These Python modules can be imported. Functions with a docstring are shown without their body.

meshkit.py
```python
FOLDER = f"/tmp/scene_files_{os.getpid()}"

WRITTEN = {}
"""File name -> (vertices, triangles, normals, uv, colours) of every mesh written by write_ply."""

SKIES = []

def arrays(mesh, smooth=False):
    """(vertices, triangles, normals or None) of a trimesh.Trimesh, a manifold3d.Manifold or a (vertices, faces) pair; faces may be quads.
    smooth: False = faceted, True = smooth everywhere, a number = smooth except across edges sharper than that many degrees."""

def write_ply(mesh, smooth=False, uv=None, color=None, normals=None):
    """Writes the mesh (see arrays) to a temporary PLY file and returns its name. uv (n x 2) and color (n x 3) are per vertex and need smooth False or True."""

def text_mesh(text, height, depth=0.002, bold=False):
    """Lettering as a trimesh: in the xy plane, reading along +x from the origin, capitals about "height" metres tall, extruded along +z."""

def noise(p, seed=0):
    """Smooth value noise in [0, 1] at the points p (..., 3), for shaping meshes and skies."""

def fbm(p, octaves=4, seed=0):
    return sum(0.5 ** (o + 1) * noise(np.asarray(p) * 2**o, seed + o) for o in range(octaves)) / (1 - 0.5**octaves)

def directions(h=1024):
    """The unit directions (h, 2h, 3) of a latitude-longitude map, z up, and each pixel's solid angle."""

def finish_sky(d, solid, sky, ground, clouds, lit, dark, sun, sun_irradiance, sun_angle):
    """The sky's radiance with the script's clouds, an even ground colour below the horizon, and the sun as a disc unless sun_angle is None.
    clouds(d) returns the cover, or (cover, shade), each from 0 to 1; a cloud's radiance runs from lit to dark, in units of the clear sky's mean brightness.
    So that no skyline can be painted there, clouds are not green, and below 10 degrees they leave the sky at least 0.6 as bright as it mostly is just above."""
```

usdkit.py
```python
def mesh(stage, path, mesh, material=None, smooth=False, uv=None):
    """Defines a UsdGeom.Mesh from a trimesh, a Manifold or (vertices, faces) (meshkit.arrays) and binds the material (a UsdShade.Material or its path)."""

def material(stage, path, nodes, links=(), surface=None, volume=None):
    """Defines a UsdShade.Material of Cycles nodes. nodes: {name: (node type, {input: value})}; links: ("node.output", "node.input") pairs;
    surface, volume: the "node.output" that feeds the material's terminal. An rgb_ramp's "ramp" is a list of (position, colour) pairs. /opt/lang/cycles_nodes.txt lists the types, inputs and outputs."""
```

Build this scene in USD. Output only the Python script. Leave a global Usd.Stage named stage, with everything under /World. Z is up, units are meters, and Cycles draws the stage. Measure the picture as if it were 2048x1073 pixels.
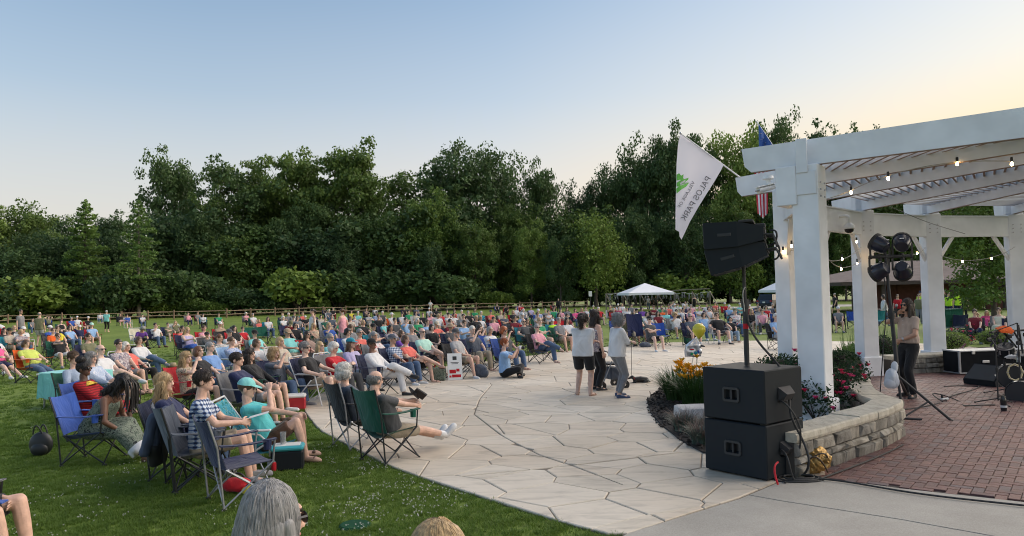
import math, random
import numpy as np, trimesh, manifold3d as m3, shapely
from shapely.geometry import Polygon, LineString, Point, MultiPoint, box as sbox
from shapely.ops import voronoi_diagram
import usdkit, meshkit
from pxr import Usd, UsdGeom, UsdLux, UsdShade, Gf, Sdf, Vt

stage = Usd.Stage.CreateInMemory()
UsdGeom.SetStageUpAxis(stage, 'Z'); UsdGeom.SetStageMetersPerUnit(stage, 1.0)
UsdGeom.Xform.Define(stage, '/World'); UsdGeom.Scope.Define(stage, '/World/Looks')
PI = math.pi

# ------------------------------------------------------------------ camera
F, CX, CY, CH = 1479.0, 1024.0, 536.5, 2.06          # focal length and centre in photograph pixels, eye height
TH, RO = math.atan(56.5 / F), math.atan(0.022)        # pitch up, roll
fw = np.array([0, math.cos(TH), math.sin(TH)]); u0 = np.array([0, -math.sin(TH), math.cos(TH)]); x0 = np.array([1.0, 0, 0])
up = math.cos(RO) * u0 + math.sin(RO) * x0; rt = math.cos(RO) * x0 - math.sin(RO) * u0
EYE = np.array([0, 0, CH])
cam = UsdGeom.Camera.Define(stage, '/World/camera')
cam.CreateHorizontalApertureAttr(36.0); cam.CreateVerticalApertureAttr(36.0 * 536 / 1024); cam.CreateFocalLengthAttr(36.0 * F / 2048)
cam.AddTransformOp().Set(Gf.Matrix4d(*rt, 0, *up, 0, *(-fw), 0, *EYE, 1))
cam.CreateExposureAttr(2.4)

# ------------------------------------------------------------------ sky and sun
SUN_AZ, SUN_EL = math.radians(70), math.radians(7.0)
SUND = (math.sin(SUN_AZ) * math.cos(SUN_EL), math.cos(SUN_AZ) * math.cos(SUN_EL), math.sin(SUN_EL))
usdkit.material(stage, '/World/Looks/sky_look', {
    's': ('sky_texture', {'sky_type': 'single_scattering', 'sun_disc': False, 'sun_elevation': SUN_EL, 'sun_rotation': SUN_AZ, 'air_density': 1.0, 'aerosol_density': 1.0, 'ozone_density': 2.2}),
    'tc': ('texture_coordinate', {}), 'z': ('separate_xyz', {}), 'f': ('rgb_ramp', {'ramp': [(0, (.86,) * 3), (.08, (.82,) * 3), (.17, (.60,) * 3), (.26, (.30,) * 3), (.38, (.12,) * 3), (.5, (.08,) * 3), (1, (.06,) * 3)]}),
    # thin veil of evening haze, thickest along the whole horizon and warm towards the place where the sun goes down
    'd': ('vector_math', {'math_type': 'dot_product', 'vector2': tuple(float(c) for c in SUND)}), 'g': ('rgb_ramp', {'ramp': [(0, (0,) * 3), (.35, (.06,) * 3), (.7, (.34,) * 3), (1, (.62,) * 3)]}), 'k': ('rgb_ramp', {'ramp': [(0, (1,) * 3), (.15, (1,) * 3), (.65, (0,) * 3), (1, (0,) * 3)]}),
    'gk': ('math', {'math_type': 'multiply'}), 'fa': ('math', {'math_type': 'add', 'use_clamp': True}), 'w': ('rgb_ramp', {'ramp': [(0, (.72, .635, .585)), (.3, (.80, .68, .60)), (.8, (.95, .77, .53)), (1, (1., .77, .48))]}), 'ws': ('mix', {'mix_type': 'multiply', 'fac': 1., 'use_clamp': False, 'color2': (3.3, 3.3, 3.3)}),
    'm': ('mix', {'mix_type': 'mix', 'use_clamp': False}), 'b': ('background_shader', {'strength': 0.065})},
    [('tc.generated', 'z.vector'), ('z.z', 'f.fac'), ('z.z', 'k.fac'), ('tc.generated', 'd.vector1'), ('d.value', 'g.fac'), ('d.value', 'w.fac'), ('g.color', 'gk.value1'), ('k.color', 'gk.value2'), ('f.color', 'fa.value1'), ('gk.value', 'fa.value2'), ('fa.value', 'm.fac'), ('s.color', 'm.color1'), ('w.color', 'ws.color1'), ('ws.color', 'm.color2'), ('m.color', 'b.color')], surface='b.background')
dome = UsdLux.DomeLight.Define(stage, '/World/sky')
UsdShade.MaterialBindingAPI.Apply(dome.GetPrim()).Bind(UsdShade.Material.Get(stage, '/World/Looks/sky_look'))
sun = UsdLux.DistantLight.Define(stage, '/World/sun')
sun.CreateNormalizeAttr(True); sun.CreateIntensityAttr(0.4); sun.CreateAngleAttr(120.0); sun.CreateColorAttr(Gf.Vec3f(1, .87, .73))
sd = np.array([math.sin(SUN_AZ) * math.cos(SUN_EL), math.cos(SUN_AZ) * math.cos(SUN_EL), math.sin(SUN_EL)])
_x = np.cross([0, 0, 1], sd); _x /= np.linalg.norm(_x); _y = np.cross(sd, _x)
sun.AddTransformOp().Set(Gf.Matrix4d(*_x, 0, *_y, 0, *sd, 0, 0, 0, 50, 1))

# ------------------------------------------------------------------ pixels to places (photograph pixels, 2048 wide)
def ray(px, py): return fw + (px - CX) / F * rt + (CY - py) / F * up
def G(px, py, z=0.0):
    d = ray(px, py); t = (z - CH) / d[2]; return EYE + t * d
def W(px, py, y):
    d = ray(px, py); return EYE + d * (y / d[1])
def proj(p):
    d = np.asarray(p, float) - EYE; k = d @ fw; return np.array([CX + F * (d @ rt) / k, CY - F * (d @ up) / k])

# ------------------------------------------------------------------ materials
LOOKS = {}
def look(name, nodes, links, surface='p.BSDF', volume=None):
    if name not in LOOKS:
        LOOKS[name] = usdkit.material(stage, '/World/Looks/' + name, nodes, links, surface=surface)
    return LOOKS[name]
def plain(name, col, rough=.6, var=.12, scale=8., metal=0., bump=0., spec=.5, coord='object', **kw):
    """a colour with soft noise variation and optional bump"""
    if name in LOOKS: return LOOKS[name]
    c = np.array(col, float)
    nodes = {'t': ('texture_coordinate', {}), 'n': ('noise_texture', {'scale': scale, 'detail': 4.}),
             'r': ('rgb_ramp', {'ramp': [(.3, tuple(c * (1 - var))), (.7, tuple(np.minimum(c * (1 + var), 1)))]}),
             'p': ('principled_bsdf', {'roughness': rough, 'metallic': metal, 'specular_ior_level': spec, **kw})}
    links = [('t.' + coord, 'n.vector'), ('n.fac', 'r.fac'), ('r.color', 'p.base_color')]
    if bump:
        nodes['b'] = ('bump', {'strength': bump, 'distance': .02}); nodes['m'] = ('noise_texture', {'scale': scale * 6, 'detail': 3.})
        links += [('t.' + coord, 'm.vector'), ('m.fac', 'b.height'), ('b.normal', 'p.normal')]
    return look(name, nodes, links)
def srgb(r, g, b):
    c = np.array([r, g, b]) / 255.; return tuple(np.where(c <= .04045, c / 12.92, ((c + .055) / 1.055) ** 2.4))

# ------------------------------------------------------------------ things and parts
NAMES = {}
def numbered(parent, name):
    k = (parent, name); n = NAMES.get(k, 0); NAMES[k] = n + 1
    return name if n == 0 else '%s_%03d' % (name, n)
def tag(p, label=None, cat=None, group=None, kind=None):
    for k, v in (('label', label), ('category', cat), ('group', group), ('kind', kind)):
        if v: p.SetCustomDataByKey(k, v)
    return p
def thing(name, label, cat, loc=(0, 0, 0), rz=0., group=None, kind=None, scale=None):
    x = UsdGeom.Xform.Define(stage, '/World/' + numbered('/World', name))
    x.AddTranslateOp().Set(Gf.Vec3d(*map(float, loc))); x.AddRotateZOp().Set(float(math.degrees(rz)))
    if scale is not None: x.AddScaleOp().Set(Gf.Vec3f(*map(float, scale)))
    return tag(x.GetPrim(), label, cat, group, kind)
def part(name, mesh, mat, parent=None, smooth=False, label=None):
    base = '/World' if parent is None else str(parent.GetPath())
    p = usdkit.mesh(stage, base + '/' + numbered(base, name), mesh, mat, smooth=smooth).GetPrim()
    return tag(p, label) if label else p
def single(name, mesh, mat, label, cat, group=None, smooth=False, kind=None):
    return tag(part(name, mesh, mat, None, smooth), label, cat, group, kind)
def copy_of(root, loc, rz, label=None, group=None, scale=None):
    n = root.GetName(); c = dict(root.GetCustomData())
    base = n[:-4] if n[-4:-3] == '_' and n[-3:].isdigit() else n
    r = thing(base, label or c.get('label'), c.get('category'), loc, rz, group or c.get('group'), None, scale)
    r.GetReferences().AddInternalReference(root.GetPath()); r.SetInstanceable(True)
    return r

# ------------------------------------------------------------------ shapes
ICO = {k: np.array(trimesh.creation.icosphere(k).vertices) for k in (0, 1, 2)}
def tm(man):
    m = man.to_mesh(); return trimesh.Trimesh(np.array(m.vert_properties[:, :3]), np.array(m.tri_verts), process=False)
def join(ms):
    ms = [m for m in ms if m is not None]
    v, f, n = [], [], 0
    for m in ms:
        a, b = (m.vertices, m.faces) if hasattr(m, 'vertices') else m
        v.append(np.asarray(a, float)); f.append(np.asarray(b, int) + n); n += len(v[-1])
    return trimesh.Trimesh(np.vstack(v), np.vstack(f), process=False)
def box(c, s, rz=0., bev=0.):
    s = np.asarray(s, float) / 2
    if bev:
        pts = []
        for sx in (-1, 1):
            for sy in (-1, 1):
                for sz in (-1, 1):
                    q = np.array([sx, sy, sz]) * s
                    for k in range(3):
                        e = -np.array([sx, sy, sz]) * bev; e[k] = 0; pts.append(q + e)
        m = tm(m3.Manifold.hull_points(np.array(pts)))
    else:
        m = trimesh.creation.box(s * 2)
    v = np.array(m.vertices); c_, s_ = math.cos(rz), math.sin(rz)
    v[:, :2] = v[:, :2] @ np.array([[c_, s_], [-s_, c_]]); v += np.asarray(c, float)
    return trimesh.Trimesh(v, m.faces, process=False)
def frame_of(d, upv=(0, 0, 1)):
    d = d / np.linalg.norm(d); a = np.cross(d, upv)
    if np.linalg.norm(a) < 1e-5: a = np.cross(d, (1, 0, 0))
    a /= np.linalg.norm(a); return a, np.cross(a, d), d
def bar(p, q, w, h, upv=(0, 0, 1)):
    """square bar from p to q, w across, h upwards"""
    p, q = np.asarray(p, float), np.asarray(q, float); a, b, d = frame_of(q - p, upv)
    v = [o + sx * a * w / 2 + sy * b * h / 2 for o in (p, q) for sx, sy in ((-1, -1), (1, -1), (1, 1), (-1, 1))]
    f = [[0, 1, 2, 3], [7, 6, 5, 4]] + [[i, i + 4, (i + 1) % 4 + 4, (i + 1) % 4] for i in range(4)]
    f = np.array(f)[:, ::-1]
    return trimesh.Trimesh(np.array(v), np.vstack([f[:, [0, 1, 2]], f[:, [0, 2, 3]]]), process=False)
def tube(pts, r, n=8, cap=True):
    p = np.asarray(pts, float); t = np.gradient(p, axis=0); t /= np.linalg.norm(t, axis=1, keepdims=True) + 1e-12
    R = np.broadcast_to(np.asarray(r, float), (len(p),)); a, b, _ = frame_of(t[0]); A = []
    for k in range(len(p)):
        a = a - (a @ t[k]) * t[k]; a /= np.linalg.norm(a); A.append(a)
    A = np.array(A); B = np.cross(t, A); g = np.arange(n) * 2 * PI / n
    v = (p[:, None] + R[:, None, None] * (np.cos(g)[None, :, None] * A[:, None] + np.sin(g)[None, :, None] * B[:, None])).reshape(-1, 3)
    i, j = np.meshgrid(np.arange(len(p) - 1), np.arange(n), indexing='ij'); k = (j + 1) % n
    f = np.concatenate([np.stack([i * n + j, i * n + k, (i + 1) * n + k], -1).reshape(-1, 3), np.stack([i * n + j, (i + 1) * n + k, (i + 1) * n + j], -1).reshape(-1, 3)])
    if cap:
        m = len(v); v = np.vstack([v, p[0], p[-1]]); j = np.arange(n); k = (j + 1) % n; e = (len(p) - 1) * n
        f = np.vstack([f, np.stack([k, j, np.full(n, m)], 1), np.stack([e + j, e + k, np.full(n, m + 1)], 1)])
    return trimesh.Trimesh(v, f, process=False)
def lathe(prof, n=20, c=(0, 0, 0)):
    m = trimesh.creation.revolve(np.array(prof, float), sections=n); m.apply_translation(c); return m
def ell(c, r, k=1):
    return m3.Manifold.hull_points(ICO[k] * np.asarray(r, float) + np.asarray(c, float))
def ellm(c, r, k=2):
    m = trimesh.creation.icosphere(k); return trimesh.Trimesh(m.vertices * np.asarray(r, float) + np.asarray(c, float), m.faces, process=False)
def hull(pts): return m3.Manifold.hull_points(np.asarray(pts, float))
def sph(c, r, k=1): return ICO[k] * r + np.asarray(c, float)
def disc(c, d, r, n=12):
    a, b, _ = frame_of(np.asarray(d, float)); g = np.arange(n) * 2 * PI / n
    return np.asarray(c, float) + r * (np.cos(g)[:, None] * a + np.sin(g)[:, None] * b)
def union(ms): return m3.Manifold.batch_boolean([m for m in ms if not m.is_empty()], m3.OpType.Add)
def prism(poly, z0, z1):
    """extrude a shapely polygon between two heights"""
    out = []
    for g in getattr(poly, 'geoms', [poly]):
        if g.is_empty or g.area < 1e-7: continue
        m = trimesh.creation.extrude_polygon(g, z1 - z0, engine='earcut'); m.apply_translation((0, 0, z0)); out.append(m)
    return join(out)
def sheet(poly, z, step=None):
    out = []
    for g in getattr(poly, 'geoms', [poly]):
        if g.is_empty: continue
        v, f = trimesh.creation.triangulate_polygon(g, engine='earcut')
        v = np.c_[v, np.full(len(v), z)]
        n = np.cross(v[f[:, 1]] - v[f[:, 0]], v[f[:, 2]] - v[f[:, 0]])[:, 2]; f[n < 0] = f[n < 0][:, ::-1]
        out.append(trimesh.Trimesh(v, f, process=False))
    return join(out)
def pebble(poly, z0, z1, bev, rough=0., rng=None):
    """a paver or stone slab: polygon with a chamfered top"""
    inner = poly.buffer(-bev)
    if inner.is_empty or inner.geom_type != 'Polygon': return prism(poly, z0, z1)
    a = np.array(poly.exterior.coords)[:-1]
    return tm(hull(np.vstack([np.c_[a, np.full(len(a), z0)], np.c_[a, np.full(len(a), z1 - bev * .7)], np.c_[np.array(inner.exterior.coords)[:-1], np.full(len(inner.exterior.coords) - 1, z1)]])))
def spline(pts, n=60, closed=False):
    from scipy.interpolate import CubicSpline
    p = np.asarray(pts, float); t = np.r_[0, np.cumsum(np.linalg.norm(np.diff(p, axis=0), axis=1))]
    return CubicSpline(t, p, axis=0)(np.linspace(0, t[-1], n))
def xf(m, loc=(0, 0, 0), rz=0., s=1.):
    v = np.array(m.vertices) * s; c_, s_ = math.cos(rz), math.sin(rz)
    v[:, :2] = v[:, :2] @ np.array([[c_, s_], [-s_, c_]]); return trimesh.Trimesh(v + np.asarray(loc, float), m.faces, process=False)
def hang(p, q, sag, n=14):
    t = np.linspace(0, 1, n)[:, None]; c = np.asarray(p) * (1 - t) + np.asarray(q) * t; c[:, 2] -= (4 * sag * t * (1 - t))[:, 0]; return c
# ------------------------------------------------------------------ ground
rng = np.random.default_rng(5)
def gl(pts, z=0.): return [tuple(G(x, y, z)[:2]) for x, y in pts]
lawn_edge = gl([(1215, 1073), (1120, 1048), (1000, 1010), (870, 968), (790, 940), (700, 895), (650, 870), (620, 840), (608, 815)]) + \
    [(-4.1, 17.6), (-3.3, 20.0), (-1.9, 22.2), (-.3, 24.2), (1.6, 26.6), (4.2, 29.2), (7.8, 30.6), (10.8, 30.0), (13.4, 28.4), (15.4, 26.0)]
lawn_edge = [tuple(p) for p in spline(lawn_edge, 70)]
pave_edge = gl([(1255, 1073), (1480, 1000), (1560, 966), (1656, 956)])
patio = Polygon(lawn_edge + [(15.2, 22.5), (12.0, 20.8), (8.7, 19.3), (6.9, 18.2), (3.4, 8.2)] + [pave_edge[2], pave_edge[1], pave_edge[0], (.2, 5.5), (1.5, 5.4)][:3]).buffer(0)
look('lawn', {'g': ('geometry', {}), 'n1': ('noise_texture', {'scale': .16, 'detail': 5., 'roughness': .6}), 'n2': ('noise_texture', {'scale': 3.5, 'detail': 6., 'roughness': .7}), 'n3': ('noise_texture', {'scale': 45., 'detail': 3.}),
              'r1': ('rgb_ramp', {'ramp': [(.3, (.13, .19, .034)), (.55, (.18, .25, .045)), (.75, (.24, .29, .07))]}), 'r2': ('rgb_ramp', {'ramp': [(.25, (.45, .48, .42)), (.75, (1.25, 1.22, 1.1))]}),
              'r3': ('rgb_ramp', {'ramp': [(.25, (.6, .6, .6)), (.75, (1.25, 1.25, 1.25))]}), 'm': ('mix', {'mix_type': 'multiply', 'fac': 1.}), 'm2': ('mix', {'mix_type': 'multiply', 'fac': 1.}),
              'b': ('bump', {'strength': .3, 'distance': .012}), 'p': ('principled_bsdf', {'roughness': .8, 'specular_ior_level': .2})},
     [('g.position', 'n1.vector'), ('g.position', 'n2.vector'), ('g.position', 'n3.vector'), ('n1.fac', 'r1.fac'), ('n2.fac', 'r2.fac'), ('n3.fac', 'r3.fac'), ('r1.color', 'm.color1'), ('r2.color', 'm.color2'), ('m.color', 'm2.color1'), ('r3.color', 'm2.color2'), ('m2.color', 'p.base_color'), ('n3.fac', 'b.height'), ('b.normal', 'p.normal')])
tag(part('lawn', sheet(sbox(-500, -60, 500, 700), 0.), LOOKS['lawn']), kind='structure')
plain('grout', (.17, .14, .11), .9, .2, 6.)
look('pavement_concrete', {'g': ('geometry', {}), 'n': ('noise_texture', {'scale': 1.1, 'detail': 8., 'roughness': .65}), 'n2': ('noise_texture', {'scale': 90., 'detail': 3.}), 'r': ('rgb_ramp', {'ramp': [(.3, (.31, .285, .245)), (.7, (.42, .39, .34))]}),
      'r2': ('rgb_ramp', {'ramp': [(.3, (.82, .82, .82)), (.7, (1.08, 1.08, 1.08))]}), 'm': ('mix', {'mix_type': 'multiply', 'fac': 1.}), 'b': ('bump', {'strength': .25, 'distance': .01}), 'p': ('principled_bsdf', {'roughness': .8})},
     [('g.position', 'n.vector'), ('g.position', 'n2.vector'), ('n.fac', 'r.fac'), ('n2.fac', 'r2.fac'), ('r.color', 'm.color1'), ('r2.color', 'm.color2'), ('m.color', 'p.base_color'), ('n2.fac', 'b.height'), ('b.normal', 'p.normal')])
# stamped patio: one slab bed, then every stone
pat = thing('patio', None, None, kind='structure')
part('grout_bed', prism(patio, -.05, .012), LOOKS['grout'], pat)
STONE = []
for k, c in enumerate([(.53, .47, .385), (.555, .495, .41), (.51, .455, .375), (.54, .47, .38), (.57, .51, .425)]):
    STONE.append(look('flagstone_%d' % k, {'g': ('geometry', {}), 'mp': ('mapping', {'scale': (.8, 2.4, 1.)}), 'n': ('noise_texture', {'scale': 2.2, 'detail': 8., 'roughness': .7, 'distortion': .6}), 'n2': ('noise_texture', {'scale': .22, 'detail': 3.}),
        'r': ('rgb_ramp', {'ramp': [(.25, tuple(np.array(c) * .62)), (.5, c), (.8, tuple(np.array(c) * 1.13))]}), 'r2': ('rgb_ramp', {'ramp': [(.35, (.86, .8, .74)), (.65, (1.05, 1.05, 1.05))]}), 'm': ('mix', {'mix_type': 'multiply', 'fac': 1.}),
        'b': ('bump', {'strength': .5, 'distance': .02}), 'p': ('principled_bsdf', {'roughness': .62, 'specular_ior_level': .4})},
        [('g.position', 'mp.vector'), ('mp.vector', 'n.vector'), ('g.position', 'n2.vector'), ('n.fac', 'r.fac'), ('n2.fac', 'r2.fac'), ('r.color', 'm.color1'), ('r2.color', 'm.color2'), ('m.color', 'p.base_color'), ('n.fac', 'b.height'), ('b.normal', 'p.normal')]))
pp = []
for i in range(-12, 31):
    for j in range(5, 58):
        q = np.array([i * .80 + (j % 2) * .40, j * .58]) + rng.uniform(-.30, .30, 2)
        if rng.random() < .86: pp.append(q)
ang = -.12; Rm = np.array([[math.cos(ang), -math.sin(ang)], [math.sin(ang), math.cos(ang)]])
pp = [tuple(Rm @ q) for q in pp]
cuts = [LineString(gl(l)) for l in ([(985, 770), (960, 800), (948, 832), (1010, 880), (1080, 915), (1150, 938), (1245, 975)], [(880, 962), (1150, 935), (1400, 905)])]
cut = shapely.union_all([c.buffer(.011) for c in cuts])
cells = []
for c in voronoi_diagram(shapely.MultiPoint(pp)).geoms:
    c = c.intersection(patio)
    for g in getattr(c, 'geoms', [c]):
        if g.geom_type != 'Polygon' or g.area < .01: continue
        g = g.buffer(-.007).difference(cut)
        for h in getattr(g, 'geoms', [g]):
            if h.geom_type == 'Polygon' and h.area > .01: cells.append(h.simplify(.004))
cells.sort(key=lambda g: g.centroid.y + .4 * abs(g.centroid.x))
rest = []
for k, g in enumerate(cells):
    m = pebble(g, 0., .026 + rng.uniform(0, .005), .010) if abs(g.area - g.convex_hull.area) < .02 * g.area else prism(g, 0., .027)
    if k < 300: part('flagstone', m, STONE[int(rng.integers(5))], pat)
    else: rest.append(m)
if rest: tag(part('flagstone', join(rest), STONE[1], pat), kind='stuff')

# concrete walk in front, two slabs with an open joint
wa, wb = G(1256, 1073), G(1558, 969)
walk = Polygon([G(1200, 1100)[:2], G(1256, 1073)[:2], G(1480, 1003)[:2], G(1558, 970)[:2], G(1640, 960)[:2], G(1800, 982)[:2], G(2048, 1010)[:2], G(2400, 1050)[:2], (7.5, 3.), (1., 3.)])
j2 = LineString([G(1380, 976)[:2], G(1500, 996)[:2], G(1560, 1007)[:2], G(1800, 1045)[:2], G(2048, 1090)[:2], G(2600, 1190)[:2]])
wk = thing('pavement', None, None, kind='structure')
wd = walk.difference(j2.buffer(.008))
for g in getattr(wd, 'geoms', [wd]):
    part('concrete_slab', pebble(g.buffer(-.004), -.05, .026, .008) if g.convex_hull.area - g.area < .01 else prism(g.buffer(-.004), -.05, .026), LOOKS['pavement_concrete'], wk)
part('joint_filler', prism(walk.buffer(.02), -.05, .010), plain('joint_dark', (.03, .028, .025), .9), wk)

# brick stage floor
stage_poly = Polygon(gl([(1622, 958), (1800, 979), (2048, 1007), (2500, 1055)]) + [(14, 8), (16, 21.2), (13.6, 20.1), (10.7, 18.6), (8.8, 17.8), (7.2, 16.8), (5.9, 13.0), (5.15, 10.4), (3.85, 9.0), (3.25, 8.5)])
st = thing('stage_floor', None, None, kind='structure')
part('sand_bed', prism(stage_poly, -.05, .008), plain('sand_bed', (.06, .045, .038), .9), st)
BR = []
for k, c in enumerate([(.125, .054, .046), (.145, .064, .052), (.105, .048, .044), (.14, .076, .066), (.10, .064, .066), (.16, .076, .060)]):
    BR.append(plain('brick_%d' % k, c, .55, .25, 14., bump=.3, coord='object'))
bricks, bm = [], {k: [] for k in range(6)}
th = math.radians(-38); ux, uy = np.array([math.cos(th), math.sin(th)]), np.array([-math.sin(th), math.cos(th)])
L_, W_ = .205, .1025
o = np.array([6.0, 9.0])
def sq(cx, cy, w, h): return [o + ux * (cx + sx * w / 2) + uy * (cy + sy * h / 2) for sx, sy in ((-1, -1), (1, -1), (1, 1), (-1, 1))]
for i in range(-90, 90):
    for j in range(-90, 90):
        k = (i - j) % 4
        if k == 0: c = sq((i + 1) * W_, (j + .5) * W_, 2 * W_ - .007, W_ - .007)
        elif k == 3: c = sq((i + .5) * W_, (j + 1.) * W_, W_ - .007, 2 * W_ - .007)
        else: continue
        m_ = np.mean(c, 0)
        if not (m_[1] > 5.5 and m_[0] / m_[1] < .75 and m_[0] / m_[1] > .28): continue
        if stage_poly.contains(Point(*m_)): bricks.append((np.hypot(*m_), c))
bricks.sort(key=lambda t: t[0])
far_b = {k: [] for k in range(6)}
for n, (d, c) in enumerate(bricks):
    c = np.array(c); zt = .024 + rng.uniform(-.002, .003); ctr = c.mean(0); k = int(rng.choice(6, p=[.25, .25, .2, .12, .08, .1]))
    t = ctr + (c - ctr) * .95
    v = np.vstack([np.c_[c, np.full(4, 0.)], np.c_[c, np.full(4, zt - .004)], np.c_[t, np.full(4, zt)]])
    f = []
    for r0 in (0, 4):
        for q in range(4): f += [[r0 + q, r0 + (q + 1) % 4, r0 + 4 + (q + 1) % 4], [r0 + q, r0 + 4 + (q + 1) % 4, r0 + 4 + q]]
    f += [[8, 9, 10], [8, 10, 11]]; m = trimesh.Trimesh(v, np.array(f), process=False)
    if n < 300: part('brick', m, BR[k], st)
    else: far_b[k].append(m)
for k in range(6):
    if far_b[k]: tag(part('brick_field', join(far_b[k]), BR[k], st), kind='stuff')

# far road of pale gravel beyond the lawn on the right, and its verge
plain('gravel', srgb(175, 168, 160), .95, .15, 1.5, coord='object')
tag(part('gravel_road', prism(Polygon([(30, 86), (58, 88), (90, 70), (120, 60), (120, 67), (92, 77), (60, 97), (30, 99), (14, 108), (14, 101)]), -.05, .008), LOOKS['gravel']), kind='structure')

# ------------------------------------------------------------------ split rail fence
plain('fence_wood', srgb(150, 128, 105), .85, .2, 5., bump=.3)
plain('fence_post_wood', srgb(128, 105, 84), .85, .2, 5., bump=.3)
fpx = [(-170, 85), (-60, 88), (15, 91), (123, 93), (242, 95), (295, 96.5), (347, 98), (452, 100), (500, 102), (549, 103.5), (597, 105), (645, 106.5), (690, 108), (733, 109), (775, 110), (820, 111), (862, 112), (907, 113), (951, 114), (993, 115), (1038, 116), (1083, 117), (1127, 118), (1173, 119)]
fp = [np.array([(x - CX) * y / F * 1.0, y]) for x, y in fpx]
fence = thing('split_rail_fence', 'weathered split rail wood fence running along the tree line behind the crowd', 'fence')
for k, p in enumerate(fp):
    part('post', box((p[0], p[1], .62), (.17, .17, 1.24), bev=.02), LOOKS['fence_post_wood'], fence)
    if k:
        q = fp[k - 1]
        for z in (.5, .98):
            mid = (p + q) / 2; dz = rng.uniform(-.05, .05, 3)
            part('rail', tube([[*q, z + dz[0]], [*mid, z + dz[1]], [*p, z + dz[2]]], [.05, .065, .05], 6), LOOKS['fence_wood'], fence)
# ------------------------------------------------------------------ trees
def leafmat(name, c1, c2, tr=.25):
    if name in LOOKS: return LOOKS[name]
    return look(name, {'g': ('geometry', {}), 'oi': ('object_info', {}), 'n': ('noise_texture', {'scale': .33, 'detail': 3.}), 'a': ('math', {'math_type': 'multiply_add', 'value2': .5, 'value3': .0}), 'c': ('math', {'math_type': 'multiply_add', 'value2': .25}), 'e': ('math', {'math_type': 'multiply_add', 'value2': .3}),
         'r': ('rgb_ramp', {'ramp': [(.2, c1), (.75, c2)]}), 'd': ('principled_bsdf', {'roughness': .6, 'specular_ior_level': .25}), 't': ('translucent_bsdf', {}), 'm': ('mix_closure', {'fac': tr})},
        [('g.position', 'n.vector'), ('n.fac', 'a.value1'), ('g.random_per_island', 'c.value1'), ('a.value', 'c.value3'), ('oi.random', 'e.value1'), ('c.value', 'e.value3'), ('e.value', 'r.fac'), ('r.color', 'd.base_color'), ('r.color', 't.color'), ('d.BSDF', 'm.closure1'), ('t.BSDF', 'm.closure2')], surface='m.closure')
leafmat('leaf_dark', (.034, .068, .026), (.095, .155, .046)); leafmat('leaf_mid', (.050, .094, .022), (.135, .20, .044)); leafmat('leaf_light', (.10, .165, .032), (.22, .30, .065)); leafmat('leaf_cypress', (.10, .18, .045), (.22, .31, .075))
plain('bark', (.075, .060, .048), .9, .3, 3., bump=.5); plain('bark_pale', (.16, .14, .115), .9, .25, 3., bump=.5)
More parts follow.
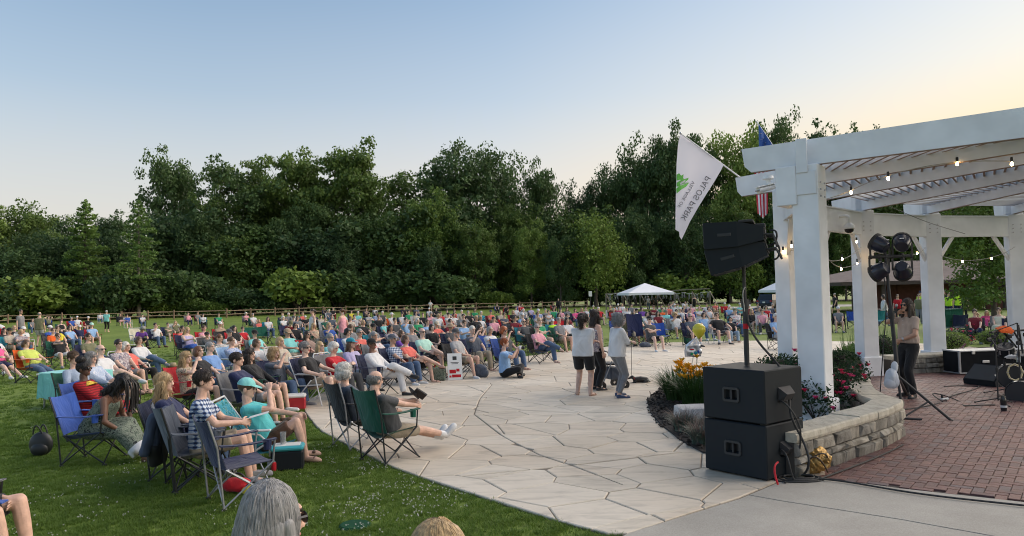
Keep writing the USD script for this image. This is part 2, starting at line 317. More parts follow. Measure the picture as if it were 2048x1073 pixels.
def leaf_quads(pos, size, rng, droop=0., out=None):
    n = len(pos); a = rng.normal(size=(n, 3)); 
    if out is not None: a += out * .8
    a[:, 2] = np.abs(a[:, 2]) * .8 + .25; a /= np.linalg.norm(a, axis=1, keepdims=True)
    r = rng.normal(size=(n, 3)); r[:, 2] -= droop; u = np.cross(a, r); u /= np.linalg.norm(u, axis=1, keepdims=True) + 1e-9; w = np.cross(u, a)
    s = size * rng.uniform(.6, 1.35, (n, 1)); l = s * rng.uniform(1., 1.7, (n, 1))
    v = np.stack([pos - w * l * .5, pos + u * s * .42 - w * l * .05, pos + w * l * .5, pos - u * s * .42 - w * l * .05], 1).reshape(-1, 3)
    i = np.arange(n) * 4; f = np.vstack([np.stack([i, i + 1, i + 2], 1), np.stack([i, i + 2, i + 3], 1)])
    return trimesh.Trimesh(v, f, process=False)
def skeleton(rng, h, spread, first, nl, fork=2):
    """trunk and limbs as tubes; returns tubes and the tips where foliage sits (unit: metres, tree of height h)"""
    tubes, tips = [], []
    lean = rng.normal(0, .02, 2); tk = np.array([[lean[0] * h * t * t, lean[1] * h * t * t, h * t] for t in np.linspace(0, .86, 9)]); tk[1:, :2] += rng.normal(0, .006 * h, (8, 2)).cumsum(0) * .5
    tubes.append(tube(tk, np.linspace(.019, .004, 9) * h * np.r_[1.25, np.ones(8)], 7))
    tips.append((tk[-1], 1.))
    for i in range(nl):
        t = first + (1 - first) * (i + rng.random()) / nl * .82; k = t / .86 * 8; b = tk[int(k)] * (1 - k % 1) + tk[min(int(k) + 1, 8)] * (k % 1)
        az = i * 2.4 + rng.uniform(-.5, .5); ln = spread * (math.sin(PI * min(1, (t - first) / (1 - first) * .8 + .2)) * .75 + .25) * rng.uniform(.7, 1.15)
        d = np.array([math.cos(az), math.sin(az), rng.uniform(.35, .85)]); pts = [b]
        for s in range(4): d = d + rng.normal(0, .16, 3); d[2] += .04; pts.append(pts[-1] + d / np.linalg.norm(d) * ln / 4)
        pts = np.array(pts); r0 = .007 * h * (1.15 - t)
        tubes.append(tube(pts, np.linspace(r0 + .02, .015, 5), 5, False))
        tips.append((pts[-1], .9)); tips.append((pts[3], .75)); tips.append((pts[2], .5))
        for q in range(fork):
            e = pts[2 + q % 2] + rng.normal(0, 1, 3) * ln * .28; e[2] += ln * .12; tubes.append(tube([pts[2 + q % 2], e], [.035, .012], 4, False)); tips.append((e, .75))
    return tubes, tips
CLS = {}
def proto(key, build):
    p = Usd.Prim(stage.CreateClassPrim('/World/Looks/' + key)) if False else None
    return None
def broadleaf(rng, h=20., spread=6.5, first=.22, nl=16, clump=1.5, leaves=8500, size=.34, low=True):
    leaves = int(leaves * 1.9); size *= 1.12; clump *= 1.15; spread *= 1.1
    tubes, tips = skeleton(rng, h, spread, first, nl)
    cl = []
    for p, w in tips:
        for _ in range(3): cl.append((p + rng.normal(0, clump * .75, 3) * (1, 1, .7), clump * rng.uniform(.45, 1.) * (.6 + .5 * w)))
    w = np.array([c[1] ** 2.2 for c in cl]); cnt = rng.multinomial(leaves, w / w.sum()); P, O = [], []
    for (c, r), n in zip(cl, cnt):
        d = rng.normal(size=(n, 3)); d /= np.linalg.norm(d, axis=1, keepdims=True); q = d * (rng.random((n, 1)) ** .42) * r * (1.1, 1.1, .8)
        P.append(c + q); O.append(d)
    P, O = np.vstack(P), np.vstack(O); keep = P[:, 2] > h * .06
    return join(tubes), leaf_quads(P[keep], size, rng, .3, O[keep])
def conifer(rng, h=18., width=4.2, leaves=9500, size=.26, first=.10):
    tubes = [tube([[0, 0, 0], [0.05, 0, h * .5], [0, 0, h]], [.016 * h, .010 * h, .01], 8)]; P = []
    nb = 70
    for i in range(nb):
        t = first + (1 - first) * (i / nb) ** .9; z = t * h; ln = width * (1 - (t - first) / (1 - first)) ** .72 * rng.uniform(.65, 1.12) + .2; az = i * 2.4 + rng.uniform(-.4, .4)
        d = np.array([math.cos(az), math.sin(az), rng.uniform(-.05, .3)]); e = np.array([0, 0, z]) + d * ln
        tubes.append(tube([[0, 0, z], [0, 0, z] + d * ln * .6, e + (0, 0, -.12 * ln)], [.05, .03, .01], 4, False))
        n = int(leaves * ln / (width * .52 * nb)); s = rng.random(n) ** .7; side = rng.normal(0, .24, n) * ln * (1.15 - s) + rng.normal(0, .12, n); p = np.array([-d[1], d[0], 0])
        P.append(np.array([0, 0, z]) + s[:, None] * d * ln + side[:, None] * p + np.c_[np.zeros((n, 2)), rng.normal(0, .13, n) - .12 * s * ln])
    P = np.vstack(P); return join(tubes), leaf_quads(P, size, rng, .7)
def willow(rng, h=12., spread=4.2, leaves=9000, size=.24):
    tubes, tips = skeleton(rng, h, spread * .8, .25, 14); P = []
    for p, w in tips:
        for _ in range(3):
            c = p + rng.normal(0, .7, 3); n = leaves // (len(tips) * 3); s = rng.random(n); ln = rng.uniform(1., 3.2)
            P.append(c + np.c_[rng.normal(0, .28, (n, 2)) * (1 + s[:, None]), -s * ln + rng.normal(0, .2, n)])
    P = np.vstack(P); return join(tubes), leaf_quads(P[P[:, 2] > .8], size, rng, 1.5)
def bush(rng, r=1.6, h=3.2, leaves=2600, size=.24):
    P, tubes = [], []
    for i in range(11):
        az, q = rng.uniform(0, 2 * PI), r * rng.uniform(.2, .9); c = np.array([math.cos(az) * q, math.sin(az) * q, h * rng.uniform(.25, .78)]); tubes.append(tube([[0, 0, 0], c * (.5, .5, .6), c], [.05, .035, .015], 4, False))
        n = leaves // 11; d = rng.normal(size=(n, 3)); d /= np.linalg.norm(d, axis=1, keepdims=True); P.append(c + d * rng.random((n, 1)) ** .4 * r * .55)
    P = np.vstack(P); return join(tubes), leaf_quads(P[P[:, 2] > .05], size, rng, .2)
TREE = {}
def first_tree(key, builder, name, crown, leafm, bark, hh):
    TREE[key] = dict(mesh=builder, name=name, crown=crown, leaf=leafm, bark=bark, h=hh, root={})
R_ = lambda s: np.random.default_rng(s)
first_tree('b1', broadleaf(R_(1)), 'broadleaf_tree', 'crown', 'leaf_dark', 'bark', 20.)
first_tree('b2', broadleaf(R_(2), spread=5.0, first=.3, nl=15, clump=1.25, leaves=7000), 'broadleaf_tree', 'crown', 'leaf_mid', 'bark', 20.)
first_tree('b3', broadleaf(R_(3), spread=7.5, first=.18, nl=18, clump=1.7, leaves=9500), 'broadleaf_tree', 'crown', 'leaf_dark', 'bark', 20.)
first_tree('b4', broadleaf(R_(4), spread=4.6, first=.42, nl=13, clump=1.15, leaves=4200, size=.3), 'broadleaf_tree', 'crown', 'leaf_mid', 'bark_pale', 20.)
first_tree('b5', broadleaf(R_(6), spread=6.2, first=.1, nl=20, clump=1.6, leaves=9500), 'broadleaf_tree', 'crown', 'leaf_mid', 'bark', 20.)
first_tree('b6', broadleaf(R_(8), spread=5.6, first=.35, nl=16, clump=.8, leaves=2600, size=.3), 'broadleaf_tree', 'crown', 'leaf_dark', 'bark', 20.)
first_tree('l1', broadleaf(R_(9), spread=6.0, first=.14, nl=18, clump=1.5, leaves=9500, size=.3), 'broadleaf_tree', 'crown', 'leaf_light', 'bark', 20.)
first_tree('c1', conifer(R_(11)), 'cypress_tree', 'crown', 'leaf_cypress', 'bark', 18.)
first_tree('c2', conifer(R_(12), width=4.6, leaves=7500, first=.14), 'cypress_tree', 'crown', 'leaf_cypress', 'bark_pale', 18.)
first_tree('w1', willow(R_(13)), 'willow_tree', 'crown', 'leaf_light', 'bark', 12.)
first_tree('s1', bush(R_(14)), 'shrub', 'crown', 'leaf_mid', 'bark', 3.2)
first_tree('s2', bush(R_(15), r=1.9, h=3.6), 'shrub', 'crown', 'leaf_dark', 'bark', 3.2)
first_tree('d1', broadleaf(R_(21), h=13., spread=5.2, first=.05, nl=22, clump=1.6, leaves=8500, size=.36), 'broadleaf_tree', 'crown', 'leaf_dark', 'bark', 13.)
first_tree('d2', broadleaf(R_(22), h=13., spread=5.6, first=.04, nl=20, clump=1.7, leaves=8500, size=.36), 'broadleaf_tree', 'crown', 'leaf_dark', 'bark', 13.)
def plant_tree(key, x, y, h, label, wide=1., rz=None, leafm=None, group=None):
    t = TREE[key]; lm = leafm or t['leaf']; s = h / t['h']; sc = (s * wide, s * wide, s); rz = rng.uniform(0, 6.28) if rz is None else rz
    cat = {'shrub': 'shrub'}.get(t['name'], 'tree')
    if lm not in t['root']:
        o = thing(t['name'], label, cat, (x, y, 0), rz, group, None, sc); tr, cr = t['mesh']
        part('stem' if cat == 'shrub' else 'trunk', tr, LOOKS[t['bark']], o, smooth=True); part('crown', cr, LOOKS[lm], o); t['root'][lm] = o
    else: o = copy_of(t['root'][lm], (x, y, 0), rz, label, group, sc)
    return o
def yh(px): return 593. - .022 * (px - CX)
def tree_at(key, px, top, y, label, wide=1., **k):
    x = (px - CX) * y / F; h = CH + (yh(px) - top) * y / F
    return plant_tree(key, x, y, h, label, wide, **k)
BACK = [  # prototype, pixel x, top y, distance, width factor, label
 ('l1', -60, 410, 112, 1.15, 'large pale green tree cut by the left edge of the tree line', None), ('b5', 28, 402, 116, 1.0, 'broad rounded green tree second from the left end of the tree line', None),
 ('b3', 95, 432, 165, 1.0, 'distant low dark tree showing between the left trees and the pointed cypress', None), ('b1', 215, 430, 170, 1., 'distant dark tree peeking between the two pointed cypresses', None),
 ('c1', 170, 400, 104, 1.25, 'bright feathery pointed cypress, left one of two, branches down to the grass', None), ('c2', 277, 402, 103, 1.1, 'feathery cypress with bare pale trunk showing down to the fence, right of its twin', None),
 ('b1', 350, 308, 132, .72, 'tall dark tree rising directly right of the cypresses', None), ('b4', 425, 385, 124, .9, 'thin leaning tree between the tall dark tree and the airy tree', None),
 ('b6', 482, 303, 128, 1.05, 'airy tall tree with sky showing through its sparse leaves and pale trunk', None), ('b4', 500, 318, 133, 1.0, 'tall open crowned tree just behind the airy tree', None),
 ('b2', 602, 288, 130, .85, 'tall tree with twin tufted tops left of the tallest cottonwood', None), ('b5', 560, 345, 138, .8, 'dark tree filling the gap behind the airy tree', None),
 ('b2', 700, 272, 128, .92, 'tallest cottonwood of the tree line with upright shaggy top', None), ('b4', 745, 385, 126, .9, 'small thin tree at the foot of the tallest cottonwood', None),
 ('b4', 800, 335, 140, 1.1, 'pale thin topped tree between the cottonwood and the broad topped oak', 'leaf_mid'), ('l1', 862, 378, 122, .72, 'bright green rounded tree in front, below the thin topped trees', None),
 ('b6', 915, 305, 136, 1.25, 'open spreading tree left half of the broad open crown at the centre', None), ('b3', 965, 283, 134, .78, 'broad topped oak standing highest at the centre of the tree line', None), ('b1', 1085, 330, 132, .58, 'round headed dark tree alone right of the broad topped oak', None),
 ('b5', 1020, 400, 128, .7, 'mid green tree below the broad topped oak', None), ('l1', 1062, 440, 120, .75, 'light green bushy tree in front, left of the drooping willow', None), ('b3', 1170, 372, 138, .6, 'dark tree behind the drooping willow', None),
 ('w1', 1190, 425, 119, 1.05, 'light green drooping willow standing at the right end of the fence', None), ('b3', 1245, 330, 136, .6, 'dark oak right of the willow, lower of the stepped crowns', None), ('b3', 1300, 285, 134, .62, 'dark oak behind the white flag, middle of the stepped crowns', None),
 ('b1', 1358, 258, 132, .62, 'tall dark oak directly behind the top of the white flag', None), ('b1', 1420, 278, 134, .62, 'dark oak right of the white flag', None), ('b5', 1500, 248, 128, .66, 'leafy green tree left of the american flag', 'leaf_light'),
 ('b3', 1550, 232, 134, .5, 'tall dark tree behind the american flag', None), ('b6', 1608, 235, 138, .7, 'half bare tree top rising over the pergola beam', None), ('b6', 1668, 230, 140, .75, 'sparse tree top with dead twigs rising over the pergola, rightmost', None),
 ('b3', 1715, 262, 142, .6, 'dark tree behind the near end of the pergola roof', None), ('b5', 1690, 420, 120, .7, 'green tree seen between the first two pergola posts', None), ('b1', 1790, 330, 130, .9, 'dark tree behind the stage light tower', None), ('b3', 1890, 330, 128, .8, 'dark tree behind the pergola, left of the pale lawn tree', None), ('b5', 2010, 330, 125, .8, 'dark tree behind the far right pergola post', None), ('b1', 2120, 320, 120, .9, 'dark tree at the far right end of the tree line', None),
 ('b3', 640, 395, 126, .8, 'dark leafy tree low between the twin tufted tree and the cottonwood', None), ('b5', 760, 430, 121, .75, 'round dark tree low in front of the cottonwood', None), ('b1', 560, 430, 121, .75, 'dark round tree low in front of the airy tree', None), ('b3', 395, 430, 119, .75, 'dark round tree low beside the right cypress', None),
 ('b5', 950, 440, 119, .8, 'green round tree low under the broad topped oak', None), ('b1', 1270, 420, 122, .8, 'dark round tree above the white canopy tent', None), ('b3', 1370, 420, 122, .8, 'dark round tree above the rack of bicycles', None), ('b5', 1460, 400, 122, .8, 'dark round tree behind the loudspeakers', None), ('b1', 1560, 400, 124, .8, 'dark round tree behind the second canopy tent', None), ('b3', 60, 470, 112, .9, 'dark round tree low left of the cypresses', None), ('b1', -30, 480, 106, .8, 'dark low tree at the left edge behind the fence', None), ('b5', 465, 470, 117, .8, 'dark green low tree in front of the airy tree trunk', None), ('b3', 680, 480, 116, .8, 'dark green low tree under the tallest cottonwood', None), ('b1', 860, 490, 116, .8, 'dark green low tree under the thin topped trees', None), ('b3', 1120, 470, 118, .7, 'dark green low tree between the light bushy tree and the willow', None), ('b1', 230, 470, 112, .8, 'dark tree low between and behind the cypresses', None)]
for key, px, top, y, w, lab, lm in BACK: tree_at(key, px, top + (.07 * (600 - top) if key[0] in 'bl' else 0), y + 4, lab, w * (.92 if key[0] == 'b' else 1.), leafm=lm)
def undergrowth(n=64):
    for i in range(n):
        px = -120 + i * 27 + rng.uniform(-8, 8)
        if px > 1640: break
        y = float(np.interp(px, [-170, 345, 1173, 1700], [91, 104, 124, 122])) + rng.uniform(2, 6)
        key = 's1' if rng.random() < .45 else 's2'; x = (px - CX) * y / F
        if rng.random() < .12: continue
        plant_tree(key, x, y + rng.uniform(-.5, 5), 2.2 + 5.5 * rng.random() ** 1.6, 'leafy green shrub in the unbroken undergrowth behind the fence', rng.uniform(.8, 1.5), leafm=['leaf_mid', 'leaf_dark', 'leaf_dark', 'leaf_light', 'leaf_dark'][int(rng.integers(5))], group='undergrowth shrubs at the foot of the trees')
undergrowth()
for i in range(34):
    px = -140 + i * 66 + rng.uniform(-15, 15); y = float(np.interp(px, [-170, 345, 1173, 1700, 2200], [104, 122, 136, 134, 126])) + rng.uniform(-4, 10)
    plant_tree('d1' if i % 2 else 'd2', (px - CX) * y / F, y, rng.uniform(11, 17) if px > 330 else rng.uniform(8, 11.5), 'dark low branching tree in the dense wood behind the front trees', rng.uniform(1., 1.3), leafm='leaf_mid' if i % 5 == 0 else 'leaf_dark', group='low branching trees filling the wood')
plant_tree('l1', 22.4, 34.5, 7.3, 'pale green lawn tree seen between the right pergola posts', .95)

for i in range(18):      # the wood goes on beyond the right of the frame
    a = math.radians(47 + i * 3.6); d_ = rng.uniform(92, 112); plant_tree(['b1', 'b3', 'b5'][i % 3], d_ * math.sin(a), d_ * math.cos(a), rng.uniform(20, 27), 'tall tree of the wood continuing to the right beyond the pavilion', 1., group='trees of the wood beyond the pavilion')

# ------------------------------------------------------------------ white pergola over the stage
plain('white_paint', (.70, .71, .73), .5, .09, 2.2, bump=.12); plain('white_paint_2', (.66, .67, .69), .55, .09, 2.0, bump=.12); plain('bolt_steel', (.45, .45, .46), .4, .1, 5., metal=.8)
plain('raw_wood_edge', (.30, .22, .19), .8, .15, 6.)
PG = thing('pergola', 'white timber pergola with fanned rafters over the brick stage', 'pergola')
POST = [np.array(p) for p in ((4.42, 10.9), (5.03, 13.5), (6.42, 15.55), (8.30, 17.45), (10.55, 18.6), (13.05, 19.15), (15.5, 18.9))]
# rafters: a point under the outer end and one towards the hub
RAF = [((4.42, 10.9), (6.45, 9.2)), ((5.03, 13.5), (7.1, 10.25)), ((6.42, 15.4), (7.83, 11.3)), ((8.30, 17.4), (8.95, 12.93)), ((10.5, 18.6), (10.24, 14.8)), ((13.0, 19.1), (11.9, 15.0)), ((15.4, 18.9), (13.2, 15.6))]
TAIL = [.95, 1.05, 1.15, 1.15, 1.15, 1.15, 1.15]; ZR, HR = 3.90, .38
def unit(v): return v / np.linalg.norm(v)
rl = []
for k, (a, b) in enumerate(RAF):
    a, b = np.array(a), np.array(b); d = unit(b - a); e0 = a - d * TAIL[k]; ln = 5.0 if k < 2 else 5.6; e1 = a + d * ln; rl.append((a, d, ln))
    n = np.array([-d[1], d[0]])
    # tail end is cut at a slant
    prof = [(-TAIL[k], ZR + .10), (-TAIL[k] + .10, ZR), (ln, ZR), (ln, ZR + HR), (-TAIL[k] + (-.04), ZR + HR)]
    v = np.array([[*(a + d * s + n * w), z] for w in (-.045, .045) for s, z in prof]); part('rafter', tm(hull(v)), LOOKS['white_paint'], PG)
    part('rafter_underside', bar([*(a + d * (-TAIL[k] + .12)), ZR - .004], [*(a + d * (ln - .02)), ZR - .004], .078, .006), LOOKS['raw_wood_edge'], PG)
for k in range(len(rl) - 1):
    (a, d, l1), (b, e, l2) = rl[k], rl[k + 1]; n = 21
    for i in range(n):
        s = .25 + i * .232; p, q = a + d * s, b + e * s; u = unit(q - p)
        pu = part('purlin', bar([*(p + u * .05), ZR + .26], [*(q - u * .05), ZR + .26], .036, .14), LOOKS['white_paint_2'], PG)
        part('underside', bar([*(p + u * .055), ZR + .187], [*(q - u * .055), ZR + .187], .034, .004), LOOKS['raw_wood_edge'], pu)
for k, p in enumerate(POST):
    d = rl[k][1]; rz = math.atan2(d[1], d[0]); w = .38 if k in (0, 3, 4, 5, 6) else .32
    ps = part('post', box((*p, 1.95), (w, w, 3.88), rz, .012), LOOKS['white_paint'], PG)
    part('plinth', box((*p, .24), (w + .12, w + .12, .46), rz, .02), LOOKS['white_paint'], PG)
    cp = part('post_cap', box((*p, ZR + .25), (w * .45, w + .03, .5), rz, .01), LOOKS['white_paint_2'], PG) if k else None
    dd = np.array([d[0], d[1]]); nn = np.array([-d[1], d[0]])
    for z in (3.42, 3.52, 3.62):
        for s in (-.09, .09):
            q = p + dd * (w / 2 + .006) + nn * s; part('bolt', box((*q, z), (.02, .025, .025), rz), LOOKS['bolt_steel'], PG)
for k in range(len(POST) - 1):
    a, b = POST[k], POST[k + 1]; u = unit(b - a)
    g0, g1 = (.20, .17) if k else (.20, .17)
    part('ring_beam', bar([*(a + u * g0), 3.57], [*(b - u * g1), 3.57], .14, .50), LOOKS['white_paint'], PG)
    part('ring_beam_cap', bar([*(a + u * g0), 3.838], [*(b - u * g1), 3.838], .18, .03), LOOKS['white_paint_2'], PG)
    m = a + u * .62
    part('brace', bar([*(a + u * .19), 2.72], [*(a + u * .66), 3.33], .075, .075), LOOKS['white_paint_2'], PG)
    part('brace', bar([*(b - u * .19), 2.72], [*(b - u * .66), 3.33], .075, .075), LOOKS['white_paint_2'], PG)
# boxed corner bracket on the front post
d0 = rl[0][1]; rz0 = math.atan2(d0[1], d0[0]); p0 = POST[0]
part('corner_box', box((*(p0 - d0 * .26), 3.60), (.30, .44, .58), rz0, .01), LOOKS['white_paint'], PG)
part('corner_plate', box((*(p0 - d0 * .02 + np.array([d0[1], -d0[0]]) * .215), 4.02), (.16, .02, .5), rz0, .004), LOOKS['white_paint_2'], PG)
part('corner_plate', box((*(p0 + np.array([d0[1], -d0[0]]) * .20), 3.62), (.34, .016, .34), rz0, .004), LOOKS['white_paint_2'], PG)

# cameras
plain('camera_white', (.72, .72, .70), .35, .03); plain('black_gloss', (.012, .012, .014), .12, .1); plain('black_matte', (.018, .018, .020), .6, .2); plain('black_rubber', (.022, .022, .022), .7, .15)
d1 = rl[1][1]; c0 = W(1537, 372, 13.1)
o = thing('bullet_camera', 'white bullet security camera on the left end of the second pergola rafter', 'security camera', c0)
part('mount', join([lathe([(0, .17), (.09, .17), (.10, .12), (.04, .10), (.03, .0), (0, 0)], 14), box((0, -.02, .03), (.05, .09, .06))]), LOOKS['camera_white'], o, 30)
part('housing', tube([(.10, .02, -.01), (-.22, -.10, -.10)], [.05, .055], 12), LOOKS['camera_white'], o, 40)
part('hood', bar((.12, .02, .05), (-.26, -.11, -.045), .13, .015), LOOKS['camera_white'], o)
part('lens', lathe([(0, 0), (.045, 0), (.045, .01), (0, .012)], 14, (-.235, -.105, -.11)), LOOKS['black_gloss'], o)
c1 = W(1698, 455, 16.2)
o = thing('dome_camera', 'white dome security camera hanging on a gooseneck arm from the ring beam', 'security camera', c1)
part('arm', tube(spline([(-.26, .3, .22), (-.12, .08, .25), (-.02, 0, .24), (0, 0, .10)], 16), .032, 10), LOOKS['camera_white'], o, 40)
part('wall_mount', join([box((-.27, .3, .2), (.10, .06, .26), bev=.01)]), LOOKS['camera_white'], o)
part('housing', lathe([(0, .10), (.06, .09), (.115, .03), (.12, -.03), (.10, -.04), (0, -.04)], 18), LOOKS['camera_white'], o, 40)
part('dome', lathe([(.098, -.042), (.09, -.09), (.05, -.125), (0, -.135)], 18), LOOKS['black_gloss'], o, 60)

# string lights: each run is one thing with its bulbs as parts
look('bulb_glow', {'e': ('emission', {'color': (1., .60, .22), 'strength': 8.})}, [], surface='e.emission')
plain('cord_black', (.02, .02, .02), .6, .1); plain('cord_pale', (.30, .29, .27), .6, .1)
def lights(pts, bulbs, label, mat='cord_pale', sag=.0, seg=None):
    o = thing('string_lights', label, 'string lights', pts[0], group=None); P = np.array(pts) - np.array(pts[0])
    part('cord', tube(spline(P, 6 * len(P)) if len(P) > 2 else P, .007, 5), LOOKS[mat], o)
    for b in bulbs:
        b = np.array(b) - np.array(pts[0]); s = part('socket', lathe([(0, .03), (.017, .03), (.019, -.04), (0, -.04)], 8, b), LOOKS['cord_black'], o)
        part('bulb', lathe([(.012, -.04), (.020, -.06), (.022, -.075), (.014, -.095), (0, -.10)], 10, b), LOOKS['bulb_glow'], o, 60)
    return o
lights([W(1648, 512, 13.2), W(1660, 522, 14.), W(1690, 517, 15.2), W(1722, 495, 16.8)], [W(1652, 519, 13.4), W(1684, 512, 15.), W(1713, 478, 16.6)], 'string of lit bulbs looping between the front post and the dome camera post, upper one')
lights([W(1652, 511, 13.2), W(1682, 535, 15.), W(1722, 522, 16.9)], [W(1682, 532, 15.), W(1714, 521, 16.6)], 'string of lit bulbs looping between the front post and the dome camera post, lower one')
lights([W(1745, 503, 17.), W(1790, 512, 17.), W(1830, 509, 17.3), W(1850, 495, 18.)], [W(1749, 508, 17.), W(1834, 501, 17.4)], 'string of lit bulbs passing behind the stage light tower')
lights([W(1882, 512, 18.2), W(1925, 521, 18.4), W(1984, 515, 18.6), W(2030, 494, 18.8)], [W(1925, 518, 18.4), W(1983, 512, 18.6)], 'string of lit bulbs in the opening before the pale lawn tree')
lights([W(1654, 398, 11.6), W(1606, 452, 12.), W(1592, 478, 12.6), W(1583, 502, 13.2), W(1566, 500, 13.4)], [W(1602, 460, 11.9), W(1583, 485, 12.9), W(1566, 497, 13.3), W(1594, 509, 12.8)], 'string of lit bulbs round the left of the front post')
lights([W(1655, 398, 11.2), W(1702, 381, 12.), W(1776, 352, 10.6), W(1914, 325, 10.9), W(2023, 323, 10.6)], [W(1702, 377, 12.), W(1776, 348, 10.6), W(1914, 319, 10.9), W(2023, 319, 10.6)], 'string of lit bulbs climbing under the pergola rafters')
lights([W(1770, 410, 16.5), W(1830, 435, 17.), W(1880, 453, 18.), W(1930, 468, 18.5)], [], 'bare sagging cable crossing the ring beam', 'cord_black')

# ------------------------------------------------------------------ flags
look('flag_white', {'d': ('principled_bsdf', {'base_color': (.72, .70, .76), 'roughness': .7}), 't': ('translucent_bsdf', {'color': (.75, .72, .78)}), 'm': ('mix_closure', {'fac': .35})}, [('d.BSDF', 'm.closure1'), ('t.BSDF', 'm.closure2')], surface='m.closure')
for n_, c_ in (('flag_grey', (.10, .10, .12)), ('flag_green', (.12, .42, .06)), ('flag_red', (.55, .02, .04)), ('flag_blue', (.035, .10, .33)), ('flag_star', (.75, .75, .78))): plain(n_, c_, .7, .05)
Y0 = 14.3
fp0, fp1 = W(1477, 353, Y0), W(1361, 267, Y0 - .5)
fl = thing('village_flag', 'white village flag with green emblem hanging from a slanted pole off the pergola', 'flag', fp0)
def rel(p): return np.asarray(p) - fp0
part('pole', tube([rel(fp0 + .03 * (fp0 - fp1)), rel(fp1)], [.016, .012], 8), LOOKS['white_paint_2'], fl, 40)
part('pole_tip', ellm(rel(fp1), (.025, .025, .025), 1), LOOKS['bolt_steel'], fl)
def flagplane(px, py):
    """the cloth: a plane through the pole that sags towards the viewer, with soft folds"""
    t = (px - 1350) / 100.; q = (py - 268) / 210.
    y = Y0 - .42 + .30 * (px - 1361) / 116 + .05 * math.sin(px * .09 + py * .02) * min(1, max(0, q * 2)) + .10 * q * math.sin(px * .05)
    return W(px, py, y)
outline = [(1360, 268), (1382, 284), (1404, 300), (1426, 315), (1447, 331), (1441, 343), (1428, 365), (1412, 390), (1396, 416), (1380, 444), (1370, 464), (1363, 480), (1359, 473), (1358, 464), (1351, 460), (1351, 430), (1352, 380), (1353, 330), (1356, 290)]
fpoly = Polygon(outline); pts = [p for p in outline]
for x in range(1352, 1448, 7):
    for y in range(270, 480, 9):
        if fpoly.buffer(-3).contains(Point(x, y)): pts.append((x, y))
from scipy.spatial import Delaunay
tri = Delaunay(np.array(pts)); fc = np.array([t for t in tri.simplices if fpoly.buffer(.3).contains(Point(*np.mean([pts[i] for i in t], 0)))])
vv = np.array([rel(flagplane(*p)) for p in pts]); nn = np.cross(vv[fc[:, 1]] - vv[fc[:, 0]], vv[fc[:, 2]] - vv[fc[:, 0]]); fc[nn[:, 1] > 0] = fc[nn[:, 1] > 0][:, ::-1]
part('cloth', (vv, fc), LOOKS['flag_white'], fl, smooth=True)
def on_flag(tx, ox, oy, dx, dy, hpx, mat, name, bold=False):
    """mirrored lettering: seen from the back of the cloth; (ox, oy) start, (dx, dy) reading direction in picture units"""
    m = meshkit.text_mesh(tx, 1.0, .001, bold); v = np.array(m.vertices); w = v[:, 0].max(); ln = math.hypot(dx, dy); d = np.array([dx, dy]) / ln; u = np.array([-d[1], d[0]]) * 1.0
    s = ln / w; P = np.array([ox, oy]) + v[:, :1] * s * d + v[:, 1:2] * hpx * u
    q = np.array([rel(flagplane(*p)) for p in P]); q[:, 1] -= .012 + v[:, 2] * 2
    part(name, trimesh.Trimesh(q, m.faces, process=False), LOOKS[mat], fl)
on_flag('PALOS PARK', 1422, 357, -52, 86, 11, 'flag_grey', 'lettering')
on_flag('VILLAGE OF', 1390, 365, -30, 52, 6, 'flag_grey', 'lettering')
leafy = [[(1353, 350), (1358, 347), (1362, 352), (1367, 349), (1366, 357), (1370, 360), (1364, 364), (1360, 360), (1353, 362)], [(1353, 366), (1360, 362), (1377, 356), (1376, 360), (1368, 366), (1378, 366), (1372, 374), (1362, 380), (1353, 388), (1352, 378), (1360, 372), (1353, 374)], [(1355, 364), (1359, 364), (1361, 378), (1357, 380)]]
for lp in leafy:
    P = Polygon(lp).buffer(0); vq, fq = trimesh.creation.triangulate_polygon(P, engine='earcut'); q = np.array([rel(flagplane(*p)) for p in vq]); q[:, 1] -= .012
    part('emblem', (q, fq), LOOKS['flag_green'], fl)
a0, a1 = W(1592, 361, 16.0), W(1513, 243, 16.6)
af = thing('national_flag', 'red white and blue american flag hanging furled behind the pergola corner', 'flag', a0)
part('pole', tube([(0, 0, 0), a1 - a0], [.016, .012], 8), LOOKS['white_paint_2'], af, 40)
def cl(px, py): return W(px, py, 16.5 - .25 * (px - 1513) / 40 + .05 * math.sin(px * .35)) - a0
def quad_grid(xl, xr, y0_, y1_, nx=8, ny=8):
    v = [cl(xl(y) + (xr(y) - xl(y)) * i / nx, y) for y in np.linspace(y0_, y1_, ny + 1) for i in range(nx + 1)]
    f = [[j * (nx + 1) + i, j * (nx + 1) + i + 1, (j + 1) * (nx + 1) + i + 1, (j + 1) * (nx + 1) + i] for j in range(ny) for i in range(nx)]
    return np.array(v), np.array(f)[:, ::-1]
part('canton', quad_grid(lambda y: 1517 + (y - 250) * .02, lambda y: 1518.5 + (y - 250) * .66, 250, 330), LOOKS['flag_blue'], af, True)
for i in range(6):
    c = cl(1521 + (i % 3) * 5 + (i // 3) * 2, 268 + (i % 3) * 9 + (i // 3) * 12); c[1] -= .02; part('star', lathe([(0, .0), (.03, .0), (0, .004)], 5, c), LOOKS['flag_star'], af)
for i in range(7):
    s0, s1 = i / 7., (i + 1) / 7.
    L, R = lambda y: 1510.5 + (y - 330) * .02, lambda y: 1540 - (y - 330) * .07
    part('stripe', quad_grid(lambda y: L(y) + (R(y) - L(y)) * s0 + (y - 385) * .06, lambda y: L(y) + (R(y) - L(y)) * s1 + (y - 385) * .06, 330, 437 - 9 * abs(3 - i) / 3, 2, 10), LOOKS['flag_red' if i % 2 == 0 else 'flag_star'], af, True)
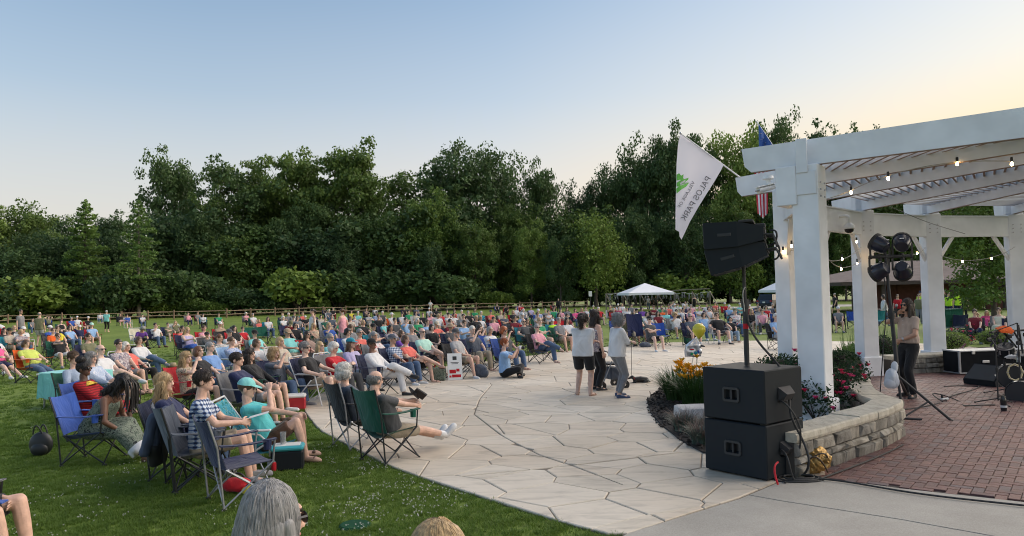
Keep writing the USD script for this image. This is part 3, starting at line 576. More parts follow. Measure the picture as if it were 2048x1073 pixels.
# ------------------------------------------------------------------ stone walls of the planting beds
LIME = []
for k, c in enumerate([(.29, .265, .22), (.22, .205, .175), (.34, .315, .265), (.19, .178, .155), (.26, .245, .215)]):
    LIME.append(look('limestone_%d' % k, {'g': ('geometry', {}), 'n': ('noise_texture', {'scale': 5., 'detail': 8., 'roughness': .7}), 'mp': ('mapping', {'scale': (1, 1, .25)}), 'n2': ('noise_texture', {'scale': 9., 'detail': 5.}), 'r': ('rgb_ramp', {'ramp': [(.28, tuple(np.array(c) * .45)), (.5, c), (.75, tuple(np.array(c) * 1.25))]}),
      'r2': ('rgb_ramp', {'ramp': [(.36, (.5, .48, .46)), (.56, (1.05, 1.05, 1.05))]}), 'm': ('mix', {'mix_type': 'multiply', 'fac': .8}), 'b': ('bump', {'strength': .9, 'distance': .03}), 'p': ('principled_bsdf', {'roughness': .85, 'specular_ior_level': .25})},
      [('g.position', 'n.vector'), ('g.position', 'mp.vector'), ('mp.vector', 'n2.vector'), ('n.fac', 'r.fac'), ('n2.fac', 'r2.fac'), ('r.color', 'm.color1'), ('r2.color', 'm.color2'), ('m.color', 'p.base_color'), ('n.fac', 'b.height'), ('b.normal', 'p.normal')]))
look('capstone', {'g': ('geometry', {}), 'mp': ('mapping', {'scale': (3., 1, 1)}), 'n': ('noise_texture', {'scale': 4., 'detail': 8., 'roughness': .68}), 'r': ('rgb_ramp', {'ramp': [(.3, (.26, .235, .19)), (.5, (.42, .385, .31)), (.75, (.53, .49, .41))]}), 'b': ('bump', {'strength': .7, 'distance': .03}), 'p': ('principled_bsdf', {'roughness': .8})},
     [('g.position', 'mp.vector'), ('mp.vector', 'n.vector'), ('n.fac', 'r.fac'), ('r.color', 'p.base_color'), ('n.fac', 'b.height'), ('b.normal', 'p.normal')])
plain('soil', (.025, .018, .014), .95, .3, 8., bump=.6)
def rough_block(p, q, z0, z1, th, rng, j=.02):
    """one hewn stone of the wall face from p to q (plan), bulging outwards"""
    p, q = np.array(p), np.array(q); u = unit(q - p); n = np.array([u[1], -u[0]]); g = .008; p, q = p + u * g, q - u * g; z0, z1 = z0 + g * .6, z1 - g * .6; bul = rng.uniform(.006, .042)
    pts = []
    for s, c in ((p, 1), (q, -1)):
        for z, e in ((z0, 1), (z1, -1)):
            pts.append([*(s - n * th), z]); pts.append([*(s + n * rng.uniform(-.004, .008)), z]); pts.append([*(s + u * c * .025 + n * (bul + rng.uniform(-j, j))), z + e * .02])
    m = (p + q) / 2; pts.append([*(m + n * (bul + .006)), z0 + .025]); pts.append([*(m + n * (bul + rng.uniform(0, .012))), z1 - .025])
    return tm(hull(pts))
def stone_wall(name, label, line, h, courses, cap_h, th, rng, cap_over=.03, cap_len=.55, cap_poly=None, group=None, inner=False):
    """line: the outer face in plan, stones face to its right-hand side"""
    o = thing(name, label, 'stone wall', group=group); line = np.array(line); t = np.r_[0, np.cumsum(np.linalg.norm(np.diff(line, axis=0), axis=1))]
    at = lambda s: np.array([np.interp(s, t, line[:, 0]), np.interp(s, t, line[:, 1])])
    zs = np.linspace(0, h - cap_h, courses + 1) + np.r_[0, rng.uniform(-.026, .026, courses - 1), 0]
    sides = [1, -1] if inner else [1]
    for sd_ in sides:
        for c in range(courses):
            s = -rng.uniform(0, .15)
            while s < t[-1]:
                e = s + rng.uniform(.18, .48); a, b = max(s, 0), min(e, t[-1])
                if b - a > .06:
                    p, q = at(a), at(b)
                    if sd_ < 0:
                        n = np.array([unit(q - p)[1], -unit(q - p)[0]]); p, q = q - n * th * 2.1, p - n * th * 2.1
                    part('stone', rough_block(p, q, zs[c], zs[c + 1], th, rng), LIME[int(rng.integers(5))], o)
                s = e
    core = [at(s) for s in np.linspace(0, t[-1], 24)]; core = np.array(core); d = np.gradient(core, axis=0); d /= np.linalg.norm(d, axis=1, keepdims=True); n = np.c_[d[:, 1], -d[:, 0]]
    pl = Polygon(np.vstack([core - n * .012, (core - n * (th * 2.1 if inner else th + .1))[::-1]])).buffer(0); part('mortar_core', prism(pl, 0, h - cap_h - .004), plain('mortar', (.05, .043, .036), .95), o)
    s = 0.
    while s < t[-1] - .05:
        e = min(s + rng.uniform(.75, 1.25) * cap_len, t[-1]);
        if t[-1] - e < .2: e = t[-1]
        k = np.linspace(s, e, 4); a = np.array([at(x) for x in k]); dd = np.array([at(min(x + .05, t[-1])) - at(max(x - .05, 0)) for x in k]); dd /= np.linalg.norm(dd, axis=1, keepdims=True); nn = np.c_[dd[:, 1], -dd[:, 0]]
        W_c = th * 2.1 if cap_poly is None else cap_poly; g = .005
        a[0] += dd[0] * g; a[-1] -= dd[-1] * g
        out_ = a + nn * (cap_over + rng.uniform(-.012, .012, (4, 1))); inn = a - nn * (W_c + rng.uniform(-.015, .015, (4, 1)))
        z0, z1 = h - cap_h + .002, h + rng.uniform(-.004, .006); 
        pts = []
        for row, sg in ((out_, 1), (inn, -1)):
            for i in range(4): pts += [[*(row[i] - nn[i] * sg * .012), z0], [*(row[i]), z0 + .03], [*(row[i] - nn[i] * sg * rng.uniform(0, .01)), z1 - .018], [*(row[i] - nn[i] * sg * .022), z1]]
        part('capstone', tm(hull(pts)), LOOKS['capstone'], o); s = e
    return o
wr = np.random.default_rng(31)
front = spline([G(1592, 962)[:2], G(1660, 938)[:2], G(1730, 912)[:2], G(1790, 888)[:2], G(1806, 872)[:2]], 20)
stone_wall('stone_wall', 'low curved limestone wall with pale capstones in front of the roses', front, .50, 3, .10, .17, wr, cap_len=.62, inner=True)
back = spline([G(1806, 872)[:2], (5.42, 10.9), (5.75, 12.0), (6.25, 13.2)], 16)
stone_wall('stone_wall', 'limestone wall leg running back from the corner along the brick stage', back, .495, 3, .10, .17, wr, cap_len=.6, inner=True)
stone_wall('stone_wall', 'short rough limestone wall end behind the boxwood beside the post plinth', [(6.5, 14.0), (7.1, 15.3), (7.5, 16.5)], .46, 3, .10, .2, wr, inner=True)
farw = spline([(8.85, 17.45), (10.0, 17.75), (11.2, 18.15), (12.8, 18.95), (14.6, 20.1), (16.4, 21.4)], 30)
stone_wall('stone_wall', 'low curved limestone wall behind the singer along the far edge of the stage', farw, .46, 3, .09, .2, wr, cap_len=.8, inner=False, cap_poly=.42)
part('soil_bed', prism(Polygon([tuple(p) for p in front] + [(5.3, 10.6), (5.6, 12.0), (6.2, 13.4), (7.2, 15.6), (6.2, 15.3), (4.6, 13.2), (3.9, 11.3), (3.3, 9.6)]).buffer(-.05), -.02, .16), LOOKS['soil'])
tag(stage.GetPrimAtPath('/World/soil_bed'), kind='structure')
part('soil_bed', prism(Polygon([tuple(p + np.array([-.15, .3])) for p in farw] + [(16, 23.5), (12.2, 21.4), (9.2, 19.8), (7.6, 18.3), (8.4, 17.6)]).buffer(0), -.02, .20), LOOKS['soil'])
tag(stage.GetPrimAtPath('/World/soil_bed_001'), kind='structure')
# dark mulch round the patio side of the bed, chips as one heap
mul = Polygon([tuple(G(x, y)[:2]) for x, y in ((1352, 768), (1326, 782), (1299, 805), (1307, 830), (1330, 856), (1368, 885), (1412, 910), (1500, 930), (1590, 948))] + [(3.7, 9.6), (4.3, 11.6), (5.2, 13.6), (6.3, 15.5), (7.3, 17.4), (6.2, 18.6), (4.6, 17.6), (3.6, 16.6)]).buffer(.05)
tag(part('mulch_bed', prism(mul, -.02, .05), plain('mulch_soil', (.022, .016, .013), .95, .35, 12., bump=.8)), kind='structure')
plain('bark_mulch', (.030, .022, .018), .9, .5, 9.)
def scatter(poly, n, rng):
    out = []; x0_, y0_, x1_, y1_ = poly.bounds
    while len(out) < n:
        q = rng.uniform((x0_, y0_), (x1_, y1_), (n, 2)); out += [p for p in q if poly.contains(Point(*p))]
    return np.array(out[:n])
def pieces(P, shape, rng):
    """many small flat pieces; shape(k) returns half sizes"""
    ms = []
    for k, p in enumerate(P):
        b = bar((0, 0, 0), (1, 0, 0), 1, 1); s = shape(k); v = (np.array(b.vertices) - (.5, 0, 0)) * s * 2
        e = rng.normal(0, .35, 2); z = rng.uniform(0, 6.28); R = trimesh.transformations.euler_matrix(e[0], e[1], z)[:3, :3]; ms.append(trimesh.Trimesh(v @ R.T + p, b.faces, process=False))
    return join(ms)
near_m = mul.buffer(.04)
P = scatter(near_m, 2600, rng); P = np.c_[P, rng.uniform(.045, .085, len(P))]; P[[not mul.buffer(-.02).contains(Point(*p[:2])) for p in P], 2] -= .025
tag(part('mulch', pieces(P, lambda k: rng.uniform((.018, .008, .004), (.05, .02, .010)), rng), LOOKS['bark_mulch']), 'dark shredded bark mulch spread over the flower bed', 'mulch', kind='stuff')

# ------------------------------------------------------------------ flowers and shrubs in the beds
look('blade_green', {'oi': ('geometry', {}), 'r': ('rgb_ramp', {'ramp': [(0, (.030, .075, .016)), (1, (.075, .14, .03))]}), 'd': ('principled_bsdf', {'roughness': .5}), 't': ('translucent_bsdf', {}), 'm': ('mix_closure', {'fac': .25})}, [('oi.random_per_island', 'r.fac'), ('r.color', 'd.base_color'), ('r.color', 't.color'), ('d.BSDF', 'm.closure1'), ('t.BSDF', 'm.closure2')], surface='m.closure')
look('blade_grey', {'oi': ('geometry', {}), 'r': ('rgb_ramp', {'ramp': [(0, (.07, .11, .085)), (1, (.17, .20, .15))]}), 'd': ('principled_bsdf', {'roughness': .6})}, [('oi.random_per_island', 'r.fac'), ('r.color', 'd.base_color')], surface='d.BSDF')
look('seed_brown', {'oi': ('geometry', {}), 'r': ('rgb_ramp', {'ramp': [(0, (.16, .11, .09)), (1, (.28, .20, .16))]}), 'd': ('principled_bsdf', {'roughness': .7})}, [('oi.random_per_island', 'r.fac'), ('r.color', 'd.base_color')], surface='d.BSDF')
plain('lily_yellow', (.80, .38, .015), .5, .2, 20.); plain('rose_red', (.62, .015, .08), .5, .3, 20.); plain('rose_pink', (.75, .05, .20), .5, .3, 20.)
leafmat('rose_leaf', (.012, .034, .016), (.045, .085, .035), .2); leafmat('box_leaf', (.012, .035, .010), (.04, .085, .022), .15); leafmat('hosta_leaf', (.04, .09, .02), (.12, .2, .05), .25)
def blades(n, rad, h, w, rng, lean=.6, seg=4, curl=.5):
    V, Fc = [], []
    for i in range(n):
        az, r = rng.uniform(0, 2 * PI), rad * math.sqrt(rng.random()); b = np.array([math.cos(az) * r * .5, math.sin(az) * r * .5, 0]); a2 = az + rng.normal(0, .5); d = np.array([math.cos(a2), math.sin(a2), 0]); L = h * rng.uniform(.6, 1.15); ln = lean * rng.uniform(.3, 1.2); sd = np.array([-d[1], d[0], 0])
        for s in range(seg + 1):
            t = s / seg; c = b + d * L * ln * (t ** 1.6) + np.array([0, 0, L * (t - curl * ln * t ** 2.5)]); ww = w * (1 - t ** 2) * .5 + .0008
            V += [c - sd * ww, c + sd * ww]
        k = i * (seg + 1) * 2
        for s in range(seg): Fc += [[k + 2 * s, k + 2 * s + 1, k + 2 * s + 3], [k + 2 * s, k + 2 * s + 3, k + 2 * s + 2]]
    return trimesh.Trimesh(np.array(V), np.array(Fc), process=False)
def flower(c, r, rng, petals=6):
    ms = []
    for k in range(petals):
        az = k * 2 * PI / petals + rng.uniform(-.15, .15); d = np.array([math.cos(az) * .75, math.sin(az) * .75, .9]); s = np.array([-math.sin(az), math.cos(az), 0]); c = np.asarray(c, float)
        v = np.array([c, c + d * r * .6 + s * r * .3, c + d * r * 1.1 - (0, 0, .15 * r), c + d * r * .6 - s * r * .3]); ms.append(trimesh.Trimesh(v, [[0, 1, 2], [0, 2, 3]], process=False))
    return join(ms)
fr = np.random.default_rng(77)
def lily(px, py, label, n=260, h=.62, fl_n=0, rad=.34):
    p = G(px, py, .05); o = thing('daylily', label, 'plant', p); part('foliage', blades(n, rad, h, .022, fr, .75), LOOKS['blade_green'], o)
    for k in range(fl_n):
        c = np.array([fr.uniform(-.30, .34), fr.uniform(-.25, .25), fr.uniform(.42, .74)]); st_ = part('stalk', tube([(c[0] * .4, c[1] * .4, 0), (c[0] * .9, c[1] * .9, c[2] * .7), c], .005, 4), LOOKS['blade_green'], o); part('flower', flower(c, .10, fr), LOOKS['lily_yellow'], st_ and o)
lily(1352, 800, 'leafy green daylily clump at the left tip of the mulch bed', 420, .70, 0)
lily(1392, 812, 'daylily clump full of yellow blooms beside the subwoofers', 420, .72, 34, .45)
lily(1372, 790, 'leafy daylily clump behind, between the yellow blooms and the patio', 260, .6, 10)
def fescue(px, py, label):
    p = G(px, py, .05); o = thing('ornamental_grass', label, 'plant', p); part('foliage', blades(420, .26, .30, .006, fr, .75), LOOKS['blade_grey'], o); part('seed_heads', blades(170, .24, .38, .007, fr, .62), LOOKS['seed_brown'], o)
fescue(1368, 862, 'blue grey ornamental grass tuft with brown seed heads, left of two'); fescue(1404, 888, 'blue grey ornamental grass tuft against the lower subwoofer, right of two'); fescue(1420, 868, 'blue grey grass tuft half hidden behind the subwoofers')
b = G(1386, 838, .05); single('boulder', xf(trimesh.Trimesh(*(lambda m: (m.vertices, m.faces))(tm(hull(fr.uniform(-1, 1, (26, 3)) ** 3 * .0 + np.sign(fr.uniform(-1, 1, (26, 3))) * fr.uniform(.7, 1, (26, 3)) * (.34, .22, .13)))), process=False), b + (0.05, 0, .08)), plain('white_rock', (.52, .48, .45), .8, .15, 5., bump=.5), 'flat pale white rock lying in the mulch behind the grass tufts', 'rock')
def rose(px, py, label, n=1500, r=.45, h=.85, blooms=26):
    p = G(px, py, .16); o = thing('rose_bush', label, 'rose bush', p); P_, tubes = [], []
    for i in range(12):
        az, q = fr.uniform(0, 6.28), r * fr.uniform(.1, .9); e = np.array([math.cos(az) * q, math.sin(az) * q, h * fr.uniform(.5, 1.)]); tubes.append(tube([(0, 0, 0), e * (.5, .5, .55), e], [.012, .008, .004], 4, False)); d = fr.normal(size=(n // 12, 3)); d /= np.linalg.norm(d, axis=1, keepdims=True); P_.append(e * (1, 1, .85) + d * fr.random((n // 12, 1)) ** .5 * (.22, .22, .26))
    P_ = np.vstack(P_); P_ = P_[P_[:, 2] > .02]; part('stem', join(tubes), LOOKS['bark'], o); part('leaves', leaf_quads(P_, .04, fr), LOOKS['rose_leaf'], o)
    for k in range(blooms):
        q = P_[fr.integers(len(P_))]; q = q * (1.05, 1.05, .97) + (0, -.05, .02); part('bloom', join([flower(q, .062, fr, 7), flower(q + (0, 0, .015), .04, fr, 5)]), LOOKS['rose_red' if k % 2 else 'rose_pink'], o)
rose(1606, 832, 'rose bush with magenta blooms between the subwoofers and the front post', 1500, .42, .95, 30); rose(1668, 825, 'rose bush with deep red blooms in front of the front post', 1500, .45, .75, 26); rose(1632, 845, 'low rose bush with few blooms at the inner edge of the wall', 900, .35, .5, 9); rose(1694, 800, 'rose bush with red blooms at the right inner corner of the wall', 900, .32, .5, 16)
def boxwood(px, py, r, h, label, z=.16, lm='box_leaf', n=2600, size=.035):
    p = G(px, py, z); o = thing('boxwood', label, 'shrub', p); d = fr.normal(size=(n, 3)); d /= np.linalg.norm(d, axis=1, keepdims=True); q = d * (.78 + .25 * fr.random((n, 1))) * (r, r, h * .5) + (0, 0, h * .5); q[:, 2] = np.maximum(q[:, 2], .02)
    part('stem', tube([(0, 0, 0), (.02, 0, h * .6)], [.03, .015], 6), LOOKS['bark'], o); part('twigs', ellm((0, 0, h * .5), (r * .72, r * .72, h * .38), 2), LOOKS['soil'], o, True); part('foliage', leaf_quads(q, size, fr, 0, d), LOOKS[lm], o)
boxwood(1680, 778, .42, .75, 'rounded dark boxwood just right of the front post'); boxwood(1560, 800, .5, .8, 'rounded dark boxwood behind the top of the subwoofers')
def hosta(px, py, label, n=60, r=.4, z=.05):
    p = G(px, py, z); o = thing('hosta', label, 'plant', p); part('foliage', blades(n, r, .45, .13, fr, .9, 5, .6), LOOKS['hosta_leaf'], o); part('flower_stalks', blades(26, r, .85, .014, fr, .25, 4, .2), LOOKS['hosta_leaf'], o)
for k, (x, y) in enumerate(((1690, 718), (1716, 708), (1700, 728), (1765, 706), (1790, 704), (1808, 708))): hosta(x, y, ['broad leaved hosta clump at the patio corner left of the plinth', 'tall flowering hosta behind the second pergola post', 'low hosta beside the stone wall end', 'flowering hosta clump right of the second pergola post', 'flowering hosta clump behind the light tower pole', 'hosta clump just behind the singer'][k], 70, .45)
for k, (x, y, r, h) in enumerate(((1760, 722, .45, .7), (1905, 700, .5, .55), (1990, 690, .55, .5), (1690, 745, .35, .5))): boxwood(x, y, r, h, ['dark clipped shrub between the second post and the far wall', 'green low shrub beside the third pergola post', 'green low shrub beyond the far wall near the right edge', 'bushy shrub by the rough wall end'][k], .1, 'leaf_light' if k in (1, 2) else 'box_leaf')
for k, (x, y) in enumerate(((1910, 690), (1935, 688))): rose(x, y, ['red flowering plant beyond the far wall left one', 'red flowering plant beyond the far wall right one'][k], 500, .35, .5, 14)
# ------------------------------------------------------------------ people
SKIN = {'l': (.58, .36, .27), 't': (.48, .28, .195), 'p': (.63, .42, .33), 'b': (.16, .075, .045), 'd': (.085, .042, .028)}
for k, c in SKIN.items(): plain('skin_' + k, c, .55, .16, 14., bump=.12)
COL = dict(wh=(.62, .62, .63), lg=(.36, .36, .37), gr=(.20, .20, .21), dg=(.075, .077, .082), bk=(.018, .018, .020), nv=(.020, .026, .075), bl=(.035, .09, .36), lb=(.26, .42, .66), sb=(.17, .30, .58), tq=(.10, .50, .52), aq=(.22, .58, .56), te=(.02, .22, .30), gn=(.03, .28, .12), dgn=(.012, .09, .06), ol=(.17, .17, .10),
    mt=(.42, .68, .58), ye=(.62, .52, .05), lm=(.50, .58, .12), hv=(.52, .85, .04), orr=(.72, .12, .02), co=(.68, .15, .12), pk=(.70, .32, .38), hp=(.72, .10, .26), rd=(.48, .018, .028), mr=(.16, .015, .025), pu=(.15, .06, .32), lv=(.42, .38, .58), br=(.10, .055, .035), tn=(.36, .26, .18), kh=(.32, .27, .20), be=(.48, .42, .34), dn=(.075, .12, .21), ld=(.26, .36, .46), cr=(.62, .58, .44), sl=(.085, .10, .13), tp=(.44, .345, .29), mg=(.40, .03, .10), hd=(.26, .32, .42))
HAIRC = dict(k=(.010, .008, .008), d=(.028, .017, .012), n=(.085, .048, .026), y=(.42, .29, .15), r=(.33, .085, .022), g=(.24, .235, .235), w=(.56, .54, .50), a=(.14, .06, .03))
for k, c in HAIRC.items():
    look('hair_' + k, {'t': ('texture_coordinate', {}), 'mp': ('mapping', {'scale': (60, 60, 6)}), 'n': ('noise_texture', {'scale': 1.5, 'detail': 4.}), 'r': ('rgb_ramp', {'ramp': [(.3, tuple(np.array(c) * .55)), (.7, tuple(np.array(c) * 1.25))]}), 'b': ('bump', {'strength': .5, 'distance': .01}), 'p': ('principled_bsdf', {'roughness': .45})},
         [('t.object', 'mp.vector'), ('mp.vector', 'n.vector'), ('n.fac', 'r.fac'), ('r.color', 'p.base_color'), ('n.fac', 'b.height'), ('b.normal', 'p.normal')])
def fabric_look(n, c):
    c = np.array(c, float)
    return look(n, {'t': ('texture_coordinate', {}), 'mp': ('mapping', {'scale': (1., 1., .55)}), 'n': ('noise_texture', {'scale': 5., 'detail': 3., 'distortion': 1.2}), 'f': ('noise_texture', {'scale': 70., 'detail': 2.}), 'r': ('rgb_ramp', {'ramp': [(.3, tuple(c * .84)), (.7, tuple(np.minimum(c * 1.1, 1)))]}), 'b': ('bump', {'strength': .9, 'distance': .035}), 'b2': ('bump', {'strength': .15, 'distance': .005}), 'p': ('principled_bsdf', {'roughness': .88, 'specular_ior_level': .2, 'sheen_weight': .15})},
        [('t.object', 'mp.vector'), ('mp.vector', 'n.vector'), ('t.object', 'f.vector'), ('n.fac', 'r.fac'), ('n.fac', 'b.height'), ('f.fac', 'b2.height'), ('b.normal', 'b2.normal'), ('r.color', 'p.base_color'), ('b2.normal', 'p.normal')])
def cloth(code):
    """fabric look of a colour code, or one of the patterns"""
    n = 'cloth_' + code
    if n in LOOKS: return LOOKS[n]
    if code in COL: return fabric_look(n, COL[code])
    base = {'t': ('texture_coordinate', {}), 'p': ('principled_bsdf', {'roughness': .85, 'specular_ior_level': .2})}
    if code.startswith('plaid'):
        A, B, C = dict(plaid=((.50, .54, .60), (.10, .15, .28), (.02, .03, .07)), plaidb=((.55, .57, .6), (.22, .28, .36), (.05, .07, .1)))[code]
        base.update({'mx': ('mapping', {'rotation': (0, .12, .785)}), 'wx': ('wave_texture', {'wave_type': 'bands', 'bands_direction': 'x', 'scale': 7., 'profile': 'sine'}), 'wz': ('wave_texture', {'wave_type': 'bands', 'bands_direction': 'z', 'scale': 7., 'profile': 'sine'}), 'a': ('math', {'math_type': 'add'}), 'h': ('math', {'math_type': 'multiply', 'value2': .5}), 'r': ('rgb_ramp', {'ramp': [(.15, A), (.42, A), (.48, B), (.70, B), (.8, C)]})})
        return look(n, base, [('t.object', 'mx.vector'), ('mx.vector', 'wx.vector'), ('mx.vector', 'wz.vector'), ('wx.fac', 'a.value1'), ('wz.fac', 'a.value2'), ('a.value', 'h.value1'), ('h.value', 'r.fac'), ('r.color', 'p.base_color')])
    if code.startswith('str'):
        A, B = dict(strred=((.30, .014, .02), (.13, .008, .012)), strrw=((.6, .58, .58), (.45, .03, .04)), strbk=((.02, .02, .02), (.5, .35, .3)))[code]
        base.update({'w': ('wave_texture', {'wave_type': 'bands', 'bands_direction': 'z', 'scale': 9., 'distortion': 1.5}), 'r': ('rgb_ramp', {'ramp': [(.5, A), (.62, B)]})})
        return look(n, base, [('t.object', 'w.vector'), ('w.fac', 'r.fac'), ('r.color', 'p.base_color')])
    A, B, C = dict(flw=((.55, .53, .52), (.30, .24, .26), (.10, .12, .18)), flb=((.55, .57, .62), (.16, .24, .46), (.5, .5, .55)), flbk=((.02, .02, .02), (.55, .52, .5), (.02, .02, .02)), flm=((.35, .16, .14), (.5, .42, .3), (.08, .06, .07)), flg=((.07, .095, .075), (.17, .20, .16), (.03, .035, .035)), flpu=((.30, .30, .58), (.20, .18, .45), (.45, .42, .62)), tie=((.5, .54, .62), (.34, .42, .56), (.6, .6, .64)), beach=((.02, .16, .14), (.04, .28, .40), (.25, .40, .30)), hiv=((.42, .72, .03), (.5, .8, .05), (.42, .72, .03)), wred=((.6, .58, .58), (.6, .58, .58), (.5, .06, .06)))[code]
    base.update({'n': ('noise_texture', {'scale': 22., 'detail': 2., 'distortion': 1.2}), 'r': ('rgb_ramp', {'ramp': [(.40, A), (.46, B), (.56, B), (.62, C)]})})
    return look(n, base, [('t.object', 'n.vector'), ('n.fac', 'r.fac'), ('r.color', 'p.base_color')])
plain('eye_dark', (.02, .015, .012), .2, .05); plain('lip', (.36, .13, .11), .5, .05); plain('shades', (.008, .008, .010), .1, .05)
for k, c in (('shoe_bk', (.02, .02, .022)), ('shoe_wh', (.62, .62, .62)), ('shoe_br', (.10, .055, .035)), ('shoe_gr', (.2, .2, .21)), ('shoe_nv', (.04, .06, .12)), ('sock_wh', (.64, .64, .64)), ('sock_rd', (.5, .03, .07))): plain(k, c, .6, .1)

def ik(a, b, l1, l2, hint):
    """the joint between a and b"""
    d = b - a; L = np.linalg.norm(d); Lm = min(L, (l1 + l2) * .995); 
    if L > Lm: b = a + d / L * Lm; d = b - a; L = Lm
    x = (l1 * l1 - l2 * l2 + L * L) / (2 * L); hgt = math.sqrt(max(l1 * l1 - x * x, 0)); u = d / L; p = hint - (hint @ u) * u; p /= np.linalg.norm(p) + 1e-9
    return a + u * x + p * hgt, b
A_ = lambda *v: np.array(v, float)
# pose: hip height, lean back (radians), head pitch (down +), head turn, hands (l, r), elbow hints, ankles (l, r), knee hint, toes
def pose(hip=.50, lean=.28, pitch=.0, yaw=0., side=0., hl=(-.13, .30, .60), hr=(.13, .30, .60), el=(-.8, -.3, -.5), er=(.8, -.3, -.5), al=(-.14, .50, .09), ar=(.14, .50, .09), kl=(-.1, .5, 1.), kr=(.1, .5, 1.), tl=None, tr=None, fist=.5):
    if hip == .50: hip = .43; lean += .07; z_ = lambda h: (h[0], h[1], h[2] - .055); hl, hr = z_(hl), z_(hr)
    return dict(hip=hip, lean=lean, pitch=pitch, yaw=yaw, side=side, h=(A_(*hl), A_(*hr)), e=(A_(*el), A_(*er)), a=(A_(*al), A_(*ar)), k=(A_(*kl), A_(*kr)), t=(tl, tr), fist=fist)
POSES = {
 'S': pose(), 'S2': pose(lean=.22, hl=(-.06, .20, .63), hr=(.05, .23, .64), al=(-.16, .42, .09), ar=(.12, .52, .09), yaw=.12),
 'S3': pose(lean=.32, hl=(-.30, .26, .68), hr=(.30, .24, .68), al=(-.13, .58, .09), ar=(.17, .46, .09), yaw=-.15),
 'R': pose(lean=.55, hl=(-.16, .22, .60), hr=(.10, .18, .66), al=(-.12, .78, .08), ar=(.14, .74, .08), hip=.46, pitch=.2),
 'A': pose(lean=.25, hl=(.15, .06, .84), hr=(-.15, .09, .80), el=(-.8, .3, -.6), er=(.8, .3, -.6), al=(-.13, .52, .09)),
 'C': pose(lean=.28, hl=(-.10, .28, .64), hr=(.08, .27, .66), al=(-.12, .52, .09), ar=(-.24, .64, .46), kr=(.2, .2, 1.), tr=(.05, .25, -.05)),
 'H': pose(lean=.18, pitch=.08, hl=(-.14, .28, .61), hr=(.03, .14, 1.10), er=(.7, .5, -.9)),
 'P': pose(lean=.16, pitch=.30, hl=(-.05, .34, .84), hr=(.06, .34, .84), el=(-.8, 0, -.8), er=(.8, 0, -.8)),
 'V': pose(lean=.12, pitch=-.05, hl=(-.07, .22, 1.20), hr=(.07, .22, 1.20), el=(-.8, .4, -.7), er=(.8, .4, -.7)),
 'U': pose(lean=.30, hl=(-.10, -.30, 1.24), hr=(.10, -.30, 1.24), el=(-1, .3, .5), er=(1, .3, .5)),
 'F': pose(lean=-.75, pitch=.75, hl=(-.10, .52, .44), hr=(.12, .50, .42), al=(-.14, .60, .09), ar=(.14, .66, .09)),
 'E': pose(lean=.25, hl=(-.18, .26, .62), hr=(.20, .66, .95), er=(.7, -.2, -.7), yaw=.2),
 'T': pose(hip=.93, lean=.02, hl=(-.25, .06, .80), hr=(.25, .04, .80), el=(-.4, -1, 0), er=(.4, -1, 0), al=(-.11, .02, .09), ar=(.11, -.03, .09), kl=(0, 1, .1), kr=(0, 1, .1)),
 'TH': pose(hip=.93, lean=.02, hl=(-.13, .20, 1.06), hr=(.12, .22, 1.02), el=(-.9, -.3, -.4), er=(.9, -.3, -.4), al=(-.12, .06, .09), ar=(.12, -.06, .09), kl=(0, 1, .1), kr=(0, 1, .1), yaw=.2),
 'TC': pose(hip=.93, lean=-.04, pitch=.05, hl=(.12, .22, 1.16), hr=(-.10, .24, 1.12), el=(-.8, .1, -.6), er=(.8, .1, -.6), al=(-.13, .05, .09), ar=(.13, -.04, .09), kl=(0, 1, .1), kr=(0, 1, .1)),
 'TW': pose(hip=.92, lean=-.03, hl=(-.25, .22, .88), hr=(.25, -.16, .84), el=(-.4, -1, 0), er=(.4, -1, 0), al=(-.09, -.30, .12), ar=(.09, .28, .09), kl=(0, 1, .1), kr=(0, 1, .1)),
 'TB': pose(hip=.93, lean=-1.05, pitch=.5, hl=(-.16, .62, .62), hr=(.16, .60, .60), el=(-.6, -.3, .5), er=(.6, -.3, .5), al=(-.12, .0, .09), ar=(.12, .0, .09), kl=(0, 1, .1), kr=(0, 1, .1)),
 'G': pose(hip=.15, lean=.05, pitch=-.05, hl=(-.06, .34, .68), hr=(.06, .34, .70), el=(-.7, .2, -.8), er=(.7, .2, -.8), al=(.14, .40, .08), ar=(-.16, .34, .08), kl=(-1, .35, .55), kr=(1, .35, .45), tl=(.2, .12, 0), tr=(-.2, .12, 0)),
 'SH': pose(hip=.505, lean=.22),
 'GS': pose(hip=.14, lean=.12, hl=(-.16, .30, .40), hr=(.14, .30, .42), al=(-.12, .56, .08), ar=(.14, .60, .08), kl=(-.15, .2, 1.), kr=(.15, .2, 1.)),
}
class Bod: pass
_J = {}
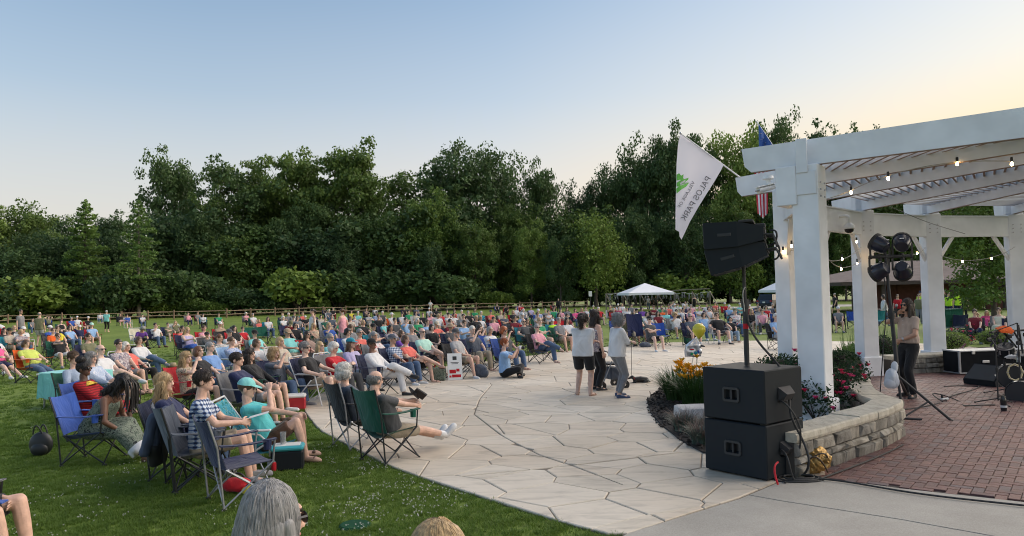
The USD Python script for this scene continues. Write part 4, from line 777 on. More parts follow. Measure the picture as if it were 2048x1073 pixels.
def joints(pk):
    """all joints of a pose, metres, the hips above the origin, facing +y"""
    if pk in _J: return _J[pk]
    P = POSES[pk]; J = Bod(); H = A_(0, 0, P['hip']); ln = P['lean']; upv = A_(math.sin(P['side']), -math.sin(ln), math.cos(ln)); fwd = A_(0, math.cos(ln), math.sin(ln))
    J.H, J.up, J.fw = H, upv, fwd; J.waist = H + upv * .20; J.chest = H + upv * .36; J.neck = H + upv * .52; J.sh = [J.neck - upv * .058 + A_(s * .164, 0, 0) for s in (-1, 1)]
    nu = unit(upv + A_(0, .22, .35)) if P['hip'] < .9 and ln > 0 else unit(upv * .8 + A_(0, .05, .4)); J.headb = J.neck + nu * .075
    pt, yw = P['pitch'], P['yaw']; Ry = trimesh.transformations.euler_matrix(-pt, 0, yw, 'sxyz')[:3, :3]; J.R = Ry; J.head = J.headb + nu * .055 + Ry @ A_(0, .025, .065)
    J.el, J.wr, J.kn, J.an, J.hp, J.toe = [], [], [], [], [], []
    for i in (0, 1):
        s = -1 if i == 0 else 1
        e, w = ik(J.sh[i], P['h'][i], .29, .255, P['e'][i]); J.el.append(e); J.wr.append(w)
        hp = H + A_(s * .095, 0, -.02); J.hp.append(hp); k, a = ik(hp, P['a'][i], .435, .43, P['k'][i]); J.kn.append(k); J.an.append(a)
        t = P['t'][i]; fd = A_(*t) if t is not None else A_(s * .05, .17, 0); J.toe.append(a + unit(fd) * .17 + A_(0, 0, -.055 if t is None else -.02))
    _J[pk] = J; return J
def cone(p, r, q, s, k=1, flat=0):
    """limb segment; flat: 1 = cut square at q, 2 = at both ends"""
    P = disc(p, q - p, r) if flat == 2 else sph(p, r, k)
    return hull(np.vstack([P, disc(q, q - p, s) if flat else sph(q, s, k)]))
def limbs(m, lod, taubin=True, noise=0., seed=0):
    """smooth a union into skin or cloth"""
    if lod < 2:
        m = m.refine_to_length(.028 if lod == 0 else .055)
    t = tm(m)
    if taubin and lod < 2: trimesh.smoothing.filter_taubin(t, iterations=8 if lod == 0 else 5)
    if noise and lod < 2:
        n = t.vertex_normals; v = np.array(t.vertices); d = meshkit.fbm(v * (9., 9., 6.) + seed * 3.1, 3, seed) - .5; t.vertices = v + n * d[:, None] * noise
    return t
_B = {}
def kk(lod): return 0 if lod == 2 else 1
def body_mesh(pk, sex, lod):
    key = ('body', pk, sex, lod)
    if key in _B: return _B[key]
    J = joints(pk); k = kk(lod); g = .94 if sex == 'w' else 1.; M = []
    u, f = J.up, J.fw; w = .155 if sex == 'w' else .175
    M += [hull(np.vstack([sph(J.H + A_(s * .066, -.01, 0) , .115, k) for s in (-1, 1)] + [sph(J.waist + A_(s * .055, 0, 0), .105, k) for s in (-1, 1)])), hull(np.vstack([sph(J.waist + A_(s * .055, 0, 0), .105, k) for s in (-1, 1)] + [sph(J.chest + A_(s * .085, 0, 0) + f * .015, .105, k) for s in (-1, 1)]))]
    M += [hull(np.vstack([sph(J.chest + A_(s * .085, 0, 0) + f * .01, .105, k) for s in (-1, 1)] + [sph(J.sh[i] * 1. + A_((-1, 1)[i] * -.02, 0, -.012), .058, k) for i in (0, 1)] + [sph(J.neck - u * .02, .06, k)]))]
    M += [cone(J.neck - u * .03, .062, J.headb + (J.R @ A_(0, .01, .02)), .054, k)]
    R = J.R; hd = J.head
    hp_ = lambda c, r: hull((ICO[max(k, 1)] * A_(*r) + A_(*c)) @ R.T + hd)
    M += [hull(np.vstack([(ICO[1] * A_(.074, .092, .088) + A_(0, -.012, .03)) @ R.T + hd, (ICO[1] * A_(.058, .066, .06) + A_(0, .018, -.05)) @ R.T + hd, (ICO[1] * A_(.026, .024, .022) + A_(0, .066, -.088)) @ R.T + hd]))]
    if lod < 2:
        M += [hull(np.vstack([(A_(0, .088, .022) + A_(0, .004, .004) * 0)[None] @ R.T + hd, (ICO[0] * .013 + A_(0, .104, -.026)) @ R.T + hd, (ICO[0] * .014 + A_(-.012, .088, -.028)) @ R.T + hd, (ICO[0] * .014 + A_(.012, .088, -.028)) @ R.T + hd, (ICO[0] * .01 + A_(0, .082, .02)) @ R.T + hd]))]
        for s in (-1, 1): M += [hp_((s * .076, -.008, -.012), (.011, .022, .034))]
        M += [hp_((0, .075, .036), (.05, .016, .010))]
    for i in (0, 1):
        s = (-1, 1)[i]; sh, e, wr_ = J.sh[i], J.el[i], J.wr[i]
        M += [cone(sh, .056 * g, e, .040 * g, k), cone(e, .041 * g, wr_, .027 * g, k)]
        d = unit(wr_ - e); fist = POSES[pk]['fist']; inn = A_(-s, .2, -.3); inn = unit(inn - (inn @ d) * d); sd = np.cross(d, inn)
        palm = wr_ + d * .085
        M += [hull(np.vstack([sph(wr_ + d * .012, .024, 0), sph(palm + sd * .030, .014, 0), sph(palm - sd * .030, .014, 0), sph(wr_ + d * .04 - sd * .028, .015, 0)]))]
        if lod == 0:
            for q, (o_, L) in enumerate(((.030, .062), (.011, .074), (-.010, .070), (-.030, .055))):
                b = palm + sd * o_; m1 = b + unit(d + inn * (.35 + .12 * q) * fist * 2) * L * .55; m2 = m1 + unit(d * .6 + inn * (1.1 + .1 * q) * fist * 2) * L * .5; M += [hull(np.vstack([sph(b, .0105, 0), sph(m1, .0095, 0)])), hull(np.vstack([sph(m1, .0095, 0), sph(m2, .008, 0)]))]
            tb = wr_ + d * .035 + sd * .030; t1 = tb + unit(d * .8 + sd * .8 + inn * .4) * .042; M += [hull(np.vstack([sph(tb, .014, 0), sph(t1, .0105, 0)])), hull(np.vstack([sph(t1, .0105, 0), sph(t1 + unit(d + inn * .6) * .032, .009, 0)]))]
        else: M += [hull(np.vstack([sph(palm + sd * .026, .013, 0), sph(palm - sd * .026, .013, 0), sph(palm + unit(d * .6 + inn * .9) * .07 + sd * .02, .012, 0), sph(palm + unit(d * .6 + inn * .9) * .065 - sd * .02, .011, 0)]))]
        h, kn, a, t = J.hp[i], J.kn[i], J.an[i], J.toe[i]; c = kn + (a - kn) * .32; bk_ = np.cross(unit(a - kn), A_(1, 0, 0)); 
        M += [cone(h, .092 * (1.03 if sex == 'w' else 1), kn, .056, k), cone(kn, .055, c, .054, k), cone(c, .054, a, .036, k), hull(np.vstack([sph(a + A_(0, 0, -.035) * (1 if abs(t[2] - a[2]) < .1 else 0), .036, k), sph(t, .028, k), sph(a + (t - a) * .72 + A_((-1, 1)[i] * .014, 0, 0), .034, k)]))]
    r = limbs(union(M), lod); _B[key] = r; return r
def dressed(pk, what, lod, seed=0):
    """clothes as shells over the body"""
    key = (what, pk, lod)
    if key in _B: return _B[key]
    J = joints(pk); k = kk(lod); u, f = J.up, J.fw; M = []; o = .018; P = POSES[pk]; sit = P['hip'] < .8
    def torso(r=0., low=0.0, wide=1.):
        bel = J.waist + f * .03 - u * .02; r2 = .008; W8 = [sph(bel + A_(s * .062 * wide, 0, 0), .114 + r, k) for s in (-1, 1)] + [sph(J.waist + A_(s * .058, 0, 0) - f * .006, .117 + r, k) for s in (-1, 1)]
        dn = .0 if sit or what == 'tuck' else .07
        q = [hull(np.vstack([disc(J.H + u * (.0 - low - dn) + A_(s * .066, 0, 0), u, .130 + r, 14) for s in (-1, 1)] + [disc(J.H + u * .05 + A_(s * .066, 0, 0), u, .128 + r, 14) for s in (-1, 1)] + W8)), hull(np.vstack(W8 + [sph(J.chest + A_(s * .080, 0, 0) + f * .014, .114 + r, k) for s in (-1, 1)]))]
        return q
    def yoke(r=0.): return [hull(np.vstack([sph(J.chest + A_(s * .080, 0, 0) + f * .010, .113 + r, k) for s in (-1, 1)] + [sph(J.sh[i] + A_((-1, 1)[i] * -.015, 0, -.01), .062 + r, k) for i in (0, 1)] + [disc(J.neck - u * .012 + f * .008, u, .068 + r * .6)]))]
    if what in ('tee', 'long', 'tank', 'jacket', 'tuck'):
        M += torso(low=-.13 if what == 'tuck' else 0., r=.006 + (.014 if what == 'jacket' else 0)) + (yoke(.008 if what != 'jacket' else .018) if what != 'tank' else [hull(np.vstack([sph(J.chest + A_(s * .085, 0, 0) + f * .012, .112, k) for s in (-1, 1)] + [sph(J.sh[i] + A_((-1, 1)[i] * -.075, 0, .01), .05, k) for i in (0, 1)]))])
        if what != 'tank':
            for i in (0, 1):
                sh, e, w = J.sh[i], J.el[i], J.wr[i]
                if what in ('tee', 'tuck'): M += [cone(sh, .060, sh + (e - sh) * .66, .060, k, 1)]
                else: M += [cone(sh, .068, e, .056, k), cone(e, .056, e + (w - e) * .94, .042, k, 1)]
    elif what in ('pants', 'shorts', 'capri', 'leggings'):
        r = .0 if what == 'leggings' else .014
        M += [hull(np.vstack([sph(J.H + A_(s * .064, -.005, -.005), .118 + r * .5, k) for s in (-1, 1)] + [disc(J.H + u * .10 + A_(s * .055, 0, 0), u, .112) for s in (-1, 1)]))]
        for i in (0, 1):
            h, kn, a = J.hp[i], J.kn[i], J.an[i]
            if what == 'shorts': M += [cone(h, .102 + r * .5, h + (kn - h) * .80, .088, k, 1)]
            else:
                e = .97 if what == 'pants' else (.55 if what == 'capri' else .92); M += [cone(h, .098 + r, kn, .064 + r, k), cone(kn, .064 + r, kn + (a - kn) * e, .052 + r if what != 'leggings' else .042, k, 1)]
    elif what in ('skirt', 'dress', 'maxi'):
        if what != 'skirt': M += torso(.004) + [hull(np.vstack([sph(J.chest + A_(s * .085, 0, 0) + f * .012, .110, k) for s in (-1, 1)] + [sph(J.sh[i] + A_((-1, 1)[i] * -.07, 0, .0), .048, k) for i in (0, 1)]))]
        e = .25 if what != 'maxi' else .88
        kn = [J.kn[i] + (J.an[i] - J.kn[i]) * (e if not sit else max(.05, e * .9)) for i in (0, 1)]
        M += [hull(np.vstack([sph(J.H + A_(s * .075, -.01, 0), .125, k) for s in (-1, 1)] + [sph(J.kn[i], .088, k) for i in (0, 1)]))] + [hull(np.vstack([sph(J.kn[i], .086, k) for i in (0, 1)] + [disc(kn[i], J.an[i] - J.kn[i], .10) for i in (0, 1)]))]
    elif what == 'shoes' or what == 'sandals':
        for i in (0, 1):
            a, t = J.an[i], J.toe[i]; b = A_(0, 0, -.038) if abs(t[2] - a[2]) < .1 else A_(0, 0, 0)
            if what == 'shoes': M += [hull(np.vstack([sph(a + b, .049, k), disc(a + A_(0, 0, .0), A_(0, 0, 1), .047), sph(t, .042, k), sph(a + b * .6 + (t - a) * .72 + A_(1 if i else -1, 0, 0) * .010, .047, k)]))]
            else:
                d = unit(t - a); M += [hull(np.vstack([sph(a + b * 1.4 - A_(0, 0, .012), .036, 0), sph(t - A_(0, 0, .022), .034, 0)])), hull(np.vstack([sph(a + (t - a) * .62 + A_(s * .03, 0, .01), .020, 0) for s in (-1, 1)] + [sph(a + (t - a) * .7 + A_(0, 0, .012), .024, 0)]))]
    elif what == 'socks':
        for i in (0, 1): a = J.an[i]; M += [cone(a, .045, a + (J.kn[i] - a) * .28, .046, k, 1)]
    r = limbs(union(M), lod, True, .016 if what not in ('shoes', 'sandals', 'socks') else 0, seed); _B[key] = r; return r
def in_head(J, m):
    v = np.array(m.vertices) @ J.R.T + J.head; return trimesh.Trimesh(v, m.faces, process=False)
_H = {}
def hair_mesh(style, lod):
    key = (style, lod)
    if key in _H: return _H[key]
    k = 2 if lod == 0 else 1
    E = lambda c, r, kk_=k: hull(ICO[kk_] * A_(*r) + A_(*c))
    cap_ = E((0, -.018, .036), (.084, .098, .094))
    face = E((0, .105, -.035), (.072, .085, .098), 1); low = hull([[x, y, z] for x in (-.2, .2) for y in (-.02, .3) for z in (-.3, -.03)]); under = hull([[x, y, z] for x in (-.2, .2) for y in (-.3, .3) for z in (-.3, -.075)])
    m = cap_ - face - low - under
    if style == 'x': m = (E((0, -.020, .012), (.081, .096, .078)) - hull([[x, y, z] for x in (-.2, .2) for y in (-.3, .3) for z in (.045, .3)]) - hull([[x, y, z] for x in (-.2, .2) for y in (.02, .3) for z in (-.3, .3)]) - under)
    elif style == 'b': m = union([m, E((-.072, -.01, -.03), (.030, .062, .085)), E((.072, -.01, -.03), (.030, .062, .085)), E((0, -.072, -.02), (.078, .045, .095))]) - face
    elif style == 'l': m = union([m, hull(np.vstack([ICO[1] * A_(.035, .05, .05) + A_(s * .066, -.02, -.01) for s in (-1, 1)] + [ICO[1] * A_(.05, .035, .05) + A_(s * .055, -.075, -.20) for s in (-1, 1)])), hull(np.vstack([ICO[1] * .03 + A_(-.074, .01, .0), ICO[1] * .026 + A_(-.085, .03, -.20)])), hull(np.vstack([ICO[1] * .03 + A_(.074, .01, .0), ICO[1] * .026 + A_(.085, .03, -.20)]))]) - E((0, .105, -.035), (.062, .085, .098), 1)
    elif style == 'c': m = union([E((0, -.02, .045), (.105, .115, .105)), E((-.08, -.02, -.02), (.05, .07, .075)), E((.08, -.02, -.02), (.05, .07, .075)), E((0, -.08, -.02), (.09, .055, .085))]) - face
    elif style == 'p': m = union([m, E((0, -.13, .035), (.04, .05, .045)), hull(np.vstack([ICO[1] * .035 + A_(0, -.15, .02), ICO[1] * .02 + A_(0, -.14, -.14)]))])
    elif style == 'u': m = union([m, E((0, -.05, .15), (.065, .065, .055))])
    t = tm(m.refine_to_length(.016 if lod == 0 else .03)) if lod < 2 else tm(m)
    if lod < 2:
        trimesh.smoothing.filter_taubin(t, iterations=4); v = np.array(t.vertices); a = .022 if style == 'c' else .010
        sc = 34. if style == 'c' else A_(60., 60., 9.); t.vertices = v + t.vertex_normals * ((meshkit.fbm(v * sc, 3, 4) - .45)[:, None] * a)
    _H[key] = t; return t
def cap_mesh(kind, lod):
    key = ('cap' + kind, lod)
    if key in _H: return _H[key]
    top = tm(hull(ICO[2] * A_(.092, .108, .098) + A_(0, -.015, .040)) - hull([[x, y, z] for x in (-.3, .3) for y in (-.3, .3) for z in (-.3, .045)]))
    if kind == 'K': brim = tm(hull([[.075 * s, .06, .052] for s in (-1, 1)] + [[.075 * s, .06, .045] for s in (-1, 1)] + [[.062 * s, .145, .032] for s in (-1, 1)] + [[.025 * s, .172, .026] for s in (-1, 1)] + [[.025 * s, .172, .020] for s in (-1, 1)]))
    elif kind == 'V': top = tm(hull(ICO[2] * A_(.090, .106, .04) + A_(0, -.015, .055)) - hull(ICO[1] * A_(.082, .098, .2) + A_(0, -.015, .05))); brim = tm(hull([[.08 * s, .05, .055] for s in (-1, 1)] + [[.062 * s, .15, .035] for s in (-1, 1)] + [[.025 * s, .18, .028] for s in (-1, 1)] + [[.08 * s, .05, .048] for s in (-1, 1)]))
    else: brim = lathe([(.095, .050), (.17, .030), (.172, .024), (.09, .042)], 20); brim.apply_translation((0, -.012, 0))
    t = join([top, brim]); _H[key] = t; return t
def fuzz(o, m, mat, n, ln, seed):
    """loose strands lying over a head of hair"""
    q = np.random.default_rng(seed); p, fi = trimesh.sample.sample_surface(m, n, seed=seed); nm = m.face_normals[fi]; c = m.vertices.mean(0); L = ln * q.uniform(.5, 1.2, (n, 1)); d = np.c_[np.zeros((n, 2)), -np.ones(n)] * .9 + q.normal(0, .35, (n, 3)); d -= (d * nm).sum(1, keepdims=True) * nm * .9; d /= np.linalg.norm(d, axis=1, keepdims=True) + 1e-9
    P = np.stack([p - nm * .002, p + d * L * .5 + nm * .005, p + d * L + nm * .004], 1).reshape(-1, 3)
    cv = UsdGeom.BasisCurves.Define(stage, str(o.GetPath()) + '/' + numbered(str(o.GetPath()), 'hair_strands')); cv.CreateTypeAttr('linear'); cv.CreatePointsAttr(Vt.Vec3fArray.FromNumpy(P.astype(np.float32))); cv.CreateCurveVertexCountsAttr([3] * n); cv.CreateWidthsAttr([.0032]); cv.SetWidthsInterpolation('constant'); UsdShade.MaterialBindingAPI.Apply(cv.GetPrim()).Bind(LOOKS[mat]); tag(cv.GetPrim(), kind='stuff')
def face_parts(o, J, lod, shades, sex):
    if lod == 2:
        if shades: part('sunglasses', in_head(J, box((0, .082, .006), (.13, .03, .036))), LOOKS['shades'], o)
        return
    if shades:
        g = union([hull(ICO[1] * A_(.028, .010, .022) + A_(s * .033, .092, .006)) for s in (-1, 1)] + [hull([[x, .096, z] for x in (-.06, .06) for z in (.012, .02)] + [[x, .088, z] for x in (-.06, .06) for z in (.012, .02)])] + [hull([[s * .066, .085, .014], [s * .066, .085, .022], [s * .078, -.02, .012], [s * .078, -.02, .018], [s * .072, .085, .014], [s * .082, -.02, .015]]) for s in (-1, 1)])
        part('sunglasses', in_head(J, tm(g)), LOOKS['shades'], o)
    else:
        part('eyes', in_head(J, join([ellm((s * .030, .080, .006), (.0125, .007, .007), 1) for s in (-1, 1)])), LOOKS['eye_dark'], o)
        part('eyebrows', in_head(J, join([bar((s * .016, .089, .027), (s * .046, .078, .027), .008, .007) for s in (-1, 1)])), LOOKS['hair_d'], o)
    part('mouth', in_head(J, ellm((0, .083, -.055), (.022, .010, .007), 1)), LOOKS['lip'], o)
people_made = []
_S = {}
def pair(name, m, mat, o):
    if id(m) not in _S: _S[id(m)] = (m, list(m.split(only_watertight=False)))
    for c in _S[id(m)][1]: part(name, c, mat, o, True)
BOTTOM = {'P': 'pants', 'S': 'shorts', 'C': 'capri', 'L': 'leggings', 'K': 'skirt', 'D': 'dress', 'M': 'maxi'}
TOPS = {'U': 'tuck', 'T': 'tee', 'L': 'long', 'N': 'tank', 'J': 'jacket', '-': None}
def person(label, at, rz, pk, sex, top, bottom, hair, skin='l', shoe='shoe_gr', lod=1, fat=1., tall=1., group=None, shades=False, bare=False, beard=None, socks=None, longhair=None):
    """top: 'T.wh' garment and colour; bottom: 'S.kh'; hair: 'g.s' colour and style, plus '/K.wh' for a cap"""
    o = thing('person', label, 'person', at, rz, group, None, (fat, 1 + (fat - 1) * .6, tall)); J = joints(pk)
    part('body', body_mesh(pk, sex, lod), LOOKS['skin_' + skin], o, True)
    tg, tc = top.split('.'); bg, bc = bottom.split('.')
    if TOPS.get(tg): part({'tuck': 'shirt', 'tee': 'shirt', 'long': 'long_sleeved_shirt', 'tank': 'tank_top', 'jacket': 'jacket'}[TOPS[tg]], dressed(pk, TOPS[tg], lod), cloth(tc), o, True)
    if bg != '-': part(BOTTOM[bg] if BOTTOM[bg] != 'maxi' else 'long_dress', dressed(pk, BOTTOM[bg] if not (bg == 'M' and tg != 'N') else 'skirt', lod), cloth(bc), o, True)
    hs, _, hat = hair.partition('/'); hc, hst = hs.split('.')
    if not (hat and lod == 2 and hst == 's'): part('hair', in_head(J, hair_mesh(hst if not (hat and hst in 'cu') else 's', lod)), LOOKS['hair_' + hc], o, True)
    if lod == 0 and not (hat and hst == 's'): fuzz(o, in_head(J, hair_mesh(hst if not (hat and hst in 'cu') else 's', lod)), 'hair_' + hc, 1100, .035 if hst in 'sxcu' else .09, len(people_made)); people_made.append(1)
    if hat: hk, hcol = hat.split('.'); part('hat', in_head(J, cap_mesh(hk, lod)), cloth(hcol), o, 40)
    if shoe and not (lod == 2): pair('sandal' if shoe == 'sandals' else 'shoe', dressed(pk, 'sandals' if shoe == 'sandals' else 'shoes', lod), LOOKS['shoe_br' if shoe == 'sandals' else shoe], o)
    if socks: pair('sock', dressed(pk, 'socks', lod), LOOKS['sock_' + socks], o)
    if beard: part('beard', in_head(J, tm(hull(np.vstack([ICO[1] * A_(.05, .03, .03) + A_(0, .05, -.085), ICO[1] * A_(.062, .04, .02) + A_(0, .03, -.05)])))), LOOKS['hair_' + beard], o, True)
    face_parts(o, J, lod, shades, sex)
    return o, J
# ------------------------------------------------------------------ folding chairs
plain('frame_dark', (.035, .037, .04), .4, .1, 5., metal=.6); plain('frame_grey', (.30, .31, .33), .4, .1, 5., metal=.6); plain('frame_white', (.62, .62, .62), .4, .05)
def fabric(c, nx, ny, th=.006):
    """a cloth panel from a function of (u, v), with thickness"""
    g = [[np.array(c(i / nx, j / ny), float) for i in range(nx + 1)] for j in range(ny + 1)]; v = np.array(g).reshape(-1, 3); n = len(v); a = v.reshape(ny + 1, nx + 1, 3); nm = np.cross(np.gradient(a, axis=1), np.gradient(a, axis=0)).reshape(-1, 3); nm /= np.linalg.norm(nm, axis=1, keepdims=True) + 1e-9
    f = []
    for j in range(ny):
        for i in range(nx): a_ = j * (nx + 1) + i; f += [[a_, a_ + 1, a_ + nx + 2], [a_, a_ + nx + 2, a_ + nx + 1]]
    f = np.array(f); rim = [i for i in range(nx)] ; e = []
    loop = [i for i in range(nx + 1)] + [(j + 1) * (nx + 1) - 1 for j in range(1, ny + 1)] + [ny * (nx + 1) + i for i in range(nx - 1, -1, -1)] + [j * (nx + 1) for j in range(ny - 1, 0, -1)]
    for q in range(len(loop)): p, r = loop[q], loop[(q + 1) % len(loop)]; e += [[p, p + n, r + n], [p, r + n, r]]
    return trimesh.Trimesh(np.vstack([v + nm * th / 2, v - nm * th / 2]), np.vstack([f[:, ::-1], f + n, np.array(e)]), process=False)
def camp_chair(label, at, rz, col, frame='frame_dark', group=None, tall=1., empty=False, scale=None, cat='chair'):
    o = thing('camp_chair', label, cat, at, rz, group, None, scale); fm = LOOKS[frame]; w = .29; zb = .90 * tall
    sag = .085 if not empty else .03
    part('seat', fabric(lambda u, v: ((u - .5) * 2 * w * .94, -.20 + v * .46, .395 + .035 * v - sag * (1 - (2 * u - 1) ** 2) * (1 - .3 * v)), 8, 8), cloth(col), o, True)
    part('backrest', fabric(lambda u, v: ((u - .5) * 2 * (w * .98), -.21 - .17 * v - .045 * (1 - (2 * u - 1) ** 2), .40 + v * (zb - .40) - .03 * (1 - (2 * u - 1) ** 2) * v), 8, 8), cloth(col), o, True)
    for s in (-1, 1):
        part('armrest', fabric(lambda u, v, s=s: (s * (w + .01) + (u - .5) * .075, -.28 + v * .56, .645 - .02 * math.sin(v * PI) + .01 * v), 2, 6, .012), cloth(col), o, True)
        part('upright', tube([(s * w, -.24, .02), (s * w, -.30, .62), (s * w, -.39, zb)], .011, 7), fm, o, 40)
        part('arm_post', tube([(s * w, .25, .42), (s * w, .27, .645)], .010, 7), fm, o, 40)
        part('leg', tube([(s * w, -.24, .03), (s * w, .26, .43)], .0095, 6), fm, o, 40)
        part('leg', tube([(s * w, .30, .03), (s * w, -.22, .40)], .0095, 6), fm, o, 40)
        part('foot', join([box((s * w, -.24, .014), (.045, .05, .028), bev=.006), box((s * w, .30, .014), (.045, .05, .028), bev=.006)]), LOOKS['black_rubber'], o)
    for y, z in ((.29, .43), (-.235, .40)):
        part('leg', tube([(-w, y, .03), (w, y - .04 * np.sign(y), z)], .0095, 6), fm, o, 40); part('leg', tube([(w, y, .03), (-w, y - .04 * np.sign(y), z)], .0095, 6), fm, o, 40)
    part('cup_holder', lathe([(.0, 0), (.038, 0), (.042, .10), (.036, .10), (.032, .01), (0, .01)], 10, (w + .012, .19, .555)), cloth(col), o, 30)
    return o
def lawn_chair(label, at, rz, col, frame='frame_white', group=None, scale=None):
    o = thing('lawn_chair', label, 'chair', at, rz, group, None, scale); fm = LOOKS[frame]; w = .28
    part('seat', fabric(lambda u, v: ((u - .5) * 2 * w, -.2 + v * .46, .40 + .03 * v - .03 * math.sin(PI * v)), 4, 6), cloth(col), o, True)
    part('backrest', fabric(lambda u, v: ((u - .5) * 2 * w, -.2 - .2 * v - .02 * math.sin(PI * v), .42 + .5 * v), 4, 6), cloth(col), o, True)
    part('back_frame', tube([(-w, -.19, .40), (-w, -.40, .90), (-w + .05, -.42, .95), (w - .05, -.42, .95), (w, -.40, .90), (w, -.19, .40)], .0125, 8), fm, o, 40)
    part('seat_frame', tube([(-w, -.2, .40), (-w, .27, .43), (w, .27, .43), (w, -.2, .40)], .0125, 8), fm, o, 40)
    for s in (-1, 1):
        x = s * (w + .03); part('leg', tube([(x, .33, .012), (x, .18, .60), (x, .10, .63), (x, -.26, .63)], .0125, 8), fm, o, 40); part('leg', tube([(x, -.34, .012), (x, .10, .52)], .0125, 8), fm, o, 40); part('armrest', box((x, -.03, .645), (.045, .34, .022), bev=.008), fm, o)
    part('front_rail', tube([(-w - .03, .33, .012), (w + .03, .33, .012)], .0125, 8), fm, o, 40); part('rear_rail', tube([(-w - .03, -.34, .012), (w + .03, -.34, .012)], .0125, 8), fm, o, 40)
    return o
CHAIR = {}
def chair_for(code, label, at, rz, scale=None, empty=False):
    """the first chair of a colour is built, the others are copies of it"""
    g = 'folding chairs set out on the lawn'
    if code not in CHAIR:
        if code[0] == '*': CHAIR[code] = lawn_chair(label, at, rz, code[1:], group=g, scale=scale)
        else: CHAIR[code] = camp_chair(label, at, rz, code, group=g, scale=scale, empty=empty)
        return CHAIR[code]
    return copy_of(CHAIR[code], at, rz, label, g, scale)
